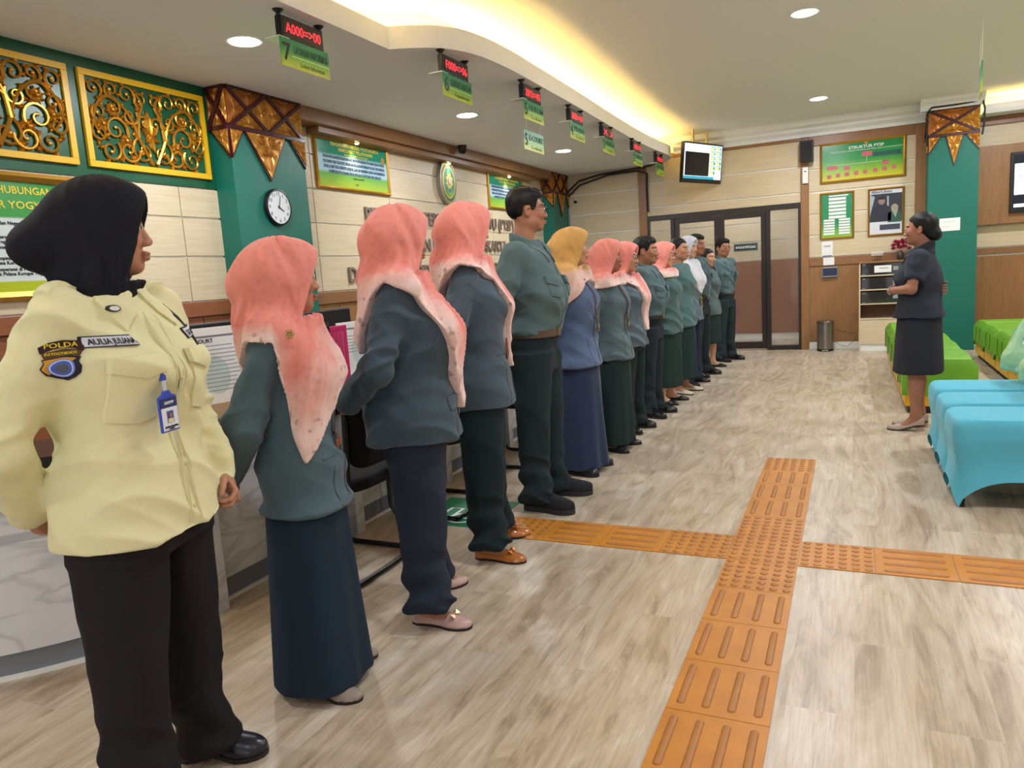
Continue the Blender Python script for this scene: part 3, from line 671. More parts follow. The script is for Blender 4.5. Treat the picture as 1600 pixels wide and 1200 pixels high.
def add_head(G, T, R, hs, fine, male):
    """T: head centre, R: head rotation (front is -y)"""
    def q(x, y, z): return T+R @ (np.array([x, y, z])*hs)
    def E(c, r, k, op='u', rot=None): G.ell(q(*c), np.array(r)*hs, k*hs, R if rot is None else R @ rot, op)
    E((0, .016, .028), (.073, .092, .085), .01)
    E((0, -.022, -.032), (.058, .064, .076), .035)
    jw = .013 if male else .0
    E((0, -.062, -.089), (.021+jw*.5, .021, .017), .03)
    for sg in (-1, 1):
        E((sg*.040, -.010, -.062), (.018+jw*.4, .036, .024), .03); E((sg*.042, -.058, -.018), (.022, .022, .022), .022)
    G.cone(q(0, .02, -.05), q(0, .034, -.20), .050*hs*(1.06 if male else 1), .056*hs*(1.06 if male else 1), .03)
    E((0, -.076, .030), (.046, .015, .011), .016)
    if fine:
        for sg in (-1, 1):
            E((sg*.031, -.096, .006), (.0175, .014, .0115), .010, 's')
            E((sg*.031, -.0765, .006), (.0165, .0150, .0130), .006)
            E((sg*.0315, -.0955, .0055), (.0135, .0120, .0046), .003, 's')
    G.cone(q(0, -.084, .012), q(0, -.0985, -.026), .0070*hs, .0105*hs, .012*hs); E((0, -.0995, -.030), (.0125, .0095, .0088), .008)
    for sg in (-1, 1): E((sg*.0125, -.0920, -.0325), (.0085, .0100, .0078), .006)
    E((0, -.0915, -.0575), (.0235, .0105, .0062), .006); E((0, -.0900, -.0690), (.0205, .0105, .0072), .006)
    E((0, -.1035, -.0635), (.019, .0065, .0016), .002, 's')
    for sg in (-1, 1):
        E((sg*.0745, .016, -.006), (.0085, .019, .031), .006, rot=Rz(sg*-.35) @ Rx(-.15)); E((sg*.081, .010, -.004), (.005, .009, .017), .004, 's', rot=Rz(sg*-.35))
def head_tint(V, T, R, hs, skin, lips, brows=True, moustache=False):
    L = ((V-T) @ R)/hs; c = np.tile(np.array(srgb(skin)[:3]), (len(V), 1)); ax = np.abs(L[:, 0]); front = L[:, 1] < -.05
    n = vnoise(V*30, 3)[:, None]; c *= .93+.14*n
    def mixin(m, col): m = np.clip(m, 0, 1)[:, None]; return c*(1-m)+np.array(srgb(col)[:3])*m
    lip = np.exp(-((L[:, 0]/.019)**4))*np.exp(-(((L[:, 2]+.063)/.0115)**4))*(L[:, 1] < -.082); c = mixin(lip*.85, lips)
    cheek = np.exp(-(((ax-.042)/.02)**2+((L[:, 2]+.02)/.02)**2))*front; c = mixin(cheek*.18, (190, 110, 90))
    if brows:
        zb = .0275-((ax-.03)/.025)**2*.004; b = np.exp(-(((L[:, 2]-zb)/.0040)**4))*((ax > .011) & (ax < .050) & front); c = mixin(b*.85, (28, 20, 18))
    lid = np.exp(-(((L[:, 2]-.0105)/.0022)**2))*np.exp(-(((ax-.031)/.014)**4))*front; c = mixin(lid*.55, (40, 26, 22))
    if moustache:
        b = np.exp(-(((L[:, 2]+.0475)/.0042)**4))*((ax < .024) & (L[:, 1] < -.07)); c = mixin(b*.8, (30, 22, 20))
    return c
def build_person(c):
    H = c['H']; s = H/1.6; male = c.get('male', False); g = c.get('g', 1.); belly = c.get('belly', 0.); vox = c.get('vox', .008); fine = c.get('fine', False)
    face = math.radians(c['face']); root = empty('person', (c['x'], c['y'], 0), face+PI/2, c['label'], 'person', c.get('group'))
    hy = math.radians(c['head']-c['face']); R = Rz(hy) @ Rx(-math.radians(c.get('nod', 0))); hs = c.get('hs', 1.0 if male else .97)
    T = np.array([0, -.005*s, H-c.get('headdrop', .135 if c.get('hijab') else .126)*hs]) + np.array(c.get('headoff', (0, 0, 0)))
    S = lambda *v: np.array(v, float)*s
    shw = .178 if male else .152
    # ---- torso sections z, cx, cy, rx, ry (H = 1.6 units)
    if male: base = [(.70, 0, 0, .155, .122), (.84, 0, 0, .158, .122), (.92, 0, 0, .155, .118), (1.06, 0, -.004, .170, .130), (1.17, 0, -.004, .180, .130), (1.25, 0, .002, .178, .114), (1.295, 0, .008, .150, .092), (1.325, 0, .012, .098, .074), (1.345, 0, .016, .066, .062)]
    else: base = [(.60, 0, 0, .188, .150), (.70, 0, 0, .186, .148), (.82, 0, .004, .180, .146), (.97, 0, 0, .156, .124), (1.06, 0, -.006, .156, .130), (1.135, 0, -.016, .162, .136), (1.22, 0, -.004, .158, .112), (1.275, 0, .004, .136, .088), (1.312, 0, .010, .092, .070), (1.338, 0, .014, .062, .058)]
    def torso(ex=0., z0=None, z1=None, cut=True):
        out = []
        B = np.array(base)
        zs = sorted(set([z for z in B[:, 0]]+([z0] if z0 is not None else [])+([z1] if z1 is not None else [])))
        for z in zs:
            if (z0 is not None and z < z0-1e-6) or (z1 is not None and z > z1+1e-6): continue
            cx, cy, rx, ry = [np.interp(z, B[:, 0], B[:, i]) for i in (1, 2, 3, 4)]
            wgt = np.interp(z, [.6, .9, 1.15, 1.3], [1, 1, 1, 0]); rx *= 1+(g-1)*wgt; ry *= 1+(g-1)*wgt
            bz = belly*math.exp(-((z-1.03)/.10)**2); ry += bz*.5; cy -= bz*.5
            out.append((z*s, cx*s, cy*s, rx*s+ex, ry*s+ex))
        return out
    # ---- arms
    poses = {'back': ((.232, .085, 1.02), (.115, .205, .885), (-.88, .12, -.30), (.1, 1, .1)),
             'lowtight': ((.200, .125, 1.0), (.10, .225, .80), (-.7, .05, -.55), (.1, 1, .1)),
             'tight': ((.205, .10, 1.02), (.105, .20, .885), (-.88, .12, -.30), (.1, 1, .1)),
             'backlow': ((.235, .105, 1.0), (.10, .215, .80), (-.7, .05, -.55), (.1, 1, .1)),
             'side': ((.215, .03, 1.02), (.215, -.02, .80), (-.05, -.12, -1), (-1, 0, 0)),
             'hem': ((.222, .015, 1.02), (.225, -.085, .80), (-.25, -.62, -.62), (-.75, .25, -.45)),
             'fold': ((.225, -.03, 1.06), (.10, -.185, 1.045), (-1, -.12, .06), (.1, .9, -.3)),
             'across': ((.225, .07, 1.055), (.06, .120, 1.03), (-.95, .04, .05), (0, 1, 0))}
    arms = []
    for side, key in ((-1, c.get('armR', 'back')), (1, c.get('armL', 'back'))):
        p = poses[key]; f = np.array([side, 1, 1.]); sh = S(side*shw, .008, 1.270 if not male else 1.278)
        wd = (g-1)*.10
        arms.append((side, key, sh, S(*p[0])*f+np.array([side*wd, 0, 0])+S(side*(shw-.152), 0, 0), S(*p[1])*f+np.array([side*wd*.5, wd*.6, 0]), np.array(p[2])*f, np.array(p[3])*f))
    # ---- feet
    ft = c.get('feet', ((-.095, .075, -105), (.095, .07, -78)))     # heel x, y, toe direction (deg, local)
    footL = (.262 if male else .235)*s; feet = [(S(fx, fy), math.radians(a)) for fx, fy, a in ft]
    lift = c.get('heel', .0)
    hipx = .082
    legs = []
    for i, side in enumerate((-1, 1)):
        (hxy, a) = feet[i]; ank = np.array([hxy[0]+math.cos(a)*.055*s, hxy[1]+math.sin(a)*.055*s, .085*s+lift]); hip = S(side*hipx, .005, .80); kn = (hip+ank)/2+S(side*.004, -.018, .035); legs.append((hip, kn, ank, a))
    # ================= skin: one continuous body
    zf = T[2]-.16*hs; hz = c.get('handz')
    vb = c.get('bvox', vox)
    zseg = [(-.01, .13, min(vb, .007)), (.13, zf, vb*1.6), (zf, T[2]+.14*hs, .0032 if fine else vb*.7)]
    if hz: zseg = [(-.01, .13, min(vb, .007)), (.13, hz[0], vb*1.6), (hz[0], hz[1], .0038), (hz[1], zf, vb*1.6), (zf, T[2]+.14*hs, .0032 if fine else vb*.7)]
    G = Grid((-.36*s*max(1, g*.95), -.30*s, 0), (.36*s*max(1, g*.95), .36*s, 0), .0042 if fine else vb*.8, zseg)
    B = [(z, x, y, max(.03, rx-.036), max(.03, ry-.036)) for z, x, y, rx, ry in torso(0, .78, None)]; G.loft(B, .03)
    for side, key, sh, el, wr, hd, hn in arms:
        G.chain([sh, el, wr], [.044*s, .035*s, .0255*s], .025)
        add_hand(G, wr, hd, hn, c.get('thumb', {}).get(side, -side), c.get('curl', (.35, .45, .4)), (.98 if male else .9)*s**.5)
    for (hip, kn, ank, a), (hxy, _) in zip(legs, feet):
        G.chain([hip, kn, ank], [.056*s, .048*s, .033*s], .03); G.cone(kn*.62+ank*.38+S(0, .012, 0), kn*.4+ank*.6, .044*s, .036*s, .03)
        fn, lo, hi = foot_fn(hxy+np.array([math.cos(a), math.sin(a)])*.012*s, a, footL*.93, .86*s, SKIN_HT, lift, .006, .92*s); G.put(fn, lo, hi, .02)
    add_head(G, T, R, hs, fine or vb < .0075, male)
    V, Q = G.mesh(1)
    tint = head_tint(V, T, R, hs, c.get('skin', (176, 122, 94)), c.get('lips', (150, 78, 70)), True, c.get('moustache'))
    body = sdf_obj('body', V, Q, mt_skin, root, {'tint': tint})
    bodysk = None
    if fine or vb < .0075:
        for sg in (-1, 1):
            e = link('eye', eye_mesh(), body); p = T+R @ (np.array([sg*.031, -.0795, .006])*hs); e.location = p; e.rotation_euler = Matrix(R.tolist()).to_euler(); e.scale = (hs, hs, hs); e.rotation_euler.rotate_axis('Z', math.radians(c.get('gaze', 0)))
    # ================= lower garment
    kind = c['bottom'][0]; bcol = c['bottom'][1]; bh = c['bottom'][2] if len(c['bottom']) > 2 else .045
    waist = c.get('waist', c['top'][1]+.07)
    mtb = fabric('cloth_%d_%d_%d' % bcol, bcol)
    vg = vox*.95
    G = Grid((-.30*s*g, -.28*s*g, (bh-.03)*s if kind == 'skirt' else .0), (.30*s*g, .28*s*g, waist*s+.02), vg)
    tr = torso(-.010 if c.get('tucked') else -.018)
    TB = np.array(tr)
    def tsec(z, ex=-.010): return [np.interp(z*s, TB[:, 0], TB[:, i]) for i in (1, 2, 3, 4)]
    if kind == 'skirt':
        flare = c.get('flare', (.185, .155)); secs = []
        for z in np.linspace(bh, waist, 9):
            cx, cy, rx, ry = tsec(max(z, .62)); t = np.clip((.80-z)/max(.05, .80-bh), 0, 1)
            secs.append((z*s, cx, cy+c.get('skirty', 0)*t, rx*(1-t)+flare[0]*s*t, ry*(1-t)+flare[1]*s*t))
        G.loft(secs, .01, 2.2)
    else:
        secs = []
        for z in sorted({.70, .74, min(.82, waist-.01), waist}):
            cx, cy, rx, ry = tsec(z); k = 1 if z >= .8 else .94; secs.append((z*s, cx, cy, rx*k, ry*k))
        G.loft(secs, .02, 2.4)
        lw = c.get('legw', 1.)
        for (hip, kn, ank, a), (hxy, _) in zip(legs, feet):
            fwd = np.array([math.cos(a), math.sin(a)])*.018*s
            def at(z):
                z *= s
                if z > kn[2]: t = (z-kn[2])/(hip[2]-kn[2]); p = kn*(1-t)+hip*t
                else: t = (z-ank[2])/(kn[2]-ank[2]); p = ank*(1-t)+kn*t
                return p[0], p[1]
            L_ = []
            for z, rx, ry in ((bh, .072, .088), (.12, .070, .082), (.25, .072, .078), (.42, .078, .084), (.58, .086, .096), (.72, .094, .112), (.80, .094, .118)):
                x_, y_ = at(z); f = np.interp(z, [bh, .2], [1, 0]); L_.append((z*s, x_+fwd[0]*f, y_+fwd[1]*f, rx*s*lw*(1+(g-1)*.6), ry*s*lw*(1+(g-1)*.6)))
            G.loft(L_, .022, 2.1)
    V, Q = G.mesh(1); N = vnormals(V, Q)
    if kind == 'skirt':
        th = np.arctan2(V[:, 0], -V[:, 1]); amp = np.clip((.8*s-V[:, 2])/.75, 0, 1)*.010*c.get('flute', 1)
        V = V+N*((np.sin(th*5+c['x']*9+V[:, 2]*1.2)+.5*np.sin(th*9+1.3))*amp)[:, None]*np.array([1, 1, 0]); V = V+N*((ridged(V*np.array([9, 9, 2.2]), 4)-.4)*.004)[:, None]
    else:
        V = V+N*((ridged(V*np.array([9, 9, 3.])+np.stack([V[:, 2]*2, V[:, 2], V[:, 0]], 1), 6)-.5)*.009*np.clip(V[:, 2]*3, .4, 1)+(ridged(V*np.array([5, 5, 15.])+np.stack([V[:, 2]*2, V[:, 2]*2, V[:, 0]*9], 1), 8)-.5)*.030*np.clip((.34*s-V[:, 2])/.25, 0, 1)+(ridged(V*np.array([5, 5, 12.])+np.stack([V[:, 2]*3, V[:, 2]*3, V[:, 0]*6], 1), 9)-.5)*.006*np.exp(-((V[:, 2]-.78*s)/.10)**2)+(vnoise(V*np.array([7, 7, 16.]), 10)-.5)*.012*np.exp(-((V[:, 2]-.44*s)/.10)**2))[:, None]
    lower = sdf_obj('skirt' if kind == 'skirt' else 'trousers', V, Q, mtb, root); lower_sk = (V, Q)
    # ================= upper garment
    tcol = c['top'][0]; hem = c['top'][1]; mtt = fabric('cloth_%d_%d_%d' % tcol, tcol)
    sleeve = c.get('sleeve', 'long'); sl = c.get('slw', 1.)
    tsecs = torso(c.get('ease', 0.), hem)
    if c.get('flarehem'): tsecs[0] = (*tsecs[0][:3], tsecs[0][3]+c['flarehem'], tsecs[0][4]+c['flarehem'])
    def draw_top(G, pad=.07):
        G.loft(tsecs, .02, 2.35, pad=pad)
        for side, key, sh, el, wr, hd, hn in arms:
            if sleeve == 'short':
                m = sh*.36+el*.64; G.chain([sh, m], [.064*s*sl, .060*s*sl], .035, pad=pad); dd = (el-sh)/np.linalg.norm(el-sh); G.ell(m+dd*.088*s, np.array([.10, .10, .085])*s, .006, op='s', pad=.01)
            else:
                fa = wr-el; G.chain([sh, el, wr-fa*.02], [.064*s*sl, .056*s*sl, .043*s*sl], .03, pad=pad)
    G = Grid((-.37*s*max(1, g*.96), -.29*s*g-belly, hem*s-.02), (.37*s*max(1, g*.96), .37*s, 1.37*s), vg if sleeve else vg)
    draw_top(G)
    G.F = np.maximum(G.F, (hem*s-G.z)[None, None, :].astype(f32)) if not c.get('armlow') else G.F
    V, Q = G.mesh(1); N = vnormals(V, Q)
    # drag folds: at arm roots, waist and along the sleeves
    fold = (ridged(V*np.array([4., 4, 10])+np.stack([V[:, 2]*4, V[:, 2]*3, V[:, 0]*8+V[:, 1]*3], 1), 12+c.get('seed', 0))-.45)*.015*c.get('wrinkle', 1)
    fold += (ridged(V*np.array([9., 9, 5])+np.stack([V[:, 2]*9, -V[:, 2]*9, V[:, 0]*2], 1), 18+c.get('seed', 0))-.45)*.006*c.get('wrinkle', 1)
    for side, key, sh, el, wr, hd, hn in arms:
        de = np.linalg.norm(V-el, axis=1); fold += (ridged(V*np.array([9, 9, 20.])+np.stack([V[:, 2]*6, V[:, 2]*6, V[:, 1]*8], 1), 14)-.5)*.016*np.exp(-(de/.11)**2)
        dw = np.linalg.norm(V-wr, axis=1); fold += (vnoise(V*np.array([20, 20, 34.]), 15)-.5)*.010*np.exp(-(dw/.07)**2)
    if c.get('tucked'): fold += (vnoise(V*np.array([9, 9, 20.]), 16)-.5)*.016*np.exp(-((V[:, 2]-(hem+.05)*s)/.07)**2)
    fold += (vnoise(V*np.array([4., 4, 9]), 17)-.5)*.008
    V = V+N*fold[:, None]
    upper = sdf_obj(c.get('topname', 'jacket'), V, Q, mtt, root); up = (V, Q); usk = Skin(V, Q)
    # ================= headscarf or hair
    hjo = None
    if c.get('hijab'): hjo = hijab(c, root, draw_top, T, R, hs, s, g, vox, up)
    else: hair(c, root, T, R, hs, vox)
    if c.get('glasses'): glasses(root, T, R, hs)
    # ================= shoes
    sk_, scol = c['shoe']; shoes(root, feet, footL, s, sk_, scol, lift, c)
    return dict(hijab=hjo, root=root, body=body, upper=upper, usk=usk, up=up, lower=lower, lsk=lower_sk, T=T, R=R, hs=hs, s=s, arms=arms, torso=torso, mtt=mtt, g=g)
def hijab(c, root, draw_top, T, R, hs, s, g, vox, up):
    h = c['hijab']; bun = h.get('bun', 1.); peak = h.get('peak', .0)
    lo = np.array([-.34*s*g, -.34*s*g, min(z for _, z in h['hem'])*s-.03]); hi = np.array([.34*s*g, .36*s*g, T[2]+.20*hs])
    lo[:2] -= .04; vx = h.get('vox', vox*.85)
    G = Grid(lo, hi, vx); D = Grid(lo, hi, vx)
    draw_top(D, .10)
    X, Y, Z = D.x[:, None, None], D.y[None, :, None], D.z[None, None, :]
    th = np.degrees(np.arctan2(-X, -Y+.02*s))+0*Z[:, :, :1]
    tb = sorted(h['hem']); tx = [a for a, _ in tb]; tz = [z*s for _, z in tb]; tx = [tx[-1]-360]+tx+[tx[0]+360]; tz = [tz[-1]]+tz+[tz[0]]
    line = np.interp(th[:, :, 0], tx, tz)[:, :, None]
    off = h.get('off', .026)
    Fd = np.maximum(D.F-off, (line-Z)*.55); D.F = None
    # hood
    def q(x, y, z): return T+R @ (np.array([x, y, z])*hs)
    def E(cc, r, k, op='u'): G.ell(q(*cc), np.array(r)*hs, k*hs, R, op, pad=.09)
    E((0, .016, .026), (.094, .114, .106), .01); E((0, -.036, .048), (.082, .090, .078), .04)
    if bun: E((0, .085+.03*bun, h.get('bunz', -.012)), (.060+.014*bun, .05+.016*bun, .062), .06)
    G.cone(q(0, -.002, -.03), q(0, .03, -.15), .088*hs, .092*hs, .05*hs, pad=.09); E((0, -.035, -.075), (.072, .070, .055), .04)
    nb = np.array([0, .012*s, 1.30*s])
    if h.get('tuck'):
        G.cone(q(0, .03, -.13), nb, .072*hs, .056*s, .05, pad=.09); A = G.F
    else:
        G.cone(q(0, .03, -.13), nb, .092*hs, .118*s, .05, sc=(1.12, .92, 1), pad=.09)
        cp = h.get('cape', 1.); G.chain([q(0, .045, 0), np.array([0, .065*s, 1.30*s]), np.array([0, .085*s, 1.16*s])], [.100*hs, .108*s*cp, .085*s*cp], .05, sc=(1.25, .9, 1), pad=.09)
        G.F = np.maximum(G.F, (line-Z)*.55); k = .04; A = G.F; hh = np.clip(.5+.5*(A-Fd)/k, 0, 1); A = A*(1-hh)+Fd*hh-k*hh*(1-hh)
    # face opening: rim plane and hollow, in head space
    Xh, Yh, Zh = [ (R[0, i]*(X-T[0])+R[1, i]*(Y-T[1])+R[2, i]*(Z-T[2]))/hs for i in range(3)]
    rs, r0 = h.get('rim', (.42, -.072)); rim = (r0-peak-rs*Zh)-Yh; zone = (Zh > -.125)
    A = np.where(zone, np.maximum(A, rim*hs), A)
    G.F = A.astype(f32)
    G.ell(q(0, -.112, -.012), np.array([.0585, .080, .098])*hs, .012*hs, R, 's', pad=.03)
    V, Q = G.mesh(1); N = vnormals(V, Q)
    Lh = ((V-T) @ R)/hs; below = np.clip((-.02-Lh[:, 2])/.10, 0, 1)
    hem = V[:, 2]-np.interp(np.degrees(np.arctan2(-V[:, 0], -V[:, 1]+.02*s)), tx, tz)
    sd = c.get('seed', 0)*3+20
    th_ = np.arctan2(V[:, 0], V[:, 1]+.02)+V[:, 2]*h.get('swirl', 1.5)+sd; sw = np.stack([np.cos(th_)*2.6, np.sin(th_)*2.6, V[:, 2]*2.6], 1)
    th2 = np.arctan2(Lh[:, 0], Lh[:, 1]-.01)-Lh[:, 2]*4+sd; s2 = np.stack([np.cos(th2)*2.2, np.sin(th2)*2.2, Lh[:, 2]*5], 1)
    f = (ridged(sw, sd)-.5)*.026*below*h.get('fold', 1)+(ridged(s2, sd+1)-.5)*.012*np.clip((Lh[:, 1]+.06)/.05, 0, 1)*(1-below)*h.get('fold', 1)
    f += (ridged(sw*2.3+5, sd+2)-.5)*.008*below*h.get('fold', 1)
    f *= np.clip(hem/.04, .25, 1); f = np.maximum(f, -.010)
    keep = np.clip((Lh[:, 1]-(r0-peak-rs*Lh[:, 2]))/.03, 0, 1)
    V = V+N*(f*np.maximum(keep, (Lh[:, 2] < -.125)*1.))[:, None]
    o = sdf_obj('hijab', V, Q, h['mat'], root, {'hem': np.clip(hem, 0, 1)+.5*np.clip((Lh[:, 2]+.17)/.12, 0, 1)})
    return o, V, Q
def hair(c, root, T, R, hs, vox):
    kind = c['hair']; vx = min(vox*.7, .006)
    ext = .22 if kind == 'long' else .02
    G = Grid(T-np.array([.15, .16, .15+ext]), T+np.array([.15, .19, .17]), vx)
    def q(x, y, z): return T+R @ (np.array([x, y, z])*hs)
    def E(cc, r, k, op='u'): G.ell(q(*cc), np.array(r)*hs, k*hs, R, op)
    E((0, .020, .034), (.0815, .1005, .0925), .01)
    if kind == 'short': E((0, -.040, .088), (.062, .045, .030), .03); E((0, .03, .07), (.075, .08, .06), .03)
    X, Y, Z = G.x[:, None, None], G.y[None, :, None], G.z[None, None, :]
    Xh, Yh, Zh = [(R[0, i]*(X-T[0])+R[1, i]*(Y-T[1])+R[2, i]*(Z-T[2]))/hs for i in range(3)]
    if kind == 'short': zl = np.interp(Yh, [-.11, -.07, -.045, -.03, -.012, .002, .034, .042, .10], [.078, .070, .058, .0, -.012, .028, .026, -.045, -.072])
    else: zl = np.interp(Yh, [-.11, -.075, -.04, -.02, .0, .05, .1], [.088, .078, .055, .02, .0, -.06, -.09])
    if kind == 'short': zl = zl+np.where((np.abs(Xh) < .05) & (Yh < -.03), 0, 0)
    G.F = np.maximum(G.F, (zl-Zh)*.7*hs).astype(f32)
    if kind == 'bun':
        E((0, .105, -.045), (.046, .040, .042), .025); E((0, .07, -.02), (.06, .05, .05), .03)
    if kind == 'long':
        for sg in (-1, 1): G.chain([q(sg*.066, .02, .03), q(sg*.082, .012, -.06), q(sg*.085, -.012, -.16), q(sg*.08, -.035, -.27)], [.030*hs, .030*hs, .034*hs, .026*hs], .03)
        G.chain([q(0, .085, 0), q(0, .10, -.12), q(0, .10, -.25)], [.05*hs, .062*hs, .05*hs], .05, sc=(1.3, .8, 1))
    V, Q = G.mesh(1); N = vnormals(V, Q); Lh = (V-T) @ R
    f = (ridged(np.stack([Lh[:, 0]*60, Lh[:, 1]*14, Lh[:, 2]*14], 1), 31)-.5)*.006 if kind != 'long' else (ridged(np.stack([Lh[:, 0]*50, Lh[:, 1]*50, Lh[:, 2]*5], 1), 31)-.5)*.006
    V = V+N*f[:, None]
    sdf_obj('hair', V, Q, mt_hair, root)
def glasses(root, T, R, hs):
    b = MB()
    def q(x, y, z): return tuple(T+R @ (np.array([x, y, z])*hs))
    for sg in (-1, 1):
        b.tube([q(sg*.032+.0245*math.cos(a)*(1+.1*math.cos(2*a)), -.104+.006*abs(math.cos(a)), .004+.0185*math.sin(a)) for a in [2*PI*k/18 for k in range(18)]], .0016, 6, closed=True)
        b.tube([q(sg*.057, -.099, .010), q(sg*.074, -.085, .012), q(sg*.080, -.02, .012), q(sg*.080, .018, .006)], .0017, 6)
    b.tube([q(-.008, -.107, .010), q(0, -.110, .013), q(.008, -.107, .010)], .0015, 6)
    b.build('glasses', M('glasses_frame', (24, 20, 20), .3), root, smooth=True)
def shoes(root, feet, L, s, kind, col, lift, c):
    sp = {'flat': (.75, [.062, .066, .060, .054, .048, .046, .044, .040, .032, .028, .020], [.058, .052, .040, .030, .026, .024, .030, .2, .2, .2, .2]),
          'pump': (.75, [.062, .066, .060, .054, .048, .046, .044, .040, .032, .028, .020], [.058, .052, .040, .030, .026, .024, .028, .2, .2, .2, .2]),
          'oxford': (.8, [.085, .105, .110, .108, .095, .075, .060, .052, .046, .040, .026], None),
          'boot': (.8, [.100, .125, .130, .120, .100, .075, .060, .052, .046, .040, .026], None),
          'sneaker': (.8, [.080, .100, .108, .105, .095, .078, .064, .056, .050, .044, .034], None)}[kind]
    gloss = {'flat': .35, 'pump': .5, 'oxford': .25, 'boot': .28, 'sneaker': .85}[kind]
    m = M('shoe_%s_%d_%d_%d' % (kind, *col), col, c.get('shoegloss', gloss), coat=c.get('shoecoat', 0.)); ms = M('dark_sole', (34, 28, 26), .6)
    sole = {'flat': .008, 'pump': .008, 'oxford': .016, 'boot': .012, 'sneaker': .030}[kind]
    for i, (hxy, a) in enumerate(feet):
        hx = hxy-np.array([math.cos(a), math.sin(a)])*.006; LL = L*1.07; wk = s*(1.0 if kind in ('flat', 'pump') else 1.12)
        fn, lo, hi = foot_fn(hx, a, LL, wk, sp[1], lift, sole-.001, s, None if sp[2] is None else [r*s for r in sp[2]])
        G = Grid(np.array(lo)-.01, np.array(hi)+.01, .0055 if c.get('vox', .008) < .008 else .0075); G.put(fn, lo, hi, 0)
        V, Q = G.mesh(2); sh = sdf_obj('shoe', V, Q, m, root)
        # sole following the heel lift, and a heel block
        b = MB(); out = []; n = len(FOOT_L); dx, dy = math.cos(a), math.sin(a)
        for sg in (1, -1):
            for l, w_ in (list(zip(FOOT_L, FOOT_W)) if sg > 0 else list(zip(FOOT_L, FOOT_W))[::-1]):
                out.append((l, sg*w_*wk*1.03+.006*math.sin(l*PI)))
        K = len(out); vs = []
        for top in (0, 1):
            for l, w_ in out:
                z = float(np.interp(l, [0, .2, .62, 1], [lift, lift, 0, 0]))+top*sole; vs.append((hx[0]+dx*l*LL-dy*w_, hx[1]+dy*l*LL+dx*w_, z+.0005))
        b.add(vs, [(k, (k+1) % K, K+(k+1) % K, K+k) for k in range(K)]); h_ = K//2
        for t in (0, 1):
            for k in range(h_-1): b.f.append((t*K+k, t*K+k+1, t*K+K-2-k, t*K+K-1-k)); b.m.append(0)
        b.build('sole', ms if kind != 'sneaker' else M('sneaker_sole', (40, 40, 44), .7), sh)
        if lift > .008:
            pl_ = [(hx[0]+dx*l*LL-dy*w_*wk*.9, hx[1]+dy*l*LL+dx*w_*wk*.9, .0005) for l, w_ in ((.01, .010), (.03, .022), (.12, .029), (.22, .026), (.22, -.026), (.12, -.029), (.03, -.022), (.01, -.010))]
            MB().prism(pl_, (0, 0, lift)).build('heel', m if kind != 'boot' else ms, sh)
        if c.get('bow'):
            l = .72; z = .052*s; ctr = Vector((hx[0]+dx*l*LL, hx[1]+dy*l*LL, z)); sd = Vector((-dy, dx, 0)); b = MB(); mb = M('bow_%d_%d_%d' % c['bow'], c['bow'], .3, .5)
            for sg in (-1, 1):
                b.prism([ctr+sd*sg*.004+Vector((0, 0, -.004)), ctr+sd*sg*.026+Vector((dx*.010, dy*.010, -.010)), ctr+sd*sg*.026+Vector((-dx*.010, -dy*.010, .004)), ctr+sd*sg*.004+Vector((0, 0, .006))], Vector((dx, dy, .6))*.006)
            b.box(tuple(ctr-Vector((.006, .006, .004))), tuple(ctr+Vector((.006, .006, .009)))); b.build('bow', mb, sh)
# ---- scarves
CORAL = hijab_mat('coral_scarf', (224, 138, 128), (230, 200, 194))
BLACKS = hijab_mat('black_scarf', (24, 25, 34), (24, 25, 34), spots=False)
MUSTARD = hijab_mat('mustard_scarf', (206, 158, 92), (226, 190, 178), spots=False, edge_w=(.12, .30))
GREYS = hijab_mat('grey_floral_scarf', (196, 198, 212), (222, 220, 228), accent=(132, 122, 142), edge_w=(.1, .5))
FR = lambda s, x=0, z=0: frame((x*s, -.35, z*s), (1, 0, 0), (0, 0, 1))              # looks at the chest
def FS(s, deg, z=0):       # looks at the right side; deg turns it towards the front
    a = math.radians(deg); n = Vector((-math.cos(a), -math.sin(a), 0)); u = Vector((0, 0, 1)).cross(n)
    return frame(n*.42+Vector((0, 0, z*s)), u, (0, 0, 1))
def quad(x0, z0, x1, z1): return [(x0, z0), (x1, z0), (x1, z1), (x0, z1)]
def scl(poly, s): return [(a*s, b*s) for a, b in poly]
def button(P, x, z, r=.0055, col=(40, 44, 48)):
    s = P['s']; h = P['usk'].hit((x*s, -.6, z*s), (0, 1, 0))
    if h: MB().lathe([(r, -.001), (r, .002), (r*.6, .003)], h, 10, (0, -1, 0)).build('button', M('button_%d_%d_%d' % col, col, .35), P['upper'], smooth=True)
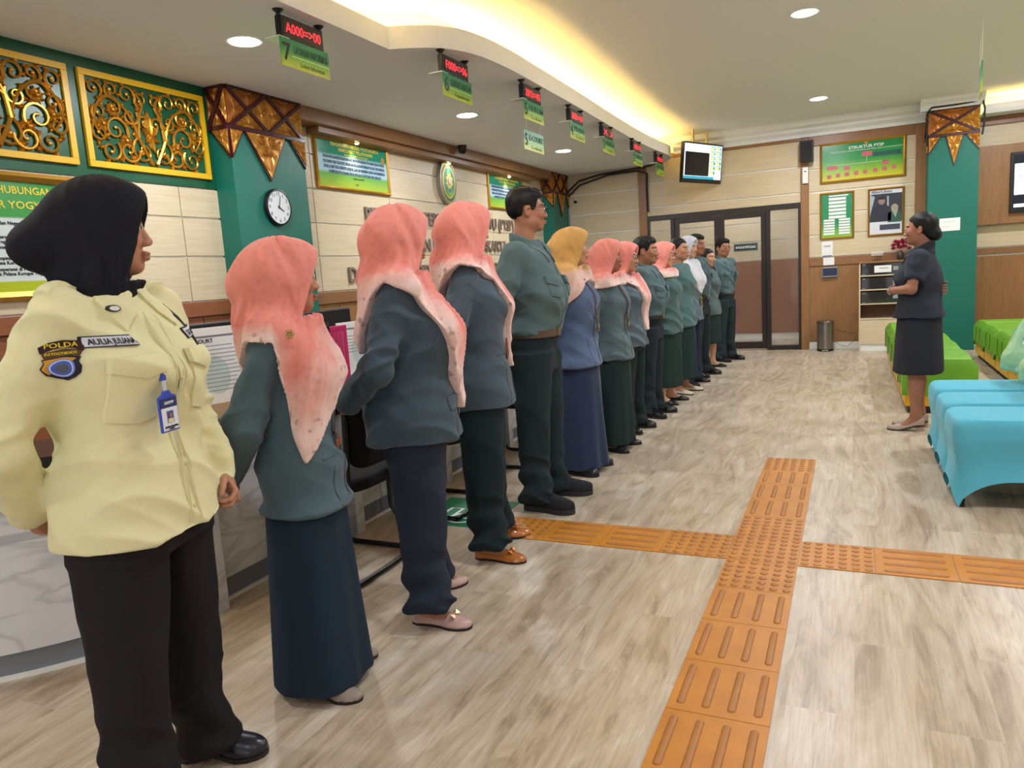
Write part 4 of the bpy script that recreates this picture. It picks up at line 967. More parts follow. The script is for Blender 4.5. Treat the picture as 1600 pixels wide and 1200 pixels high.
def collar(P, w=.075, gap=.016, col=None):
    s = P['s']; m = P['mtt']; G = Grid(np.array([-.12, -.12, 1.29])*s, np.array([.12, .13, 1.42])*s, .005)
    G.loft([(1.300*s, 0, .010*s, .094*s, .088*s), (1.335*s, 0, .014*s, .083*s, .080*s), (1.368*s, 0, .020*s, .079*s, .075*s), (1.386*s, 0, .024*s, .074*s, .070*s)], 0, 2.1)
    X, Y, Z = G.x[:, None, None], G.y[None, :, None], G.z[None, None, :]
    G.F = np.maximum(G.F, (Z-(1.36*s+.45*(Y-.0)))*.8).astype(f32)
    G.ell((0, .012*s, 1.395*s), np.array([.066, .066, .06])*s, .004, op='s'); G.ell((0, -.085*s, 1.36*s), np.array([gap, .05, .07])*s, .006, op='s')
    V, Q = G.mesh(1); o = sdf_obj('collar', V, Q, m, P['root'])
    sk = Skin(np.concatenate([P['up'][0], V]), np.concatenate([P['up'][1], Q+len(P['up'][0])]))
    for sg in (-1, 1):
        poly = [(sg*.010, 1.322), (sg*.030, 1.352), (sg*.066, 1.340), (sg*.100, 1.305), (sg*.074, 1.232), (sg*.040, 1.268)]
        if sg < 0: poly = poly[::-1]
        patch('collar_wing', scl(poly, s), FR(s), sk, .001, .007, m, P['root'], rings=4, attr_sub=8)
def pockets(P, y0=1.0, y1=1.13, x0=.04, x1=.135, flap=True, both=True, cargo=False):
    s = P['s']; m = P['mtt']
    for sg in ((-1, 1) if both else (-1,)):
        body = [(sg*x0, y1), (sg*x0, y0+.012), (sg*(x0+x1)/2, y0), (sg*x1, y0+.012), (sg*x1, y1)]
        fl = [(sg*(x0-.004), y1+.012), (sg*(x0-.004), y1-.022), (sg*(x0+x1)/2, y1-.042), (sg*(x1+.004), y1-.022), (sg*(x1+.004), y1+.012)]
        if sg > 0: body, fl = body[::-1], fl[::-1]
        patch('pocket', scl(body[::-1], s), FR(s), P['usk'], .001, .006, m, P['upper'], puff=.008)
        patch('pocket_flap', scl(fl[::-1], s), FR(s), P['usk'], .009, .010, m, P['upper'], puff=.004)
def placket(P, z0, z1, n=5, col=(60, 66, 70)):
    s = P['s']; patch('placket', scl(quad(-.016, z0, .016, z1), s), FR(s), P['usk'], 0, .004, P['mtt'], P['upper'], attr_sub=40, rings=2)
    for k in range(n): button(P, 0, z0+(z1-z0)*(k+.5)/n, .005, col)
def lanyard(P, side, zb, x=None, strap=(120, 60, 50), card=(112, 62, 44), fromz=1.27):
    """strap from the neck to a small card hanging on the front"""
    s = P['s']; xb = (.03 if x is None else x); root = P['root']; pts = []
    sk = P['usk']
    for t in np.linspace(0, 1, 14):
        xx = (side*.075*(1-t)+xb*t)*s; zz = (fromz*(1-t)+(zb+.06)*t)*s; h = sk.hit((xx, -.6, zz), (0, 1, 0), .006)
        if h: pts.append(h)
    if len(pts) < 2: return
    b = MB()
    for i in range(len(pts)-1):
        w_ = Vector((.006, 0, .002)); a, c_ = pts[i], pts[i+1]; b.add([a-w_, a+w_, c_+w_, c_-w_, a-w_+Vector((0, -.002, 0)), a+w_+Vector((0, -.002, 0)), c_+w_+Vector((0, -.002, 0)), c_-w_+Vector((0, -.002, 0))], [(0, 1, 2, 3), (7, 6, 5, 4), (0, 4, 5, 1), (1, 5, 6, 2), (2, 6, 7, 3), (3, 7, 4, 0)])
    b.build('lanyard', M('strap_%d' % strap[0], strap, .8), root)
    e = pts[-1]; n = Vector((0, -1, 0))
    bd = MB().box(tuple(e+Vector((-.026, -.012, -.115))), tuple(e+Vector((.026, -.004, -.018)))).box(tuple(e+Vector((-.006, -.010, -.02))), tuple(e+Vector((.006, -.006, .004)))).build('id_card_holder', M('card_%d_%d_%d' % card, card, .5), root, bevel=.003)
    MB().box(tuple(e+Vector((-.017, -.0135, -.10))), tuple(e+Vector((.017, -.0119, -.04)))).build('id_card', M('id_card_print', (46, 70, 56), .4), bd)
    MB().box(tuple(e+Vector((-.008, -.0142, -.088))), tuple(e+Vector((.008, -.0134, -.06)))).build('photo', M('id_photo', (170, 150, 160), .5), bd)
def jacket_trim(P, hem, flap=False, buttons=(1.02, .92), pocket_z=.86):
    s = P['s']; m = P['mtt']; dk = M('seam_dark', (34, 44, 50), .9)  # dk: dark tone of the dart seam line
    seam('front_edge', scl([(.006, hem+.004), (.006, 1.12)], s), FR(s), P['usk'], .0022, m, P['upper'], .001)
    if flap: patch('pocket_flap', scl(quad(-.135, pocket_z-.03, -.045, pocket_z+.02), s), FR(s), P['usk'], 0, .006, m, P['upper'], puff=.002)
    else: seam('pocket_welt', scl([(-.13, pocket_z-.004), (-.05, pocket_z+.004)], s), FR(s), P['usk'], .003, m, P['upper'], .001)
    for b in buttons: button(P, -.006, b, .007, (48, 56, 60))
    seam('dart_seam', scl([(-.09, pocket_z-.035), (-.09, hem+.006)], s), FR(s), P['usk'], .0014, dk, P['upper'], .0)
G1 = 'staff standing in a row along the counters'
# ================================================================== the guard
P = build_person(dict(H=1.615, x=-1.285, y=-2.13, face=10, head=47, nod=0, vox=.0062, bvox=.008, fine=True, g=1.13, wrinkle=.8, seed=2, ease=.0, slw=1.04,
    label='guard in cream uniform shirt, black trousers and black headscarf wearing a blue ID card', group=G1,
    top=((218, 213, 170), .735), topname='shirt', bottom=('trousers', (27, 24, 27), .05), legw=1.0, hijab=dict(mat=BLACKS, tuck=True, bun=1.5, bunz=-.03, peak=.022, hem=[(-180, 1.3), (180, 1.3)], fold=.45),
    shoe=('boot', (28, 29, 38)), heel=.035, armL='hem', armR='backlow', handz=(.66, .86), headdrop=.140, curl=(.9, .9, .6), thumb={}, skin=(182, 130, 104), feet=((-.115, .06, -100), (.115, .085, -74))))
s = P['s']; usk = P['usk']; mc = P['mtt']; ru = P['root']
collar(P); placket(P, .74, 1.27, 5, (206, 198, 150))
pockets(P, 1.02, 1.165, .05, .15)
patch('yoke_badge', [(-.082*s+.011*math.cos(a), 1.285*s+.008*math.sin(a)) for a in [2*PI*k/14 for k in range(14)]], FR(s), usk, .012, .003, M('badge_black', (20, 20, 26), .5), ru, rings=2)
patch('yoke_badge', [(-.082*s+.008*math.cos(a), 1.285*s+.0055*math.sin(a)) for a in [2*PI*k/14 for k in range(14)]], FR(s), usk, .014, .003, M('badge_white', (226, 226, 224), .5), ru, rings=2)
for sg, t in ((-1, 'AULIA JULIANA'), (1, 'SATPAM')):
    cx = sg*.124; fr = frame((cx*s, -.35, 1.214*s), (1, 0, -.06 if sg < 0 else .06), (0, 0, 1))
    patch('name_tape', quad(-.043, -.013, .043, .013), fr, usk, .003, .003, M('tape_border', (18, 22, 34), .7), P['upper'], rings=3)
    patch('name_tape_field', quad(-.0405, -.0105, .0405, .0105), fr, usk, .005, .0025, M('tape_white', (214, 216, 226), .7), P['upper'], rings=3)
    text_on(t, .013, frame(Vector(fr.translation)-fr.to_3x3() @ Vector((0, .0065, 0)), fr.to_3x3() @ Vector((1, 0, 0)), fr.to_3x3() @ Vector((0, 1, 0))), usk, .011, M('tape_ink', (18, 20, 30), .7), P['upper'], w=.072)
# sleeve patches on the right arm
fa = FS(s, 10); arm_z = 1.20; mk = M('patch_maroon', (58, 24, 34), .8); my_ = M('patch_yellow', (226, 200, 40), .8)
def arc_strip(r0, r1, a0, a1, cz): return [(r1*math.sin(a), cz+r1*math.cos(a)) for a in np.linspace(-a0, a0, 9)]+[(r0*math.sin(a), cz+r0*math.cos(a)) for a in np.linspace(a1, -a1, 9)]
ux = .004
fp = frame(fa.translation+Vector((0, 0, arm_z*s))+fa.to_3x3() @ Vector((ux, 0, 0)), fa.to_3x3() @ Vector((1, 0, 0)), (0, 0, 1))
KS = .74
def sp2(pts): return [(x_*KS, z_*KS) for x_, z_ in pts]
patch('sleeve_tab', sp2([(-.047, .018), (-.024, .030), (0, .034), (.024, .030), (.047, .018), (.042, -.001), (.02, .009), (0, .012), (-.02, .009), (-.042, -.001)][::-1]), fp, usk, .002, .003, mk, P['upper'], rings=2, c=(0, .018*KS))
text_on('POLDA', .014*KS, frame(fp @ Vector((0, .0135*KS, 0)), fp.to_3x3() @ Vector((1, 0, 0)), (0, 0, 1)), usk, .008, my_, P['upper'], w=.064*KS)
patch('sleeve_tab', sp2([(-.040, .000), (0, .008), (.040, .000), (.034, -.016), (0, -.010), (-.034, -.016)][::-1]), fp, usk, .002, .003, M('patch_brown', (96, 62, 34), .8), P['upper'], rings=2)
text_on('D.I.YOGYAKARTA', .008*KS, frame(fp @ Vector((0, -.008*KS, 0)), fp.to_3x3() @ Vector((1, 0, 0)), (0, 0, 1)), usk, .008, my_, P['upper'], w=.062*KS)
shield = [(-.038, -.018), (0, -.012), (.038, -.018), (.034, -.03), (.042, -.045), (.036, -.066), (.02, -.078), (0, -.086), (-.02, -.078), (-.036, -.066), (-.042, -.045), (-.034, -.03)]
patch('sleeve_shield', sp2(shield[::-1]), fp, usk, .002, .003, M('patch_dark', (34, 28, 50), .8), P['upper'], rings=3)
patch('shield_gold', sp2([(-.034, -.021), (0, -.016), (.030, -.021), (-.030, -.064), (-.038, -.046), (-.031, -.031)][::-1]), fp, usk, .004, .003, M('patch_gold', (206, 150, 40), .8), P['upper'], rings=3, c=(-.012*KS, -.035*KS))
for r, col in ((.027, (120, 140, 220)), (.024, (230, 232, 240)), (.022, (70, 100, 190)), (.014, (86, 90, 104))):
    patch('shield_disc', sp2([(r*math.cos(a), -.048+r*math.sin(a)) for a in [2*PI*k/18 for k in range(18)]]), fp, usk, .006+(.028-r)*.12, .003, M('disc_%d' % col[0], col, .8), P['upper'], rings=2)
# epaulettes, cord, badge
for sg in (-1, 1):
    ft_ = frame((sg*.128*s, .012*s, 1.6*s), (1, 0, 0), (0, 1, 0))
    patch('epaulette', scl([(-.052, -.021), (.052, -.021), (.052, .021), (-.052, .021)], s), ft_, usk, .002, .008, mc, P['upper'], puff=.002)
cord = [usk.hit((x*s, -.6, z*s), (0, 1, 0), .004) for x, z in ((.085, 1.285), (.11, 1.25), (.135, 1.205), (.15, 1.15))]
MB().tube([q for q in cord if q], .004, 6).build('whistle_cord', mt_black, ru, smooth=True)
e = usk.hit((-.066*s, -.6, 1.118*s), (0, 1, 0), .012)
mblue = M('id_blue', (52, 72, 186), .35)
MB().box(e+Vector((-.008, -.004, -.005)), e+Vector((.008, .006, .022))).build('badge_clip', mblue, ru, bevel=.002)
MB().box(e+Vector((-.005, -.003, -.03)), e+Vector((.005, 0, -.004))).build('badge_strap', M('clear_strap', (200, 206, 214), .3), ru)
ic = MB().prism([e+Vector(q) for q in ((-.030, -.006, -.125), (.030, -.006, -.125), (.030, -.006, -.042), (.014, -.006, -.036), (.010, -.006, -.028), (-.010, -.006, -.028), (-.014, -.006, -.036), (-.030, -.006, -.042))], (0, .006, 0)).build('id_card', mblue, ru, bevel=.002)
def fl(a, z0, b, z1, col, nm, dy=-.0072): return MB().box(e+Vector((a, dy, z0)), e+Vector((b, -.0055, z1))).build(nm, M('print_%d_%d_%d' % col, col, .5), ic)
fl(-.026, -.121, .026, -.068, (224, 228, 236), 'card_field'); fl(-.027, -.068, .027, -.046, (36, 46, 104), 'card_header'); fl(-.011, -.104, .011, -.076, (74, 84, 150), 'card_photo', -.0076)
MB().lathe([(.0052, 0), (.0052, .0006)], e+Vector((0, -.0086, -.087)), 12, (0, -1, 0)).build('photo_face', M('photo_skin', (150, 104, 84), .6), ic)
fl(-.0085, -.104, .0085, -.094, (214, 208, 160), 'photo_shirt', -.0082)
for t, z, h in (('BAPMP', -.060, .007), ('AULIA JULIANA', -.115, .0045), ('SATPAM', -.1195, .003)):
    txt(t, h, frame(Vector(ru.location)+e+Vector((0, -.0082, z)), (1, 0, 0), (0, 0, 1)), ru, M('white_print', (236, 238, 244), .5) if z > -.1 else mt_ink).parent = ic
# ================================================================== staff
P2 = build_person(dict(H=1.475, x=-1.26, y=-1.545, face=26, head=54, vox=.0062, bvox=.008, fine=True, seed=1, g=.98, handz=(.60, .84), wrinkle=.8, flarehem=.012,
    label='woman in teal blazer, long navy skirt and coral headscarf pinned at the shoulder', group=G1, top=((74, 93, 103), .675), bottom=('skirt', (26, 42, 58), .035), flare=(.195, .165),
    hijab=dict(mat=CORAL, bun=.9, off=.020, fold=.85, hem=[(-180, 1.08), (-120, 1.12), (-60, 1.15), (0, 1.05), (25, 1.0), (50, .91), (66, .86), (76, .96), (83, 1.26), (110, 1.27), (135, 1.15), (180, 1.08)]), shoe=('pump', (150, 136, 124)), heel=.03, armL='back', armR='lowtight', skin=(176, 124, 98)))
jacket_trim(P2, .675); lanyard(P2, -1, .86, -.01, (90, 46, 40), (128, 74, 58))
ho, hv, hq = P2['hijab']; hsk = Skin(hv, hq); a_ = math.radians(74); s = P2['s']
d_ = Vector((math.sin(a_), math.cos(a_), 0)); q_ = hsk.hit(Vector((0, 0, 1.285*s))-d_*.6, d_, .003)
if q_:
    b = MB()
    for k in range(6): t_ = 2*PI*k/6; uu = Vector((-d_.y, d_.x, 0)); b.lathe([(.0055, 0), (.005, .004), (.002, .006)], q_+uu*(.009*math.cos(t_))+Vector((0, 0, .009*math.sin(t_))), 8, -d_)
    b.lathe([(.005, 0), (.004, .006)], q_, 8, -d_); b.build('brooch', M('brooch_gold', (196, 160, 110), .25, .8), ho, smooth=True)
P3 = build_person(dict(H=1.60, x=-1.20, y=-.96, face=26, head=60, vox=.0065, bvox=.008, fine=True, seed=3, g=1.24, belly=.03, handz=(.80, .95), wrinkle=.9,
    label='stout woman in slate blazer with flap pocket, navy trousers and blush bow flats', group=G1, top=((62, 76, 88), .712), bottom=('trousers', (34, 42, 56), .075), legw=.98,
    hijab=dict(mat=CORAL, bun=.8, hem=[(-180, 1.05), (-90, 1.12), (-25, 1.0), (-4, .83), (8, .82), (22, .94), (40, 1.10), (65, 1.26), (95, 1.32), (125, 1.22), (155, 1.06), (180, 1.05)]), shoe=('flat', (196, 160, 152)), bow=(206, 170, 140), armR='back', armL='back', feet=((-.12, .05, -112), (.11, .07, -62))))
jacket_trim(P3, .712, True, (.99, .90), .86)
P4 = build_person(dict(H=1.655, x=-1.25, y=-.31, face=22, head=56, vox=.0068, bvox=.009, fine=True, seed=4, g=1.10, wrinkle=.8,
    label='woman in slate blazer, dark green trousers and glossy tan bow flats', group=G1, top=((66, 80, 92), .694), bottom=('trousers', (22, 36, 40), .07), legw=1.02,
    hijab=dict(mat=CORAL, bun=.8, hem=[(-180, 1.12), (-30, 1.2), (-14, .95), (-6, .86), (4, .86), (14, 1.10), (28, 1.25), (60, 1.30), (90, 1.33), (130, 1.24), (155, 1.12), (180, 1.12)]), shoe=('flat', (176, 104, 44)), shoegloss=.2, shoecoat=.6, bow=(176, 104, 44), feet=((-.11, .05, -110), (.11, .05, -80))))
jacket_trim(P4, .694, False, (1.0, .9), .93); lanyard(P4, -1, .95, -.01, (96, 50, 42), (140, 80, 62))
def man(**k):
    d = dict(male=True, vox=.0085, bvox=.0085, tucked=True, topname='shirt', hair='short', group=G1, waist=.93); d.update(k); P = build_person(d)
    collar(P); placket(P, d['top'][1]+.02, 1.27, 5); pockets(P, 1.06, 1.155, .05, .135)
    s = P['s']; tr = P['torso'](-.006, .885, .93); z0 = tr[0][0]
    B = np.array(tr); cx, cy, rx, ry = B[:, 1:].mean(0); n = 40; b = MB(); w_ = .017*s
    for k_ in range(n):
        pass
    prof = [(-w_, .0), (-w_, .006), (w_, .006), (w_, .0)]; zc = d['top'][1]*s+.004
    vs = [(cx+(rx+o)*math.copysign(abs(math.cos(a))**(2/2.35), math.cos(a)), cy+(ry+o)*math.copysign(abs(math.sin(a))**(2/2.35), math.sin(a)), zc+z) for a in [2*PI*k_/n for k_ in range(n)] for z, o in prof]
    b.add(vs, [(4*k_+i, 4*((k_+1) % n)+i, 4*((k_+1) % n)+(i+1) % 4, 4*k_+(i+1) % 4) for k_ in range(n) for i in range(4)])
    bl = b.build('belt', M('belt_%d' % d.get('belt', (30,))[0], d.get('belt', (30, 26, 24)), .4), P['root'], smooth=True)
    MB().box((cx-.022, cy-ry-.012, zc-w_*1.1), (cx+.022, cy-ry-.004, zc+w_*1.1)).build('buckle', M('buckle_metal', (150, 132, 100), .3, .8), bl, bevel=.002)
    return P
P5 = man(H=1.775, x=-1.26, y=.43, face=4, head=34, vox=.007, fine=True, g=.99, belly=.055, label='tall man in tucked teal shirt, brown belt, glasses and black sneakers', top=((84, 104, 106), .885), bottom=('trousers', (30, 42, 46), .045), belt=(86, 66, 52), glasses=True, shoe=('sneaker', (24, 25, 32)), skin=(168, 116, 90), seed=5, feet=((-.12, .06, -98), (.12, .05, -78)))
P6 = build_person(dict(H=1.585, x=-1.27, y=1.15, face=0, head=22, vox=.008, seed=6, g=1.0, label='woman in blue jacket, long navy skirt and mustard headscarf', group=G1, top=((86, 102, 134), .712), bottom=('skirt', (38, 50, 76), .04), flare=(.20, .17), flarehem=.012,
    hijab=dict(mat=MUSTARD, bun=.7, hem=[(-180, 1.15), (-60, 1.2), (-20, 1.26), (0, 1.27), (35, 1.24), (60, 1.16), (78, 1.12), (95, 1.2), (120, 1.2), (180, 1.15)]), shoe=('oxford', (30, 30, 42)), skin=(190, 140, 112)))
lanyard(P6, -1, .98, .0, (90, 60, 56), (92, 76, 50)); jacket_trim(P6, .712, False, (), .93)
P7 = build_person(dict(H=1.52, x=-1.23, y=1.77, face=-2, head=14, vox=.0085, seed=7, g=1.02, label='woman in grey green blazer and long dark green skirt beside the mustard headscarf', group=G1, top=((86, 102, 108), .70), bottom=('skirt', (28, 44, 44), .05), flarehem=.012,
    hijab=dict(mat=CORAL, bun=.7, hem=[(-180, 1.22), (-60, 1.25), (0, 1.27), (40, 1.25), (90, 1.24), (180, 1.22)]), shoe=('flat', (26, 24, 28)), skin=(150, 100, 78)))
lanyard(P7, -1, .98, .0, (96, 60, 56), (92, 76, 50)); jacket_trim(P7, .70, False, (), .92)
P8 = build_person(dict(H=1.51, x=-1.27, y=2.37, face=-8, head=0, vox=.0085, bvox=.007, seed=8, g=1.08, glasses=True, label='bespectacled woman with long coral scarf tail, slate blazer and dark trousers', group=G1, top=((88, 102, 112), .73), bottom=('trousers', (26, 38, 40), .04),
    hijab=dict(mat=CORAL, bun=.6, hem=[(-180, 1.2), (-60, 1.24), (-40, 1.05), (-22, .86), (-6, .86), (8, 1.05), (22, 1.22), (60, 1.27), (110, 1.27), (180, 1.2)]), shoe=('oxford', (24, 23, 26)), skin=(186, 138, 112)))
P9 = man(H=1.56, x=-1.26, y=3.0, face=-4, head=2, g=1.06, belly=.05, bvox=.007, moustache=True, label='stocky man with moustache in tucked grey green shirt and black shoes', top=((78, 98, 102), .89), bottom=('trousers', (30, 38, 44), .04), shoe=('oxford', (20, 20, 24)), skin=(158, 108, 82), seed=9)
P10 = build_person(dict(H=1.525, x=-1.25, y=3.62, armL='tight', armR='tight', face=-8, head=-4, vox=.009, bvox=.007, seed=10, g=1.06, glasses=True, label='bespectacled woman in dark green jacket and calf length green skirt with coral scarf', group=G1, top=((70, 94, 92), .70), bottom=('skirt', (30, 48, 44), .17), flare=(.175, .15),
    hijab=dict(mat=CORAL, bun=.6, hem=[(-180, 1.24), (0, 1.26), (180, 1.24)]), shoe=('flat', (24, 23, 26)), skin=(196, 146, 116)))
P11 = build_person(dict(H=1.57, x=-1.22, y=4.18, face=-8, head=-14, armL='tight', armR='tight', vox=.009, bvox=.008, seed=11, hair='bun', label='woman with tied black hair in teal jacket wearing cream cap toe flats', group=G1, top=((78, 106, 106), .70), bottom=('skirt', (30, 46, 46), .16), shoe=('flat', (206, 190, 164)), skin=(176, 126, 98)))
P12 = build_person(dict(H=1.60, x=-1.25, y=4.74, face=-10, head=-10, armL='tight', armR='tight', vox=.009, bvox=.008, seed=12, label='woman in pale grey floral headscarf, grey jacket and navy trousers', group=G1, top=((94, 110, 122), .70), bottom=('trousers', (32, 40, 56), .04),
    hijab=dict(mat=GREYS, bun=.6, hem=[(-180, 1.2), (-60, 1.2), (-20, 1.05), (0, .98), (25, 1.02), (60, 1.2), (180, 1.2)]), shoe=('flat', (26, 24, 28)), skin=(200, 152, 124)))
lanyard(P12, -1, .90, .02, (120, 80, 60), (134, 110, 60))
P13 = man(H=1.63, x=-1.26, y=5.33, face=-14, head=-26, armL='tight', armR='tight', bvox=.008, label='young man with short black hair in grey green shirt behind the grey headscarf', top=((76, 94, 98), .885), bottom=('trousers', (34, 40, 46), .04), shoe=('oxford', (24, 23, 26)), skin=(160, 108, 82), seed=13)
P14 = build_person(dict(H=1.475, x=-1.25, y=5.97, armL='tight', armR='tight', face=-18, head=-22, vox=.009, bvox=.008, seed=14, hair='long', label='young woman with long black hair in grey jacket and knee length green skirt', group=G1, top=((82, 98, 102), .72), bottom=('skirt', (30, 46, 46), .34), flare=(.18, .15), shoe=('flat', (26, 24, 28)), skin=(198, 150, 122)))
P15 = man(H=1.60, x=-1.17, y=6.68, face=-25, head=-46, bvox=.007, glasses=True, label='man with glasses in teal shirt at the row end beside the glass door', top=((84, 106, 112), .885), bottom=('trousers', (34, 46, 48), .04), shoe=('oxford', (24, 23, 26)), skin=(176, 124, 96), seed=15, tucked=True)
# ================================================================== the woman addressing the row
PL_ = build_person(dict(H=1.565, x=.80, y=2.70, face=170, head=163, vox=.0075, bvox=.0065, fine=True, seed=16, g=1.14, hair='bun', sleeve='short', slw=1.0, wrinkle=.7, label='woman in short sleeved charcoal suit and knee length skirt facing the row', top=((46, 49, 60), .845), bottom=('skirt', (40, 42, 52), .43), flare=(.185, .165),
    shoe=('pump', (164, 142, 128)), heel=.035, armL='fold', armR='across', handz=(.93, 1.10), skin=(160, 110, 88), lips=(140, 76, 68), feet=((-.07, .06, -96), (.08, .05, -88)), flarehem=.014))
collar(PL_, gap=.02)
b = MB(); a_ = PL_['arms'][1]; d_ = Vector(a_[4]-a_[3]).normalized(); w0 = Vector(a_[4])-d_*.012; uu, vv, _ = basis(d_)
b.tube([w0+(uu*math.cos(t)+vv*math.sin(t))*.030 for t in [2*PI*k/16 for k in range(16)]], .0055, 6, closed=True).build('wristwatch', M('watch_steel', (190, 188, 184), .25, .9), PL_['root'], smooth=True)
# ================================================================== fittings and furniture
def grad(name, stops, rough=.3):
    """print that changes colour up its own height"""
    if name in MATS: return MATS[name]
    m = bpy.data.materials.new(name); m.use_nodes = True; N = m.node_tree.nodes; L = m.node_tree.links; b = N['Principled BSDF']
    tc = N.new('ShaderNodeTexCoord'); sx = N.new('ShaderNodeSeparateXYZ'); L.new(tc.outputs['Generated'], sx.inputs[0]); rp = N.new('ShaderNodeValToRGB'); cr = rp.color_ramp
    cr.elements[0].position = stops[0][0]; cr.elements[0].color = srgb(stops[0][1]); cr.elements[1].position = stops[-1][0]; cr.elements[1].color = srgb(stops[-1][1])
    for p, c in stops[1:-1]: e = cr.elements.new(p); e.color = srgb(c)
    L.new(sx.outputs[2], rp.inputs[0]); L.new(rp.outputs[0], b.inputs['Base Color']); b.inputs['Roughness'].default_value = rough; MATS[name] = m; return m
GY = grad('green_yellow_print', [(0, (196, 200, 30)), (.35, (120, 176, 40)), (.6, (40, 140, 74)), (1, (22, 128, 84))])
BLUEGR = grad('maklumat_print', [(0, (172, 190, 60)), (.28, (110, 176, 84)), (.36, (176, 206, 222)), (.68, (168, 204, 216)), (.72, (20, 140, 108)), (1, (26, 138, 116))], .2)
PLEDGE = grad('pledge_print', [(0, (176, 190, 40)), (.09, (176, 190, 40)), (.10, (206, 216, 214)), (.66, (206, 216, 214)), (.68, (60, 150, 70)), (1, (60, 150, 70))], .2)
STRUK = grad('structure_print', [(0, (206, 196, 50)), (.3, (128, 176, 50)), (.55, (44, 146, 72)), (1, (26, 132, 74))], .2)
FLOW = grad('flow_print', [(0, (140, 190, 60)), (.3, (30, 140, 84)), (1, (34, 136, 92))], .2)
def framed(name, fr, w, h, label, cat, printm, fw=.03, dep=.028, fm=None, group=None):
    """a picture frame of four mitred bars round a printed panel, hung on frame fr (origin = centre)"""
    root = empty(name, fr.translation, 0, label, cat, group); R3 = fr.to_3x3()
    u, v, n = [R3 @ Vector(q) for q in ((1, 0, 0), (0, 1, 0), (0, 0, 1))]
    o = Vector((0, 0, 0)); fm = fm or mt_goldframe
    c = [(-w/2, -h/2), (w/2, -h/2), (w/2, h/2), (-w/2, h/2)]
    for i in range(4):
        a, b = Vector(c[i]), Vector(c[(i+1) % 4]); ia = Vector((a.x*(1-2*fw/w), a.y*(1-2*fw/h))); ib = Vector((b.x*(1-2*fw/w), b.y*(1-2*fw/h)))
        P = lambda q, d: o+u*q.x+v*q.y+n*d
        m1a, m1b = a.lerp(ia, .45), b.lerp(ib, .45)
        vs = [P(a, .002), P(b, .002), P(b, dep*.7), P(a, dep*.7), P(m1a, dep), P(m1b, dep), P(ia, dep*.55), P(ib, dep*.55), P(ia, .002), P(ib, .002)]
        MB().add(vs, [(0, 1, 2, 3), (3, 2, 5, 4), (4, 5, 7, 6), (6, 7, 9, 8), (8, 9, 1, 0), (0, 3, 4, 6, 8), (1, 9, 7, 5, 2)]).build('frame_bar', fm, root)
    x, y = w/2-fw, h/2-fw
    MB().prism([o+u*a+v*b+n*.004 for a, b in ((-x, -y), (x, -y), (x, y), (-x, y))], n*.006).build('print', printm, root)
    def at(a, b, d=.0112): return frame(fr.translation+u*a+v*b+n*d, u, v)
    return root, at
def flat(name, at, x0, z0, x1, z1, mat, parent, th=.0008):
    fr = at((x0+x1)/2, (z0+z1)/2); me = MB().box((-(x1-x0)/2, -(z1-z0)/2, 0), ((x1-x0)/2, (z1-z0)/2, th)).mesh(name, mat)
    me.transform(Matrix.Translation(-Vector(parent.location)) @ fr); return link(name, me, parent)
def poly(name, at, pts, mat, parent, th=.0008, lift=0.):
    fr = at(0, 0, .0112+lift); me = MB().prism([(a, b, 0) for a, b in pts], (0, 0, th)).mesh(name, mat); me.transform(Matrix.Translation(-Vector(parent.location)) @ fr); return link(name, me, parent)
def disc(cx, cy, rx, ry, n=20): return [(cx+rx*math.cos(2*PI*k/n), cy+ry*math.sin(2*PI*k/n)) for k in range(n)]
my = M('print_yellow', (222, 206, 60), .5); mw = M('print_white', (236, 238, 236), .5); mk_ = M('print_black', (26, 28, 34), .5); mb_ = M('print_blue_grey', (70, 92, 120), .5); mg_ = M('print_dark_green', (18, 70, 54), .5); mr_ = M('print_rose', (196, 92, 104), .5)
def split_loose(o):
    me = o.data; n = len(me.vertices); par = list(range(n))
    def find(a):
        while par[a] != a: par[a] = par[par[a]]; a = par[a]
        return a
    for e in me.edges:
        a, b = find(e.vertices[0]), find(e.vertices[1])
        if a != b: par[a] = b
    g = {}
    for p_ in me.polygons: g.setdefault(find(p_.vertices[0]), []).append(tuple(p_.vertices))
    # front, back and side shells of one letter may be unconnected: merge groups that overlap along the line
    it = []
    for k, fs in g.items():
        ys = [me.vertices[i].co.y for f_ in fs for i in f_]; it.append([min(ys), max(ys), list(fs)])
    it.sort(key=lambda q: q[0]); out = []
    for q in it:
        if out and q[0] < out[-1][1]-.004: out[-1][1] = max(out[-1][1], q[1]); out[-1][2] += q[2]
        else: out.append(q)
    for _, _, fs in out:
        ids = sorted({i for f_ in fs for i in f_}); mp = {a: b for b, a in enumerate(ids)}; m2 = bpy.data.meshes.new('letter'); m2.from_pydata([tuple(me.vertices[i].co) for i in ids], [], [tuple(mp[i] for i in f_) for f_ in fs]); m2.materials.append(me.materials[0]); link('letter', m2, o.parent)
    bpy.data.objects.remove(o)
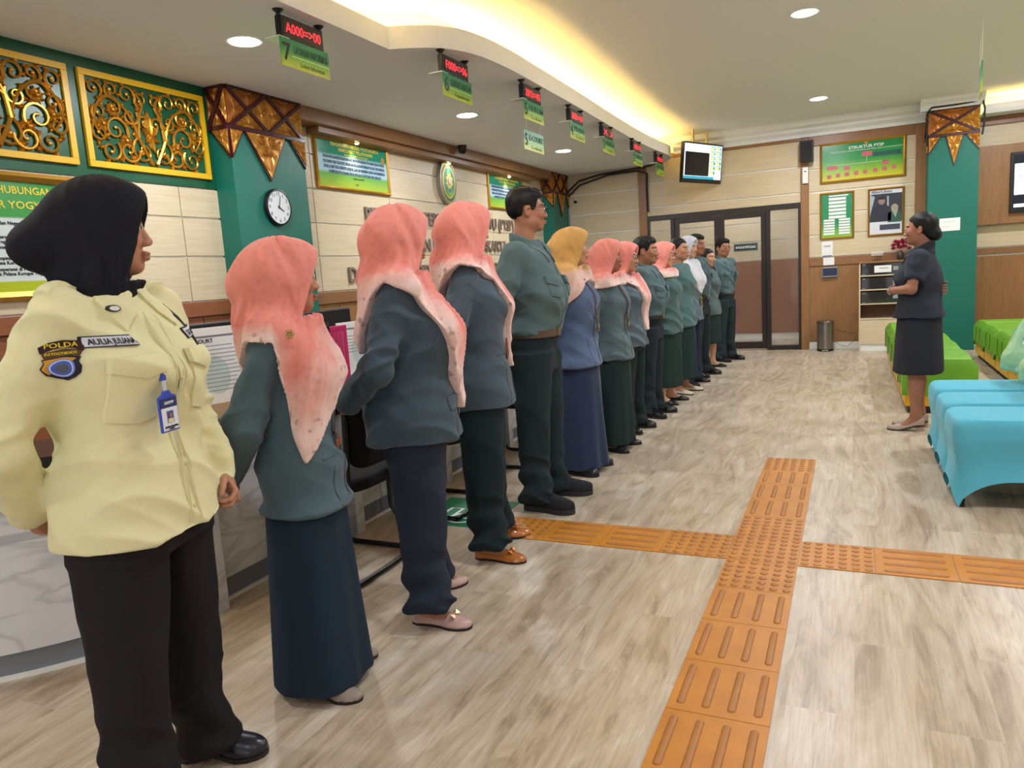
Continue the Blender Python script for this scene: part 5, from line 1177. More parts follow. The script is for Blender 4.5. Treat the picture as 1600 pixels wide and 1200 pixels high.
# ---- carved gilt panels on the green band
def carved(yc, wd, zc, ht, label):
    root = empty('carved_panel', (XL+.004, yc, zc), 0, label, 'carved panel', 'gilded carved panels')
    X = Vector((1, 0, 0)); U = Vector((0, 1, 0)); W = Vector((0, 0, 1)); bw = .038; w2, h2 = wd/2, ht/2
    for a, b in (((-w2, -h2), (w2, -h2+bw)), ((-w2, h2-bw), (w2, h2)), ((-w2, -h2+bw), (-w2+bw, h2-bw)), ((w2-bw, -h2+bw), (w2, h2-bw))):
        MB().box((0, a[0], a[1]), (.022, b[0], b[1])).build('frame_bar', mt_yellow, root, bevel=.002)
    MB().box((-.002, -w2+.02, -h2+.02), (.006, w2-.02, h2-.02)).build('ground', mt_green, root)
    iw, ih = w2-bw, h2-bw
    def P(x, z, d=.014): return X*d+U*x+W*z
    def leaf(b, x, z, ang, L, wk=.34):
        pts = []; n = 5
        d = Vector((math.cos(ang), math.sin(ang))); p = Vector((-d.y, d.x)); prof = [(0, .10), (.22, .75), (.45, 1.), (.7, .66), (.88, .3), (1, .02)]
        curl = .25
        vs = []; fs = []
        for t, q in prof:
            c = Vector((x, z))+d*L*t+p*L*curl*t*t*.5
            for sgn, dd in ((-1, .010), (-.45, .022), (0, .016), (.45, .022), (1, .010)):
                e = c+p*sgn*q*L*wk*(1+.18*math.sin(t*19)); vs.append(P(e.x, e.y, dd))
        for i in range(len(prof)-1):
            for k in range(4): fs.append((i*5+k, i*5+k+1, (i+1)*5+k+1, (i+1)*5+k))
        b.add(vs, fs)
    def scroll(cx, cz, r, a0, turns, sg, leaves=4, mir=1):
        b = MB(); pts = scroll_pts((cx, cz), r, a0, turns, sg, .16, 24); pts = [(x*mir, z) for x, z in pts]
        b.tube([P(x, z, .016) for x, z in pts], [.0105-.005*i/23 for i in range(24)], 6)
        b.add(*[[P(*pts[-1], .016)+X*.010]+[P(pts[-1][0]+.013*math.cos(a), pts[-1][1]+.013*math.sin(a), .016) for a in [2*PI*k/8 for k in range(8)]], [(0, 1+k, 1+(k+1) % 8) for k in range(8)]])
        for j in range(leaves):
            i = int((j+.3)*15/leaves); x, z = pts[i]; ex, ez = x-cx*mir, z-cz; a = math.atan2(ez, ex); ta = math.atan2(pts[i+1][1]-z, pts[i+1][0]-x)
            leaf(b, x, z, a*.0+math.atan2(math.sin(a)+.55*math.sin(ta+PI), math.cos(a)+.55*math.cos(ta+PI)), r*.62)
        return b.build('scroll', mt_gold, root, smooth=True)
    def stem(pts, mir):
        q = [(x*mir, z) for x, z in pts]; c = catmull(q, 6); MB().tube([P(x, z, .016) for x, z in c], [.014-.006*i/len(c) for i in range(len(c))], 6).build('stem', mt_gold, root, smooth=True)
    for m in (1, -1):
        stem([(.02, -ih*.92), (.10*iw, -ih*.75), (.22*iw, -ih*.35), (.30*iw, ih*.05), (.45*iw, ih*.42), (.70*iw, ih*.60), (.88*iw, ih*.30), (.93*iw, -ih*.1), (.80*iw, -ih*.45)], m)
        stem([(.24*iw, -ih*.3), (.20*iw, ih*.2), (.12*iw, ih*.55), (.2*iw, ih*.82)], m)
        for (cx, cz, r, a0, t, sg, lv) in ((.17, -.62, .085, 1.4, 1.25, -1, 3), (.42, -.66, .075, 3.0, 1.2, 1, 4), (.72, -.70, .070, 2.4, 1.3, 1, 4), (.86, -.30, .060, 1.2, 1.2, -1, 4), (.60, -.18, .085, 3.6, 1.3, -1, 5), (.84, .18, .060, -1.5, 1.2, 1, 3),
                                       (.62, .34, .075, .3, 1.2, 1, 4), (.88, .74, .055, -2.2, 1.2, -1, 3), (.60, .78, .050, -1.0, 1.2, 1, 3), (.36, .72, .065, -2.4, 1.25, -1, 4), (.34, .22, .060, 2.6, 1.2, 1, 3), (.12, .66, .055, -1.2, 1.1, 1, 3), (.10, .10, .050, -.5, 1.2, 1, 2)):
            scroll(cx*iw, cz*ih, r*ih/.25*1.05, a0, t, sg, lv, m)
        for (fx, fz) in ((.62, .30), (.80, -.08), (.45, -.42)):
            b = MB()
            for k in range(8): leaf(b, fx*iw*m, fz*ih, 2*PI*k/8+.2, .052, .30)
            b.lathe([(.013, .018), (.011, .030), (.004, .034)], P(fx*iw*m, fz*ih, 0), 10, (1, 0, 0)); b.build('flower', mt_gold, root, smooth=True)
    b = MB(); leaf(b, 0, -.06, PI/2, .17, .22); leaf(b, 0, -.06, -PI/2, .10, .25)
    for m in (1, -1): leaf(b, 0, -.05, PI/2-m*.9, .085, .3); leaf(b, 0, -.05, -PI/2+m*.9, .07, .3)
    b.build('centre_flower', mt_gold, root, smooth=True)
carved(.262, .945, 2.411, .575, 'gilded openwork carving in yellow frame next to the pillar with the clock')
carved(-.752, .945, 2.411, .575, 'gilded openwork carving in yellow frame above the framed pledge')
carved(-1.766, .945, 2.411, .575, 'gilded openwork carving in yellow frame behind the guard')
# ---- framed pledge behind the guard
r_, at = framed('framed_pledge', LW(-.87, 1.695), 1.34, .70, 'gold framed pledge with green heading on the wall behind the guard', 'framed notice', PLEDGE, .05, .04)
flat('mount', at, -.62, -.305, .62, .305, M('mount_white', (226, 228, 226), .5), r_, .0003)
for o in list(r_.children):
    if o.name.startswith('mount'): bpy.data.objects.remove(o)
for i, (t, z, h) in enumerate([('MENOLAK GRATIFIKASI, HUBUNGAN KERJA', .235, .040), ('PENGADILAN TIPIKOR YOGYAKARTA', .155, .040)]): txt(t, h, at(.02, z, .0115), r_, my, w=1.10, bold=.03)
for i, t in enumerate(['Pengadilan Negeri Yogyakarta', 'Kami aparatur Pengadilan Negeri', 'Yogyakarta Kelas IA', 'hukum yang berkeadilan', 'kepemimpinan di Pengadilan Negeri', 'Tindak Pidana Korupsi Yogyakarta Kelas IA', 'dan transparansi di Pengadilan Negeri', 'Tindak Pidana Korupsi Yogyakarta']):
    txt(t, .019, at(.16, [.075, .0, -.026, -.055, -.115, -.140, -.175, -.200][i]-.01, .0115), r_, mk_, bold=.02)
# ---- service notice boards, emblem and letters on the left wall
for yc, lab in ((2.487, 'gold framed service notice nearer the pillar with the clock'), (5.85, 'gold framed service notice beyond the oval emblem')):
    r_, at = framed('service_notice', LW(yc, 2.388), 1.12, .455, lab, 'notice board', BLUEGR, .028, .03)
    for t, z, h, w_ in (('PENGADILAN NEGERI YOGYAKARTA', .160, .030, .74), ('MAKLUMAT PELAYANAN', .118, .030, .52), ('NOMOR 3 TAHUN 2023', .088, .016, .36)): txt(t, h, at(.04, z, .0115), r_, my, w=w_, bold=.03)
    for i, t in enumerate(['DENGAN INI KAMI MENYATAKAN SANGGUP MENYELENGGARAKAN PELAYANAN SESUAI STANDAR', 'PELAYANAN YANG TELAH DITETAPKAN DAN MELAKUKAN PERBAIKAN SECARA TERUS MENERUS.', 'APABILA KAMI TIDAK MENEPATI JANJI INI, KAMI SIAP MENERIMA SANKSI DAN MEMBERIKAN', 'KOMPENSASI PELAYANAN SESUAI DENGAN KETENTUAN YANG BERLAKU']): txt(t, .028, at(0.02, .045-.042*i, .0115), r_, mb_, w=.94 if i < 3 else .80, bold=.02)
    txt('Yogyakarta, Januari 2023', .012, at(.05, -.112, .0115), r_, mk_); txt('Ketua', .012, at(.02, -.165, .0115), r_, mk_)
    poly('seal', at, disc(.47, .10, .028, .038), M('seal_brown', (170, 130, 60), .5), r_)
    sp_ = empty('picture_spot', (-3.775, yc-.02, 2.60), 0, 'small warm spot under the brown moulding over %s' % ('the notice nearer the clock pillar' if yc < 4 else 'the notice beyond the emblem'), 'spotlight', 'picture spots')
    MB().lathe([(.030, 0), (.030, -.006), (.022, -.008)], n=16).build('ring', mt_goldframe, sp_, smooth=True); MB().lathe([(.020, -.007), (.016, -.016), (.006, -.020)], n=14).build('bulb', mt_spot, sp_, smooth=True)
    l = bpy.data.lights.new('spot', 'SPOT'); l.energy = 9; l.color = (1, .80, .50); l.spot_size = 1.7; l.spot_blend = .7; l.shadow_soft_size = .015; lo = bpy.data.objects.new('spot_lamp', l); COL.objects.link(lo); lo.parent = sp_; lo.location = (0, 0, -.025)
sp_ = empty('picture_spot', (-3.775, 4.19, 2.60), 0, 'small warm spot under the brown moulding over the oval emblem', 'spotlight', 'picture spots')
MB().lathe([(.030, 0), (.030, -.006), (.022, -.008)], n=16).build('ring', mt_goldframe, sp_, smooth=True); MB().lathe([(.020, -.007), (.016, -.016), (.006, -.020)], n=14).build('bulb', mt_spot, sp_, smooth=True)
l = bpy.data.lights.new('spot', 'SPOT'); l.energy = 9; l.color = (1, .80, .50); l.spot_size = 1.7; l.spot_blend = .7; l.shadow_soft_size = .015; lo = bpy.data.objects.new('spot_lamp', l); COL.objects.link(lo); lo.parent = sp_; lo.location = (0, 0, -.025)
em = empty('court_emblem', (XL, 4.19, 2.39), 0, 'oval green and gold court emblem with a sun disc on the panelled wall', 'emblem')
def ellp(name, ry, rz, x0, x1, mat, cz=0, n=36): return MB().prism([(x0, ry*math.cos(a), cz+rz*math.sin(a)) for a in [2*PI*k/n for k in range(n)]], (x1-x0, 0, 0)).build(name, mat, em)
ellp('body', .188, .240, .0, .055, M('emblem_side', (150, 146, 136), .35, .4)); ellp('gold_rim', .172, .224, .054, .059, M('emblem_gold', (206, 180, 60), .35, .3)); ellp('green_band', .164, .214, .058, .0605, M('emblem_green', (22, 96, 60), .4)); ellp('gold_band', .140, .184, .060, .0625, M('emblem_gold', (206, 180, 60))); ellp('field', .118, .160, .062, .0645, M('emblem_field', (16, 122, 96), .4))
MB().prism([(.064, (.085 if k % 2 else .058)*math.cos(2*PI*k/16), .01+(.100 if k % 2 else .070)*math.sin(2*PI*k/16)) for k in range(16)], (.003, 0, 0)).build('sun', M('emblem_sun', (232, 216, 40), .4), em)
MB().prism([(.0665, .034*math.cos(2*PI*k/20), .01+.046*math.sin(2*PI*k/20)) for k in range(20)], (.003, 0, 0)).build('shield_rim', M('emblem_red', (170, 60, 40), .4), em); MB().prism([(.0685, .027*math.cos(2*PI*k/20), .01+.038*math.sin(2*PI*k/20)) for k in range(20)], (.003, 0, 0)).build('shield', M('emblem_white', (230, 226, 214), .4), em)
for k in range(3): MB().prism([(.0645, y, z) for y, z in ((-.07+.0*k, -.085-.018*k), (0, -.125-.012*k), (.07, -.085-.018*k), (.066, -.096-.018*k), (0, -.138-.012*k), (-.066, -.096-.018*k))], (.002, 0, 0)).build('ribbon', M('emblem_leaf', (120, 190, 70), .4), em)
wt = empty('wall_lettering', (XL, 4.2, 1.36), 0, 'three rows of raised grey metal letters on the panelled wall below the emblem', 'lettering')
for t, y0, y1, z in (('PELAYANAN TERPADU SATU PINTU (PTSP)', 2.59, 6.0, 1.90), ('PENGADILAN NEGERI YOGYAKARTA', 2.62, 5.75, 1.62), ('DAN TINDAK PIDANA KORUPSI YOGYAKARTA', 2.25, 6.2, 1.34)):
    o = txt(t, .135, frame((XL+.012, (y0+y1)/2, z), (0, 1, 0), (0, 0, 1)), wt, mt_greycut, name='letter', w=y1-y0, extr=.011, bold=.015)
    split_loose(o)
# ---- clock on the pillar
ck = empty('wall_clock', (-3.672, 1.193, 1.938), 0, 'round wall clock with black rim on the green pillar', 'clock')
MB().lathe([(.138, 0), (.140, .02), (.134, .034), (.126, .036), (.124, .026)], n=40, axis=(1, 0, 0)).build('case', mt_black, ck, smooth=True); MB().lathe([(.125, .012), (.125, .0285)], n=40, axis=(1, 0, 0)).build('dial', M('dial', (226, 230, 234), .3), ck)
for k in range(1, 13):
    a = PI/2-k*PI/6; txt(str(k), .026, frame((-3.672+.0292, 1.193+.100*math.cos(a), 1.938+.100*math.sin(a)-.013), (0, 1, 0), (0, 0, 1)), ck, mk_, name='numeral', extr=.0005)
for L_, a, w_ in ((.060, -32, .006), (.088, 75, .004)):
    a = math.radians(a); d = Vector((0, math.cos(a), math.sin(a))); p = Vector((0, -d.z, d.y))*w_
    MB().prism([Vector((.0305, 0, 0))+p-d*.014, Vector((.0305, 0, 0))-p-d*.014, Vector((.0305, 0, 0))-p*.5+d*L_, Vector((.0305, 0, 0))+p*.5+d*L_], (.0015, 0, 0)).build('hand', mk_, ck)
MB().lathe([(.006, .029), (.005, .035)], n=12, axis=(1, 0, 0)).build('hub', mk_, ck)
# ---- hanging queue displays with number boards
red = M('led_red', (255, 60, 70), .5, emit=((255, 40, 54), 1.7)); dkred = M('led_panel', (44, 8, 16), .3)
def board(parent, x, y, z1, num, t1, t2, w=.40, h=.146):
    b = box('number_board', (x-.002, y-w/2, z1-h), (x+.002, y+w/2, z1), GY, parent)
    off = parent.location
    def L(o): o.parent = b; o.matrix_parent_inverse = Matrix(); o.location = (0, 0, 0); return o
    L(txt(num, .088, frame((x+.003, y-w/2+.045, z1-.112), (0, 1, 0), (0, 0, 1)), parent, mk_, name='numeral', extr=.0006, bold=.02))
    L(txt(t1, .040, frame((x+.003, y+.045, z1-.068), (0, 1, 0), (0, 0, 1)), parent, mg_, w=.28, bold=.02, extr=.0006))
    L(box('rule', (x+.002, y-w/2+.085, z1-.088), (x+.0028, y+w/2-.004, z1-.083), M('rule_pale', (190, 230, 140), .4), parent))
    L(txt(t2, .024, frame((x+.003, y+.05, z1-.128), (0, 1, 0), (0, 0, 1)), parent, M('script_green', (74, 110, 20), .5), w=.2, extr=.0006))
    return b
def queue_sign(n, x, y, led_t, t1, t2):
    r = empty('queue_display', (x, y, ZL), 0, 'hanging red LED queue display over the green board numbered %s' % ['one', 'two', 'three', 'four', 'five', 'six', 'seven'][int(n)-1], 'queue display', 'queue displays hanging from the soffit')
    o = r.location
    bx_ = box('display_case', (x-.045, y-.17, 2.632), (x-.002, y+.17, 2.742), mt_black, r, .003); box('screen', (x-.0035, y-.155, 2.645), (x+.0005, y+.155, 2.730), dkred, r)
    txt(led_t, .052, frame((x+.0012, y, 2.660), (0, 1, 0), (0, 0, 1)), r, red, name='led_digits', w=.285, extr=.0006, bold=-.004)
    for yy in (-.165, .165):
        MB(o).lathe([(.030, 0), (.026, -.006), (.012, -.020), (.012, -.034)], (x-.022, y+yy, ZL), 14).build('bracket', mt_black, r, smooth=True)
        box('bracket_arm', (x-.034, y+yy-.008, 2.66), (x-.010, y+yy+.008, 2.745), mt_black, r)
    box('shelf_plate', (x-.10, y-.20, 2.626), (x, y-.12, 2.632), mt_white, r)
    board(r, x, y, 2.628, n, t1, t2)
for n, x, y, lt, t1, t2 in (('7', -2.37, .08, 'A000=>00', 'LAYANAN INFORMASI', 'Loket Informasi'), ('6', -2.03, 1.20, 'F000=>06', 'KESEKRETARIATAN', 'Kepaniteraan'), ('5', -1.91, 2.22, '2012=>05', 'HUKUM', 'Loket'), ('4', -1.92, 3.28, 'X005=>04', 'PIDANA', 'Loket'), ('3', -1.93, 4.27, 'X  3', 'PERDATA', 'Loket'), ('2', -1.93, 5.43, '1004=>2', 'TIPIKOR', 'Loket'), ('1', -1.95, 6.65, '0001', 'PHI', 'Loket')):
    queue_sign(n, x, y, lt, t1, t2)
hb = empty('hanging_board', (-1.91, 2.19, 2.40), 0, 'second green number 5 board hung on strings beneath the queue display', 'sign'); board(hb, -1.91, 2.19, 2.398, '5', 'E-COURT', 'Loket')
MB(hb.location).tube([(-1.91, 2.05, 2.395), (-1.91, 2.06, 2.485)], .0012, 5).tube([(-1.91, 2.33, 2.395), (-1.91, 2.33, 2.485)], .0012, 5).build('string', mt_white, hb)
hs_ = empty('hanging_sign', (1.30, 3.95, 2.5), math.radians(-5), 'thin green sign hanging from the high ceiling seen edge on', 'sign'); MB().box((-.004, -.2, 0), (.004, .2, .24)).build('plate', GY, hs_); MB().tube([(0, -.15, .24), (0, -.15, .595)], .0015, 5).tube([(0, .15, .24), (0, .15, .595)], .0015, 5).build('string', mt_white, hs_)
# ---- television on ceiling rods
tv = empty('ceiling_television', (-1.51, 7.32, 2.655), math.radians(-24), 'flat television on two ceiling rods showing a queue table', 'television')
tw, th_ = .92, .53; tl = Matrix.Rotation(math.radians(6), 4, 'Y')
def tvb(name, y0, z0, y1, z1, x0, x1, mat):
    me = MB().box((x0, y0, z0), (x1, y1, z1)).mesh(name, mat); me.transform(tl); return link(name, me, tv)
def em_(name, col, k=1.): return M(name, col, .4, emit=(col, k))
tvb('bezel', -tw/2, -th_/2, tw/2, th_/2, -.045, 0, mt_black); sc_ = tvb('screen', -tw/2+.02, -th_/2+.055, tw/2-.02, th_/2-.02, 0, .002, em_('screen_white', (232, 238, 250), 1.1))
tvb('screen_video', -.42, -.17, .14, .14, .002, .003, M('screen_black', (14, 12, 24), .3)); tvb('screen_bar', -.44, -.21, .27, -.175, .002, .003, em_('screen_teal', (40, 150, 180), .9))
for i in range(6):
    for j in range(2):
        if i == 5 and j: continue
        z = .205-.064*i; tvb('queue_cell', .165+.14*j, z-.026, .245+.14*j, z+.012, .002, .003, em_('cell_yellow', (240, 210, 140), .9)); tvb('queue_cell', .25+.14*j, z-.026, .285+.14*j, z+.012, .002, .003, em_('cell_green', (30, 140, 70), .8) if i > 2 else em_('cell_teal', (80, 180, 200), .8)); tvb('queue_cell', .165+.14*j, z+.016, .285+.14*j, z+.028, .002, .003, em_('cell_teal', (80, 180, 200), .8))
for yy in (-.16, .16): MB().box((-.05, yy-.018, .18), (-.03, yy+.018, .445)).build('ceiling_rod', M('rod_cream', (214, 196, 140), .4), tv)
# ---- speaker, sensor, notices on the back wall
spk = empty('wall_speaker', (-.20, YB-.03, 2.56), 0, 'black box loudspeaker high on the back wall', 'speaker'); MB().box((-.085, -.14, 0), (.085, -.005, .275)).build('cabinet', mt_black, spk, bevel=.008); MB().box((-.072, -.147, .014), (.072, -.139, .26)).build('grille', M('grille', (26, 26, 28), .8), spk); MB().box((-.02, -.02, .1), (.02, .03, .16)).build('bracket', mt_black, spk)
rs_ = empty('wall_sensor', (-.222, YB-.03, 2.28), 0, 'white elongated sensor box under the loudspeaker', 'sensor'); MB().box((-.037, -.035, 0), (.037, 0, .215)).build('case', mt_white, rs_, bevel=.006); MB().box((-.012, -.037, .15), (.012, -.034, .165)).build('window', mt_black, rs_)
r_, at = framed('organisation_chart', BW(.475, 2.513), 1.03, .525, 'wide gold framed green organisation chart titled STRUKTUR PTSP', 'framed chart', STRUK, .03, .03)
txt('STRUKTUR PTSP', .036, at(.05, .155, .0115), r_, mw, w=.42, bold=.03); txt('PENGADILAN NEGERI, HUBUNGAN INDUSTRIAL DAN TINDAK PIDANA KORUPSI YOGYAKARTA', .016, at(.05, .125, .0115), r_, mw, w=.86)
poly('seal', at, disc(.05, .215, .022, .022), M('seal_brown', (170, 130, 60), .5), r_)
flat('chart_box', at, .0, .045, .12, .105, mr_, r_); flat('chart_panel', at, .13, .03, .46, .085, M('chart_dark', (30, 84, 76), .5), r_)
flat('chart_line', at, .055, -.035, .058, .045, mw, r_); flat('chart_line', at, -.35, -.038, .33, -.035, mw, r_)
for x, z, w_ in ((-.36, -.06, .13), (-.18, -.08, .07), (.28, -.055, .08), (-.40, -.175, .05), (-.29, -.165, .05), (-.18, -.16, .055), (-.07, -.155, .05), (.04, -.15, .05), (.16, -.14, .05), (.27, -.135, .055), (.38, -.125, .05)): flat('chart_box', at, x-w_/2, z-.028, x+w_/2, z+.02, mr_, r_)
r_, at = framed('flow_chart', BW(.170, 1.818), .425, .62, 'tall narrow gold framed green flow chart with white boxes', 'framed chart', FLOW, .024, .028)
for i in range(6): flat('flow_box', at, -.10, .205-.048*i, .115, .240-.048*i, mw, r_)
for i in range(6):
    for x in (-.165, .025): flat('flow_box', at, x, -.07-.036*i, x+.14, -.044-.036*i, mw, r_)
flat('flow_title', at, -.1, .255, .14, .272, mw, r_)
r_, at = framed('portrait_poster', BW(.763, 1.815), .43, .62, 'gold framed poster with two people photographed in dark clothes', 'framed poster', M('poster_white', (214, 216, 224), .3), .024, .028)
flat('poster_dark', at, -.19, -.125, .19, .235, M('poster_navy', (46, 46, 62), .4), r_)
poly('poster_curtain', at, [(-.19, -.05), (-.13, .20), (-.19, .235)], M('poster_pale', (170, 172, 180), .4), r_, lift=.001); flat('poster_pole', at, .015, -.12, .035, .2, M('poster_pale', (170, 172, 180)), r_, .0016)
def bust(cx, cz, k, body, face, scarf=None):
    poly('figure_body', at, [(cx-.10*k, cz-.20*k), (cx-.10*k, cz-.06*k), (cx-.04*k, cz-.01*k), (cx+.04*k, cz-.01*k), (cx+.10*k, cz-.06*k), (cx+.10*k, cz-.20*k)], body, r_, .002)
    if scarf: poly('figure_scarf', at, disc(cx, cz+.03*k, .052*k, .062*k), scarf, r_, .0025); poly('figure_scarf', at, [(cx-.05*k, cz), (cx+.05*k, cz), (cx+.01, cz-.13*k)], scarf, r_, .0026)
    poly('figure_face', at, disc(cx, cz+.03*k, .034*k, .044*k), face, r_, .003)
    if not scarf: poly('figure_hair', at, [(cx+.036*k*math.cos(a), cz+.045*k+.036*k*math.sin(a)) for a in np.linspace(0, PI, 9)], mk_, r_, .0033)
bust(-.05, .11, 1.15, M('poster_coat', (36, 40, 52), .4), M('poster_skin', (150, 120, 110), .5)); bust(.105, .02, .80, M('poster_green', (44, 84, 76), .4), M('poster_skin2', (170, 140, 128), .5), M('poster_scarf', (150, 160, 130), .5))
flat('poster_caption', at, -.07, -.235, .17, -.165, M('poster_caption', (60, 66, 84), .4), r_); txt('PERATURAN', .03, at(-.05, .245, .0115), r_, mk_, w=.24, bold=.03)
def note(x0, z0, x1, z1, label, marks=(), y=YB):
    o = empty('notice_sheet', ((x0+x1)/2, y, (z0+z1)/2), 0, label, 'notice'); w2, h2 = (x1-x0)/2, (z1-z0)/2
    MB().box((-w2, -.004, -h2), (w2, -.0005, h2)).build('sheet', mt_paper, o)
    for a, b, c, d, m in marks: MB().box((a, -.0048, b), (c, -.0035, d)).build('print', m, o)
    return o
note(-.02, 1.275, .12, 1.48, 'white notice sheet with blue foot band above the wall terminal', [(-.06, -.10, .06, -.085, M('blue_band', (70, 110, 170), .5)), (-.04, .04, .04, .047, mb_), (-.045, .028, .045, .033, mb_)])
note(.0, 1.16, .14, 1.262, 'small blank white sheet stuck on the brown rail', (), YB-.02)
wt_ = empty('wall_terminal', (.085, YB-.006, .995), 0, 'dark blue attendance terminal on the brown wall panel', 'terminal'); MB().box((-.10, -.045, 0), (.10, 0, .135)).build('case', M('terminal_grey', (130, 136, 150), .4), wt_, bevel=.008); MB().box((-.09, -.048, .022), (.09, -.044, .125)).build('screen', M('terminal_screen', (26, 34, 70), .2), wt_)
nt_ = note(1.353, 1.50, 1.577, 1.657, 'white landscape sheet on the green pillar beside the brown wall', [(-.09, .03, .06, .036, M('pale_print', (190, 204, 196), .5)), (-.09, -.03, .0, -.024, M('pale_print', (190, 204, 196), .5))], 7.45)
kp = empty('door_plate', (-1.02, YB-.02, 1.482), 0, 'dark plate lettered KHUSUS PETUGAS on the glass door', 'sign'); MB().box((-.165, -.012, -.055), (.165, 0, .055)).build('plate', M('plate_teal', (20, 44, 50), .3), kp, bevel=.002); MB().box((-.158, -.0135, -.048), (.158, -.0118, .048)).build('plate_line', M('plate_pale', (120, 150, 150), .4), kp); MB().box((-.152, -.0145, -.042), (.152, -.013, .042)).build('plate_field', M('plate_teal', (20, 44, 50)), kp)
txt('KHUSUS PETUGAS', .034, frame((-1.02, YB-.0355, 1.466), (1, 0, 0), (0, 0, 1)), kp, mw, w=.27, bold=.03)
# ---- wall monitor at the right
mo = empty('wall_monitor', (2.60, YB-.10, 1.67), 0, 'black framed monitor with a white page on the brown wall panel', 'monitor'); MB().box((-.48, -.05, 0), (.48, -.002, .72)).build('bezel', mt_black, mo, bevel=.006); MB().box((-.455, -.052, .05), (.455, -.049, .69)).build('screen', M('monitor_dark', (24, 30, 44), .2), mo); MB().box((-.44, -.0535, .21), (.44, -.0515, .58)).build('page', em_('page_white', (226, 232, 244), 1.), mo); MB().box((-.44, -.0535, .06), (-.3, -.0515, .10)).build('page', em_('page_white', (226, 232, 244)), mo)
for k in range(3): MB().box((-.40, -.0545, .50-.07*k), (-.36+.3*(k == 0), -.053, .506-.07*k)).build('page_text', M('page_text', (90, 110, 140), .5), mo)
# ---- brochure cabinet with glass flaps, flowers, bin
cb = empty('brochure_cabinet', (.745, 7.62, 0), 0, 'pale wood brochure cabinet with glass flap compartments by the back wall', 'cabinet')
def cbx(n, a, b, m, par=cb, bev=.002): return MB().box(a, b).build(n, m, par, bevel=bev)
for x in (-.30, .285): cbx('side_panel', (x, -.14, 0), (x+.018, .155, 1.175), mt_maple)
cbx('back_panel', (-.285, .14, .1), (.29, .155, 1.16), M('cabinet_inside', (96, 60, 38), .5)); cbx('top_panel', (-.305, -.145, 1.155), (.308, .155, 1.177), mt_brownh)
for z in (.415, .615, .80, .985): cbx('shelf', (-.282, -.14, z), (.285, .14, z+.016), mt_maple)
dr = cbx('cupboard_door', (-.282, -.142, .09), (.285, -.125, .41), mt_maple); cbx('plinth', (-.282, -.13, 0), (.285, .14, .088), mt_white); cbx('cupboard_inside', (-.28, -.12, .09), (.283, .13, .40), mt_maple)
for z in (.635, .82, 1.003):
    f_ = cbx('glass_flap', (-.27, -.139, z), (.275, -.134, z+.145), M('smoked_glass', (60, 58, 58), .05, alpha=.6, spec=.8))
    for x in (-.26, .235): cbx('clip', (x, -.144, z+.125), (x+.035, -.133, z+.143), mt_steel, f_); cbx('clip', (x, -.144, z+.002), (x+.035, -.133, z+.016), mt_steel, f_)
    cbx('sticker', (.10, -.1405, z+.05), (.16, -.139, z+.10), M('sticker_grey', (150, 150, 150), .5), f_)
sg_ = cbx('cabinet_label', (-.12, -.143, 1.03), (.08, -.14, 1.12), mt_paper); txt('PENGADILAN', .018, frame((.745-.005, 7.62-.1437, 1.078), (1, 0, 0), (0, 0, 1)), cb, mt_ink, w=.10, name='lettering')
fv = empty('flower_vase', (.93, 7.60, 1.178), 0, 'dark vase of crimson artificial flowers on the brochure cabinet', 'flowers'); MB().lathe([(.030, 0), (.042, .03), (.040, .08), (.030, .10), (.034, .11)], n=18).build('vase', M('vase_dark', (52, 50, 48), .3), fv, smooth=True)
mfl = M('crimson_petal', (168, 24, 74), .6, noise=((206, 60, 110), 40, (1, 1, 1)))
for k in range(16):
    a, rr, z = k*2.4, .115*math.sqrt((k+.5)/16), .165+.045*math.cos(k*1.7)+.02*(1-k/16); c = Vector((rr*math.cos(a), rr*math.sin(a), z)); b = MB(); b.tube([(0, 0, .09), tuple(c)], .002, 4)
    for j in range(7):
        t = 2*PI*j/7; d = Vector((math.cos(t), math.sin(t), .5)); p = Vector((-d.y, d.x, 0)); b.add([c, c+d*.022+p*.018, c+d*.046+Vector((0, 0, .006)), c+d*.022-p*.018], [(0, 1, 2, 3)])
        b.add([c+Vector((0, 0, .006)), c+d*.014+p*.012+Vector((0, 0, .02)), c+d*.026+Vector((0, 0, .034)), c+d*.014-p*.012+Vector((0, 0, .02))], [(0, 1, 2, 3)])
    b.build('flower', mfl, fv)
wr_ = empty('wire_rack', (.66, 7.60, 1.178), 0, 'small wire card rack on the brochure cabinet', 'card rack'); b = MB()
for z, r in ((.02, .05), (.06, .06)): b.tube([(r*math.cos(a), .6*r*math.sin(a), z) for a in [2*PI*k/16 for k in range(16)]], .0025, 5, closed=True)
for k in range(6): a = 2*PI*k/6; b.tube([(.045*math.cos(a), .027*math.sin(a), .003), (.06*math.cos(a), .036*math.sin(a), .07)], .002, 5)
b.build('wire', mt_black, wr_); MB().box((-.07, -.004, .07), (.07, .0, .125)).build('acrylic_card', mt_clear, wr_); MB().box((-.004, -.003, .0), (.004, 0, .075)).build('post', mt_black, wr_)
bn = empty('pedal_bin', (.03, 7.60, 0), 0, 'brushed steel pedal bin against the brown back wall', 'bin')
MB().lathe([(.108, 0), (.108, .03)], n=32).build('base_ring', mt_black, bn, smooth=True); MB().lathe([(.105, .028), (.105, .375)], n=32).build('drum', mt_steel, bn, smooth=True); MB().lathe([(.108, .374), (.109, .395), (.100, .412), (.05, .420), (.0, .422)][:-1], n=32).build('lid', M('bin_lid', (120, 110, 104), .3, .8), bn, smooth=True); MB().box((-.04, -.145, .008), (.04, -.09, .022)).build('pedal', mt_steel, bn, bevel=.004)
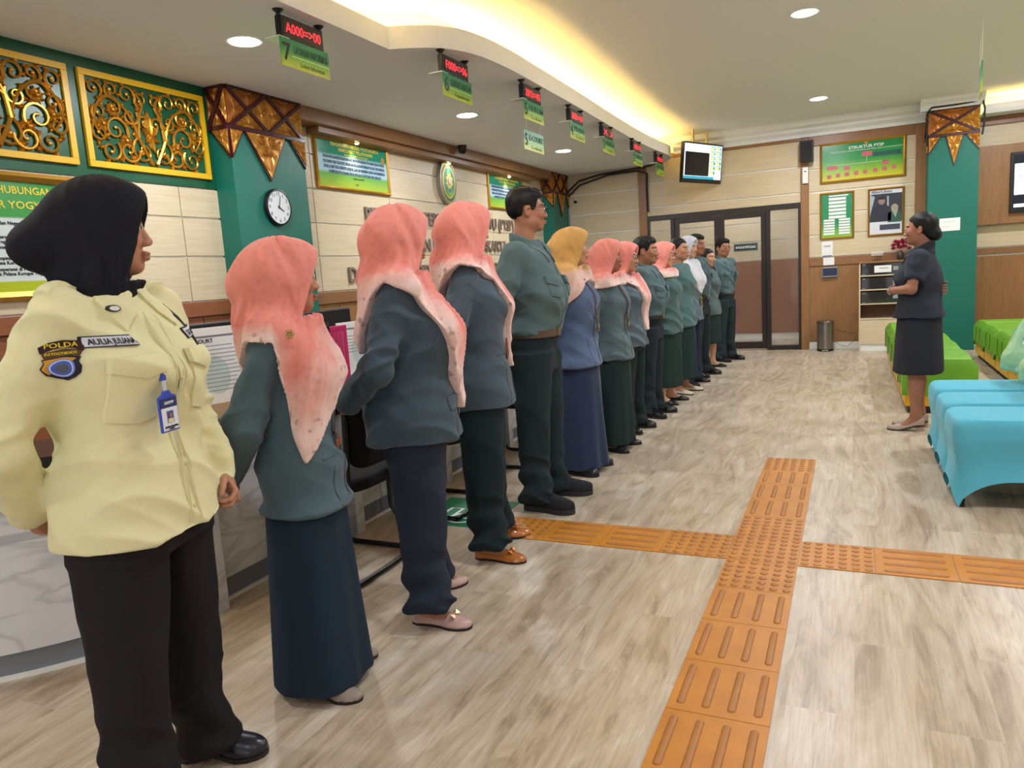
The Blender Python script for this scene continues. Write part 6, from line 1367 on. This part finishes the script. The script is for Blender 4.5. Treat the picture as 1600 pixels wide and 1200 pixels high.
tag(MB().tube([(.16, 7.72, .28), (.25, 7.735, .24), (.36, 7.735, .22), (.43, 7.74, .225)], .004, 6).tube([(.14, 7.70, .12), (.22, 7.72, .06), (.30, 7.72, .035), (.36, 7.73, .09), (.42, 7.74, .16)], .003, 6).build('power_cable', M('cable_brown', (70, 40, 30), .5), smooth=True), 'thin cables running low between the bin and the brochure cabinet', 'cable')
# ---- ceiling camera, cables
cm = empty('dome_camera', (-3.60, 4.21, ZL), 0, 'black dome camera where the soffit meets the brown moulding', 'camera'); MB().lathe([(.05, 0), (.05, -.03), (.047, -.05)], n=20).build('housing', mt_black, cm, smooth=True); MB().lathe([(.045, -.05), (.038, -.075), (.022, -.09), (.005, -.095)], n=20).build('dome', M('dome_glass', (12, 12, 14), .08), cm, smooth=True)
for i, pts in enumerate(([(-3.66, 7.70, 2.50), (-3.45, 7.70, 2.66), (-3.1, 7.70, 2.72), (-2.7, 7.70, 2.735), (-2.45, 7.70, 2.75), (-2.30, 7.68, 2.765)], [(-3.64, 7.72, 2.45), (-3.45, 7.72, 2.60), (-3.0, 7.72, 2.70), (-2.55, 7.72, 2.71), (-2.40, 7.74, 2.66), (-2.415, 7.76, 2.45), (-2.41, 7.76, 2.1)], [(-2.28, 7.62, 2.752), (-2.2, 7.45, 2.75), (-2.1, 7.2, 2.752), (-2.02, 6.95, 2.752), (-1.98, 6.84, 2.74)])):
    c = [q for q in pts]; tag(MB().tube(c, .016 - .003*i, 7).build('cable_bundle', mt_black, smooth=True), ['thick black cable running along the top of the back wall', 'black cable dropping beside the glass door frame from the wall top', 'black cable leading from the corner to the last queue display'][i], 'cable')
for i, pts in enumerate(([(1.20, 7.43, 2.55), (1.195, 7.44, 2.75), (1.20, 7.42, 2.95), (1.24, 7.40, 3.0), (1.5, 7.40, 3.0), (1.72, 7.41, 3.01)], [(1.785, 7.46, 2.62), (1.80, 7.45, 2.75), (1.80, 7.43, 2.92), (1.785, 7.41, 2.98), (1.78, 7.40, 3.06)])):
    tag(MB().tube(pts, .011, 7).build('cable', mt_black, smooth=True), ['black cable climbing the green pillar edge beside the framed charts', 'black cable climbing the green pillar edge beside the wall monitor'][i], 'cable')
ol = empty('hanging_socket', (-3.55, YB, 2.36), 0, 'small black socket hanging on a cord on the back wall panels', 'socket'); MB().lathe([(.022, 0), (.022, -.04)], n=12, axis=(0, 1, 0)).build('socket', mt_black, ol); MB().tube([(0, -.01, .02), (.0, -.01, .30)], .004, 5).tube([(0, -.012, -.02), (-.04, -.012, -.07), (-.11, -.012, -.08)], .004, 5).build('cord', mt_white, ol)
# ================================================================== counters
ZT0, ZT1 = .655, .79
mblk = M('black_granite', (22, 22, 28), .18, noise=((46, 46, 54), 9, (1, 1, 3), .55, .75))
me_rod = None
rd = empty('reception_desk', (-3.2, -1.1, 0), 0, 'curved marble fronted reception desk with black top behind the guard', 'reception desk')
def ring(name, r0, r1, z0, z1, a0, a1, mat, n=30):
    A = [math.radians(a0+(a1-a0)*k/n) for k in range(n+1)]; vs = []
    for a in A: c, s_ = math.cos(a), math.sin(a); vs += [(r0*c, r0*s_, z0), (r1*c, r1*s_, z0), (r1*c, r1*s_, z1), (r0*c, r0*s_, z1)]
    fs = [(4*i+k, 4*i+(k+1) % 4, 4*i+4+(k+1) % 4, 4*i+4+k) for i in range(n) for k in range(4)]+[(0, 1, 2, 3), (4*n+3, 4*n+2, 4*n+1, 4*n)]
    return MB().add(vs, fs).build(name, mat, rd, smooth=True)
ring('front_panel', 1.10, 1.165, .095, ZT0, -118, -17, mt_marble); ring('kickboard', 1.10, 1.150, .012, .095, -118, -17, mt_kick); ring('floor_seal', 1.10, 1.172, 0, .012, -118, -17, mt_white); ring('worktop', .80, 1.205, ZT0, ZT1, -118, -17, mblk); ring('band', 1.10, 1.168, .50, .525, -118, -17, M('shade_band', (176, 176, 180), .2))  # band: shadow on the upper marble, painted as a darker strip
Y0, DY, NU = -1.255, .97, 9
wk = tag(box('worktop', (-2.80, Y0-.035, ZT0), (-2.05, Y0+DY*NU+.035, ZT1), mblk, bevel=.006), 'long black granite worktop running over the marble service counters', 'worktop')
for k in range(NU):
    y = Y0+DY*k; lab = 'marble service counter unit %s' % ['beside the curved reception desk', 'behind the pink mesh tray', 'behind the stout woman in slate blazer', 'behind the tall man with glasses', 'behind the woman in mustard headscarf', 'behind the stocky man with moustache', 'behind the woman in grey floral headscarf', 'behind the young woman with long hair', 'nearest the back wall'][k]
    c = empty('counter_unit', (-2.12, y, 0), 0, lab, 'counter', 'service counter units')
    MB().box((0, .035, .10), (.03, DY-.035, ZT0)).build('front_panel', mt_marble, c); MB().box((-.01, .035, .012), (.02, DY-.035, .10)).build('kickboard', mt_kick, c); MB().box((-.01, .035, 0), (.035, DY-.035, .012)).build('floor_seal', mt_white, c)
    MB().box((-.60, -.034, 0), (.10, .034, ZT0)).build('end_panel', mt_marble, c, bevel=.003)
# ---- things on the counter
def sheet_stand(x, y, rz, w_, h_, label, lines, title=None):
    o = empty('document_stand', (x, y, ZT1), rz, label, 'document stand'); tl_ = Matrix.Rotation(math.radians(-9), 4, 'Y')
    def pc(n, a, b, m):
        me = MB().box(a, b).mesh(n, m); me.transform(tl_); return link(n, me, o)
    MB().box((-.06, -w_/2, 0), (.05, w_/2, .012)).build('foot', M('pale_wood_foot', (206, 178, 136), .4), o)
    pc('acrylic_back', (-.006, -w_/2, .012), (-.002, w_/2, h_), mt_white); sh_ = pc('sheet', (-.002, -w_/2+.006, .02), (0, w_/2-.006, h_-.006), mt_paper)
    pc('sheet_rule', (0, -w_/2+.03, h_-.045), (.0006, w_/2-.02, h_-.036), M('rule_grey', (120, 124, 130), .6))
    for i in range(lines): pc('text_line', (0, -w_/2+.035+.004*(i % 3), h_-.085-.018*i), (.0006, w_/2-.03-.03*((i*7) % 4 == 0), h_-.081-.018*i), M('text_grey', (150, 154, 160), .6))
    n = 24; me = MB().prism([(.0, .02+.065*math.cos(2*PI*k/n), h_*.45+.085*math.sin(2*PI*k/n)) for k in range(n)], (.0003, 0, 0)).mesh('watermark', M('watermark', (200, 220, 218), .6)); me.transform(tl_); link('watermark', me, o)
    if title:
        me = text_mesh(title, .018, None, bold=.02); me.transform(tl_ @ frame((.001, -.02, h_-.068), (0, 1, 0), (0, 0, 1))); me.materials.clear(); me.materials.append(mt_ink); link('lettering', me, o)
    return o
sheet_stand(-2.17, -1.005, math.radians(-14), .36, .385, 'white sheet headed E-COURT on a stand beside the guard', 12, 'E-COURT')
sheet_stand(-2.22, .12, math.radians(-10), .24, .32, 'white sheet with a green seal beside the pink mesh tray', 6)
np_ = empty('desk_name_plate', (-2.085, -1.03, ZT1), math.radians(-16), 'small wooden desk plate with the letter W below the E-COURT sheet', 'name plate'); MB().prism([(-.03, -.09, 0), (.02, -.09, 0), (.006, -.09, .062), (-.004, -.09, .062)], (0, .18, 0)).build('plate', M('plate_wood', (188, 160, 124), .5), np_)
me = text_mesh('W', .034, None, bold=.03); me.transform(frame((.0135, -.06, .016), (0, 1, 0), (-.22, 0, 1))); me.materials.clear(); me.materials.append(mk_); link('lettering', me, np_)
pk = empty('mesh_tray', (-2.13, -.225, ZT1), math.radians(-12), 'pink perforated plastic tray standing on the counter with a black clip', 'tray'); mpk = M('pink_plastic', (222, 52, 122), .4); b = MB()
W_, H_ = .185, .315
b.box((-.008, -W_/2, .02), (.002, -W_/2+.022, H_)).box((-.008, W_/2-.022, .02), (.002, W_/2, H_)).box((-.008, -W_/2, .02), (.002, W_/2, .045)).box((-.008, -W_/2, H_-.025), (.002, W_/2, H_)); b.build('rim', mpk, pk, bevel=.003)
b = MB()
for k in range(1, 12): y = -W_/2+.018+k*(W_-.036)/12; b.box((-.005, y-.0022, .04), (-.001, y+.0022, H_-.02))
for k in range(1, 24): z = .04+k*(H_-.06)/24; b.box((-.005, -W_/2+.018, z-.0022), (-.0012, W_/2-.018, z+.0022))
b.build('mesh_grid', mpk, pk); MB().box((-.03, -W_/2+.01, .025), (-.026, W_/2-.01, H_-.02)).build('papers_inside', M('pale_pink_paper', (238, 210, 220), .6), pk); MB().box((-.05, -W_/2, 0), (.002, W_/2, .02)).build('base', mpk, pk)
bc = MB().prism([(.004, -.062, H_-.03), (.004, -.022, H_-.03), (.004, -.026, H_+.004), (.004, -.058, H_+.004)], (-.014, 0, 0)).build('binder_clip', mt_black, pk)
for yy in (-.052, -.032): MB().tube([(.0, yy, H_), (.004, yy-.006, H_+.018), (.004, yy, H_+.028), (.004, yy+.006, H_+.018), (0, yy, H_)], .0012, 5).build('clip_handle', mt_steel, bc)
for y, lab in ((-.62, 'black computer monitor seen from behind near the E-COURT sheet'), (.20, 'black computer monitor seen from behind near the pink mesh tray')):
    mn = empty('computer_monitor', (-2.52, y, ZT1), 0, lab, 'monitor'); MB().box((-.03, -.26, .07), (.0, .26, .385)).build('back_shell', mt_black, mn, bevel=.008); MB().box((-.034, -.25, .08), (-.029, .25, .375)).build('screen', M('dark_screen', (16, 18, 24), .15), mn); MB().box((-.03, -.03, .01), (.012, .03, .12)).build('stem', mt_black, mn, bevel=.004); MB().box((-.09, -.11, 0), (.07, .11, .012)).build('foot', mt_black, mn, bevel=.004)
tag(box('loose_paper', (-2.66, -1.90, ZT1), (-2.40, -1.72, ZT1+.003), mt_paper), 'white paper lying on the black top of the reception desk', 'paper')
# ---- visitor chairs: black sled base
mfab = fabric('chair_black_fabric', (20, 20, 22)); mtub = M('chair_tube', (16, 16, 18), .3, .3)
def visitor_chair(x, y, rz, label):
    o = empty('visitor_chair', (x, y, 0), rz, label, 'chair', 'black visitor chairs at the counter')     # faces -X, back towards +X
    G = Grid((-.25, -.25, .38), (.25, .25, .52), .012); G.put(lambda X, Y, Z: (np.maximum(np.abs(X)/.225, 0)**4+np.abs(Y/.23)**4+np.abs((Z-.445)/.042)**4)**.25*.042-.042, (-.23, -.23, .40), (.23, .23, .49), 0); V, Q = G.mesh(1); sdf_obj('seat', V, Q, mfab, o)
    G = Grid((.14, -.25, .48), (.34, .25, .95), .012); G.put(lambda X, Y, Z: (np.abs((X-.215-.12*(Z-.6)-.25*Y*Y*-1)/.028)**4+np.abs(Y/.225)**4+np.abs((Z-.70)/.19)**4)**.25*.028-.028, (.15, -.23, .5), (.32, .23, .9), 0); V, Q = G.mesh(1); sdf_obj('backrest', V, Q, mfab, o)
    for sg in (-1, 1):
        yy = sg*.235; MB().tube([(.22, yy, .86), (.205, yy, .62), (.20, yy, .47), (.0, yy, .425), (-.19, yy, .42), (-.225, yy, .395), (-.23, yy, .34), (-.225, yy, .06), (-.20, yy, .02), (-.16, yy, .014), (.20, yy, .014)], .013, 8).build('side_frame', mtub, o, smooth=True)
    MB().tube([(.20, -.235, .014), (.21, 0, .014), (.20, .235, .014)], .013, 8).build('floor_bar', mtub, o, smooth=True); MB().tube([(-.1, -.235, .42), (-.1, .235, .42)], .011, 8).tube([(.14, -.235, .44), (.14, .235, .44)], .011, 8).build('cross_bar', mtub, o, smooth=True)
visitor_chair(-1.80, -.66, 0, 'black visitor chair behind the woman in teal blazer'); visitor_chair(-1.80, .24, 0, 'black visitor chair behind the woman with tan bow flats'); visitor_chair(-1.80, 1.30, 0, 'black visitor chair behind the woman in mustard headscarf')
# ---- green floor sticker
fs_ = empty('floor_sticker', (-1.62, .16, 0), 0, 'green floor sticker with white wheelchair marks near the counter', 'floor sticker'); MB().box((-.23, -.23, .0002), (.23, .23, .0015)).build('sheet', M('sticker_green', (10, 122, 78), .4), fs_)
for pts in ([(-.12, -.18), (-.12, .05), (-.05, .05), (-.05, -.10), (.12, -.10)], [(.12, -.10), (.17, -.19)], [(-.2, -.03), (-.12, -.03)]): MB().tube([(a, b_, .0016) for a, b_ in pts], .012, 6, flat=(0, 0, 1)).build('mark', mt_white, fs_)
for o in fs_.children:
    if o.name.startswith('mark'):
        for v in o.data.vertices: v.co.z = .0016+max(0, v.co.z-.0016)*.05
a_ = [(.075*math.cos(t)+.02, .075*math.sin(t)-.10, .0016) for t in [2*PI*k/24 for k in range(24)]]
o = MB().tube(a_, .010, 6, closed=True).build('mark', mt_white, fs_)
for v in o.data.vertices: v.co.z = .0016+max(0, v.co.z-.0016)*.05
# ================================================================== waiting benches, green over yellow
mgr = fabric('lime_vinyl', (98, 158, 24)); mgr2 = M('lime_leatherette', (102, 160, 26), .42, bump=(300, .1, (1, 1, 1))); myl = M('yellow_leatherette', (228, 176, 26), .42, bump=(300, .1, (1, 1, 1))); mplin = M('plinth_black', (30, 26, 24), .6)
def bench(x0, x1, y0, n, L, label, grp):
    """row of n padded modules; each is a separate bench block"""
    for k in range(n):
        ya = y0+k*(L+.012); xm = (x0+x1)/2; o = empty('bench_block', (xm, ya+L/2, 0), 0, label[k] if isinstance(label, list) else label, 'bench', grp); w2, l2 = (x1-x0)/2, L/2
        MB().box((-w2+.05, -l2+.04, 0), (w2-.05, l2-.04, .06)).build('plinth', mplin, o); MB().box((-w2+.018, -l2+.016, .055), (w2-.018, l2-.016, .24)).build('base', myl, o, bevel=.012)
        # cushion: arched top with seam grooves across, scalloped skirt
        nx, ny = 12, 40; vs = []; fs = []
        def top(u, v):
            e = min(1, (1-abs(u))/.12); f = min(1, (1-abs(v))/.08); rr = (1-(1-e)**2)**.5*(1-(1-f)**2)**.5 if e > 0 and f > 0 else 0
            g_ = 1-.35*math.exp(-((abs(v)-.36)/.025)**2); return .375+.065*max(0, rr)*g_+.012*math.cos(v*PI/2)
        for j in range(ny+1):
            v = -1+2*j/ny
            for i in range(nx+1): u = -1+2*i/nx; vs.append((u*w2, v*l2, top(u, v)))
        fs += [(j*(nx+1)+i, j*(nx+1)+i+1, (j+1)*(nx+1)+i+1, (j+1)*(nx+1)+i) for j in range(ny) for i in range(nx)]
        def skirt(v): 
            t = (v+1)/2*3; q = t-math.floor(t); return .15+.075*(1-abs(2*q-1))**.8
        peri = [(i, 0) for i in range(nx)]+[(nx, j) for j in range(ny)]+[(i, ny) for i in range(nx, 0, -1)]+[(0, j) for j in range(ny, 0, -1)]
        base0 = len(vs); P_ = len(peri)
        for (i, j) in peri:
            v = -1+2*j/ny; u = -1+2*i/nx; side = i in (0, nx); zb = skirt(v) if side and 0 < j < ny else .15; vs.append((u*w2*1.01, v*l2*1.005, zb))
        for k2 in range(P_):
            a, b2 = peri[k2], peri[(k2+1) % P_]; fs.append((a[1]*(nx+1)+a[0], b2[1]*(nx+1)+b2[0], base0+(k2+1) % P_, base0+k2))
        cu = MB().add(vs, fs).build('cushion', mgr2, o, smooth=True)
        for v in (-.36, .36): MB().tube([(u*w2, v*l2, top(u, v)+.001) for u in np.linspace(-.98, .98, 12)], .003, 5).tube([(w2*1.012, v*l2, z) for z in (.38, .3, .22)], .003, 5).tube([(-w2*1.012, v*l2, z) for z in (.38, .3, .22)], .003, 5).build('seam', M('seam_green', (58, 104, 14), .6), cu)
bench(.73, 1.25, 3.25, 5, .68, ['green and yellow bench block behind the woman in charcoal suit', 'green and yellow bench block second behind the woman in charcoal suit', 'green and yellow bench block third behind the woman in charcoal suit', 'green and yellow bench block fourth behind the woman in charcoal suit', 'green and yellow bench block facing the brochure cabinet'], 'green and yellow bench blocks')
bench(1.66, 2.20, 3.30, 5, .68, ['green and yellow bench block beyond the blue stools', 'green and yellow bench block second beyond the blue stools', 'green and yellow bench block third beyond the blue stools', 'green and yellow bench block fourth beyond the blue stools', 'green and yellow bench block in front of the wall monitor'], 'green and yellow bench blocks')
# ================================================================== stools in stretch covers
mcy = fabric('turquoise_stretch', (82, 166, 190)); mcy2 = M('turquoise_dark', (24, 40, 48), .8)
def cover_mesh():
    n = 96; w2, d2 = .285, .205; Hs = .455; vs = []; fs = []
    def rr(a, k):     # rounded rectangle
        c, s_ = math.cos(a), math.sin(a); q = (abs(c)**7+abs(s_)**7)**(-1/7); return c*q*w2*k, s_*q*d2*k
    rings = []
    for t in range(15):
        f = t/14
        ring_ = []
        for k in range(n):
            a = 2*PI*k/n; c, s_ = math.cos(a), math.sin(a); q = (abs(c)**7+abs(s_)**7)**(-1/7); px, py = c*q, s_*q
            along = (py if abs(px) > abs(py) else px)/.9065; along = max(-1, min(1, along)); corner = abs(along)**2.2; zb = (.125 if abs(px) > abs(py) else .15)*(1-corner)**.62
            sc = 1-.075*math.sin(min(1, f/.8)*PI)*(1-.3*f)
            x, y = px*w2*sc, py*d2*sc; rd_ = .22
            if abs(px) > 1-rd_*.5 and abs(py) > 1-rd_*.5: x *= .985; y *= .985
            ring_.append((x, y, zb+(Hs-.055-zb)*f))
        rings.append(ring_)
    for k_, z in ((1.0, Hs-.03), (.975, Hs-.012), (.92, Hs), (.7, Hs+.004), (.35, Hs+.006)):
        rings.append([(*rr(2*PI*k/n, k_*.99), z) for k in range(n)])
    for r in rings: vs += r
    fs = [(i*n+k, i*n+(k+1) % n, (i+1)*n+(k+1) % n, (i+1)*n+k) for i in range(len(rings)-1) for k in range(n)]; fs.append(tuple(range((len(rings)-1)*n, len(rings)*n)))
    return MB().add(vs, fs).mesh('cover', mcy, smooth=True)
me_cover = cover_mesh(); me_cover.polygons.foreach_set('use_smooth', [True]*len(me_cover.polygons))
for y, lab in ((1.015, 'turquoise stretch covered stool nearest the tactile paving'), (1.475, 'turquoise stretch covered stool between two others'), (1.935, 'turquoise stretch covered stool beside the woman in charcoal suit')):
    o = empty('covered_stool', (1.10, y, 0), math.radians(2), lab, 'stool', 'turquoise stools'); link('cover', me_cover, o)
    for a in (-1, 1):
        for b2 in (-1, 1): MB().cyl((a*.235, b2*.160, 0), (a*.215, b2*.14, .40), .011, n=8).build('leg', mtub, o)
    MB().box((-.235, -.16, .38), (.235, .16, .44)).build('seat_board', mcy2, o)
# ---- water packs in printed plastic bags on the stools
mbag = M('printed_film', (150, 200, 160), .25, noise=((206, 220, 150), 5, (1, 1, 1), .4, .65), coat=.3)
def bag(x, y, z, rz, lean, label):
    o = empty('plastic_pack', (x, y, z), rz, label, 'plastic pack', 'plastic packs on the stools'); G = Grid((-.16, -.12, -.01), (.16, .12, .46), .009)
    G.loft([(.0, 0, 0, .13, .055), (.05, 0, 0, .135, .085), (.2, 0, 0, .125, .085), (.34, 0, 0, .105, .07), (.41, 0, 0, .075, .045), (.44, 0, 0, .10, .02)], 0, 2.6); V, Q = G.mesh(1); N = vnormals(V, Q); V = V+N*((ridged(V*np.array([16, 16, 9]), 3)-.5)*.02)[:, None]; sk = Skin(V, Q)
    m = Matrix.Rotation(lean, 4, 'Y'); me_o = sdf_obj('film', V, Q, mbag, o); fr0 = frame((0, -.3, 0), (1, 0, 0), (0, 0, 1))
    parts = [me_o]
    for i, (px, pz, w_, h_, m_) in enumerate(((0, .30, .07, .06, mw), (-.02, .20, .05, .035, mw), (.02, .12, .09, .05, M('pack_blue', (70, 110, 190), .3)), (-.04, .25, .035, .09, M('pack_blue', (70, 110, 190))), (0, .035, .10, .035, mw), (.05, .22, .03, .08, M('pack_blue', (70, 110, 190))))):
        parts.append(patch('print_%s' % 'label', quad(px-w_, pz-h_/2, px, pz+h_/2) if i % 2 else quad(px-w_/2, pz-h_/2, px+w_/2, pz+h_/2), fr0, sk, .001, .002, m_, o, rings=2))
    for p_ in parts: p_.data.transform(m)
bag(1.315, 2.02, .508, math.radians(-8), .32, 'green printed plastic pack leaning on the far turquoise stool'); bag(1.33, 1.56, .506, math.radians(-4), .30, 'green printed plastic pack leaning on the middle turquoise stool')
bpy.context.view_layer.update()
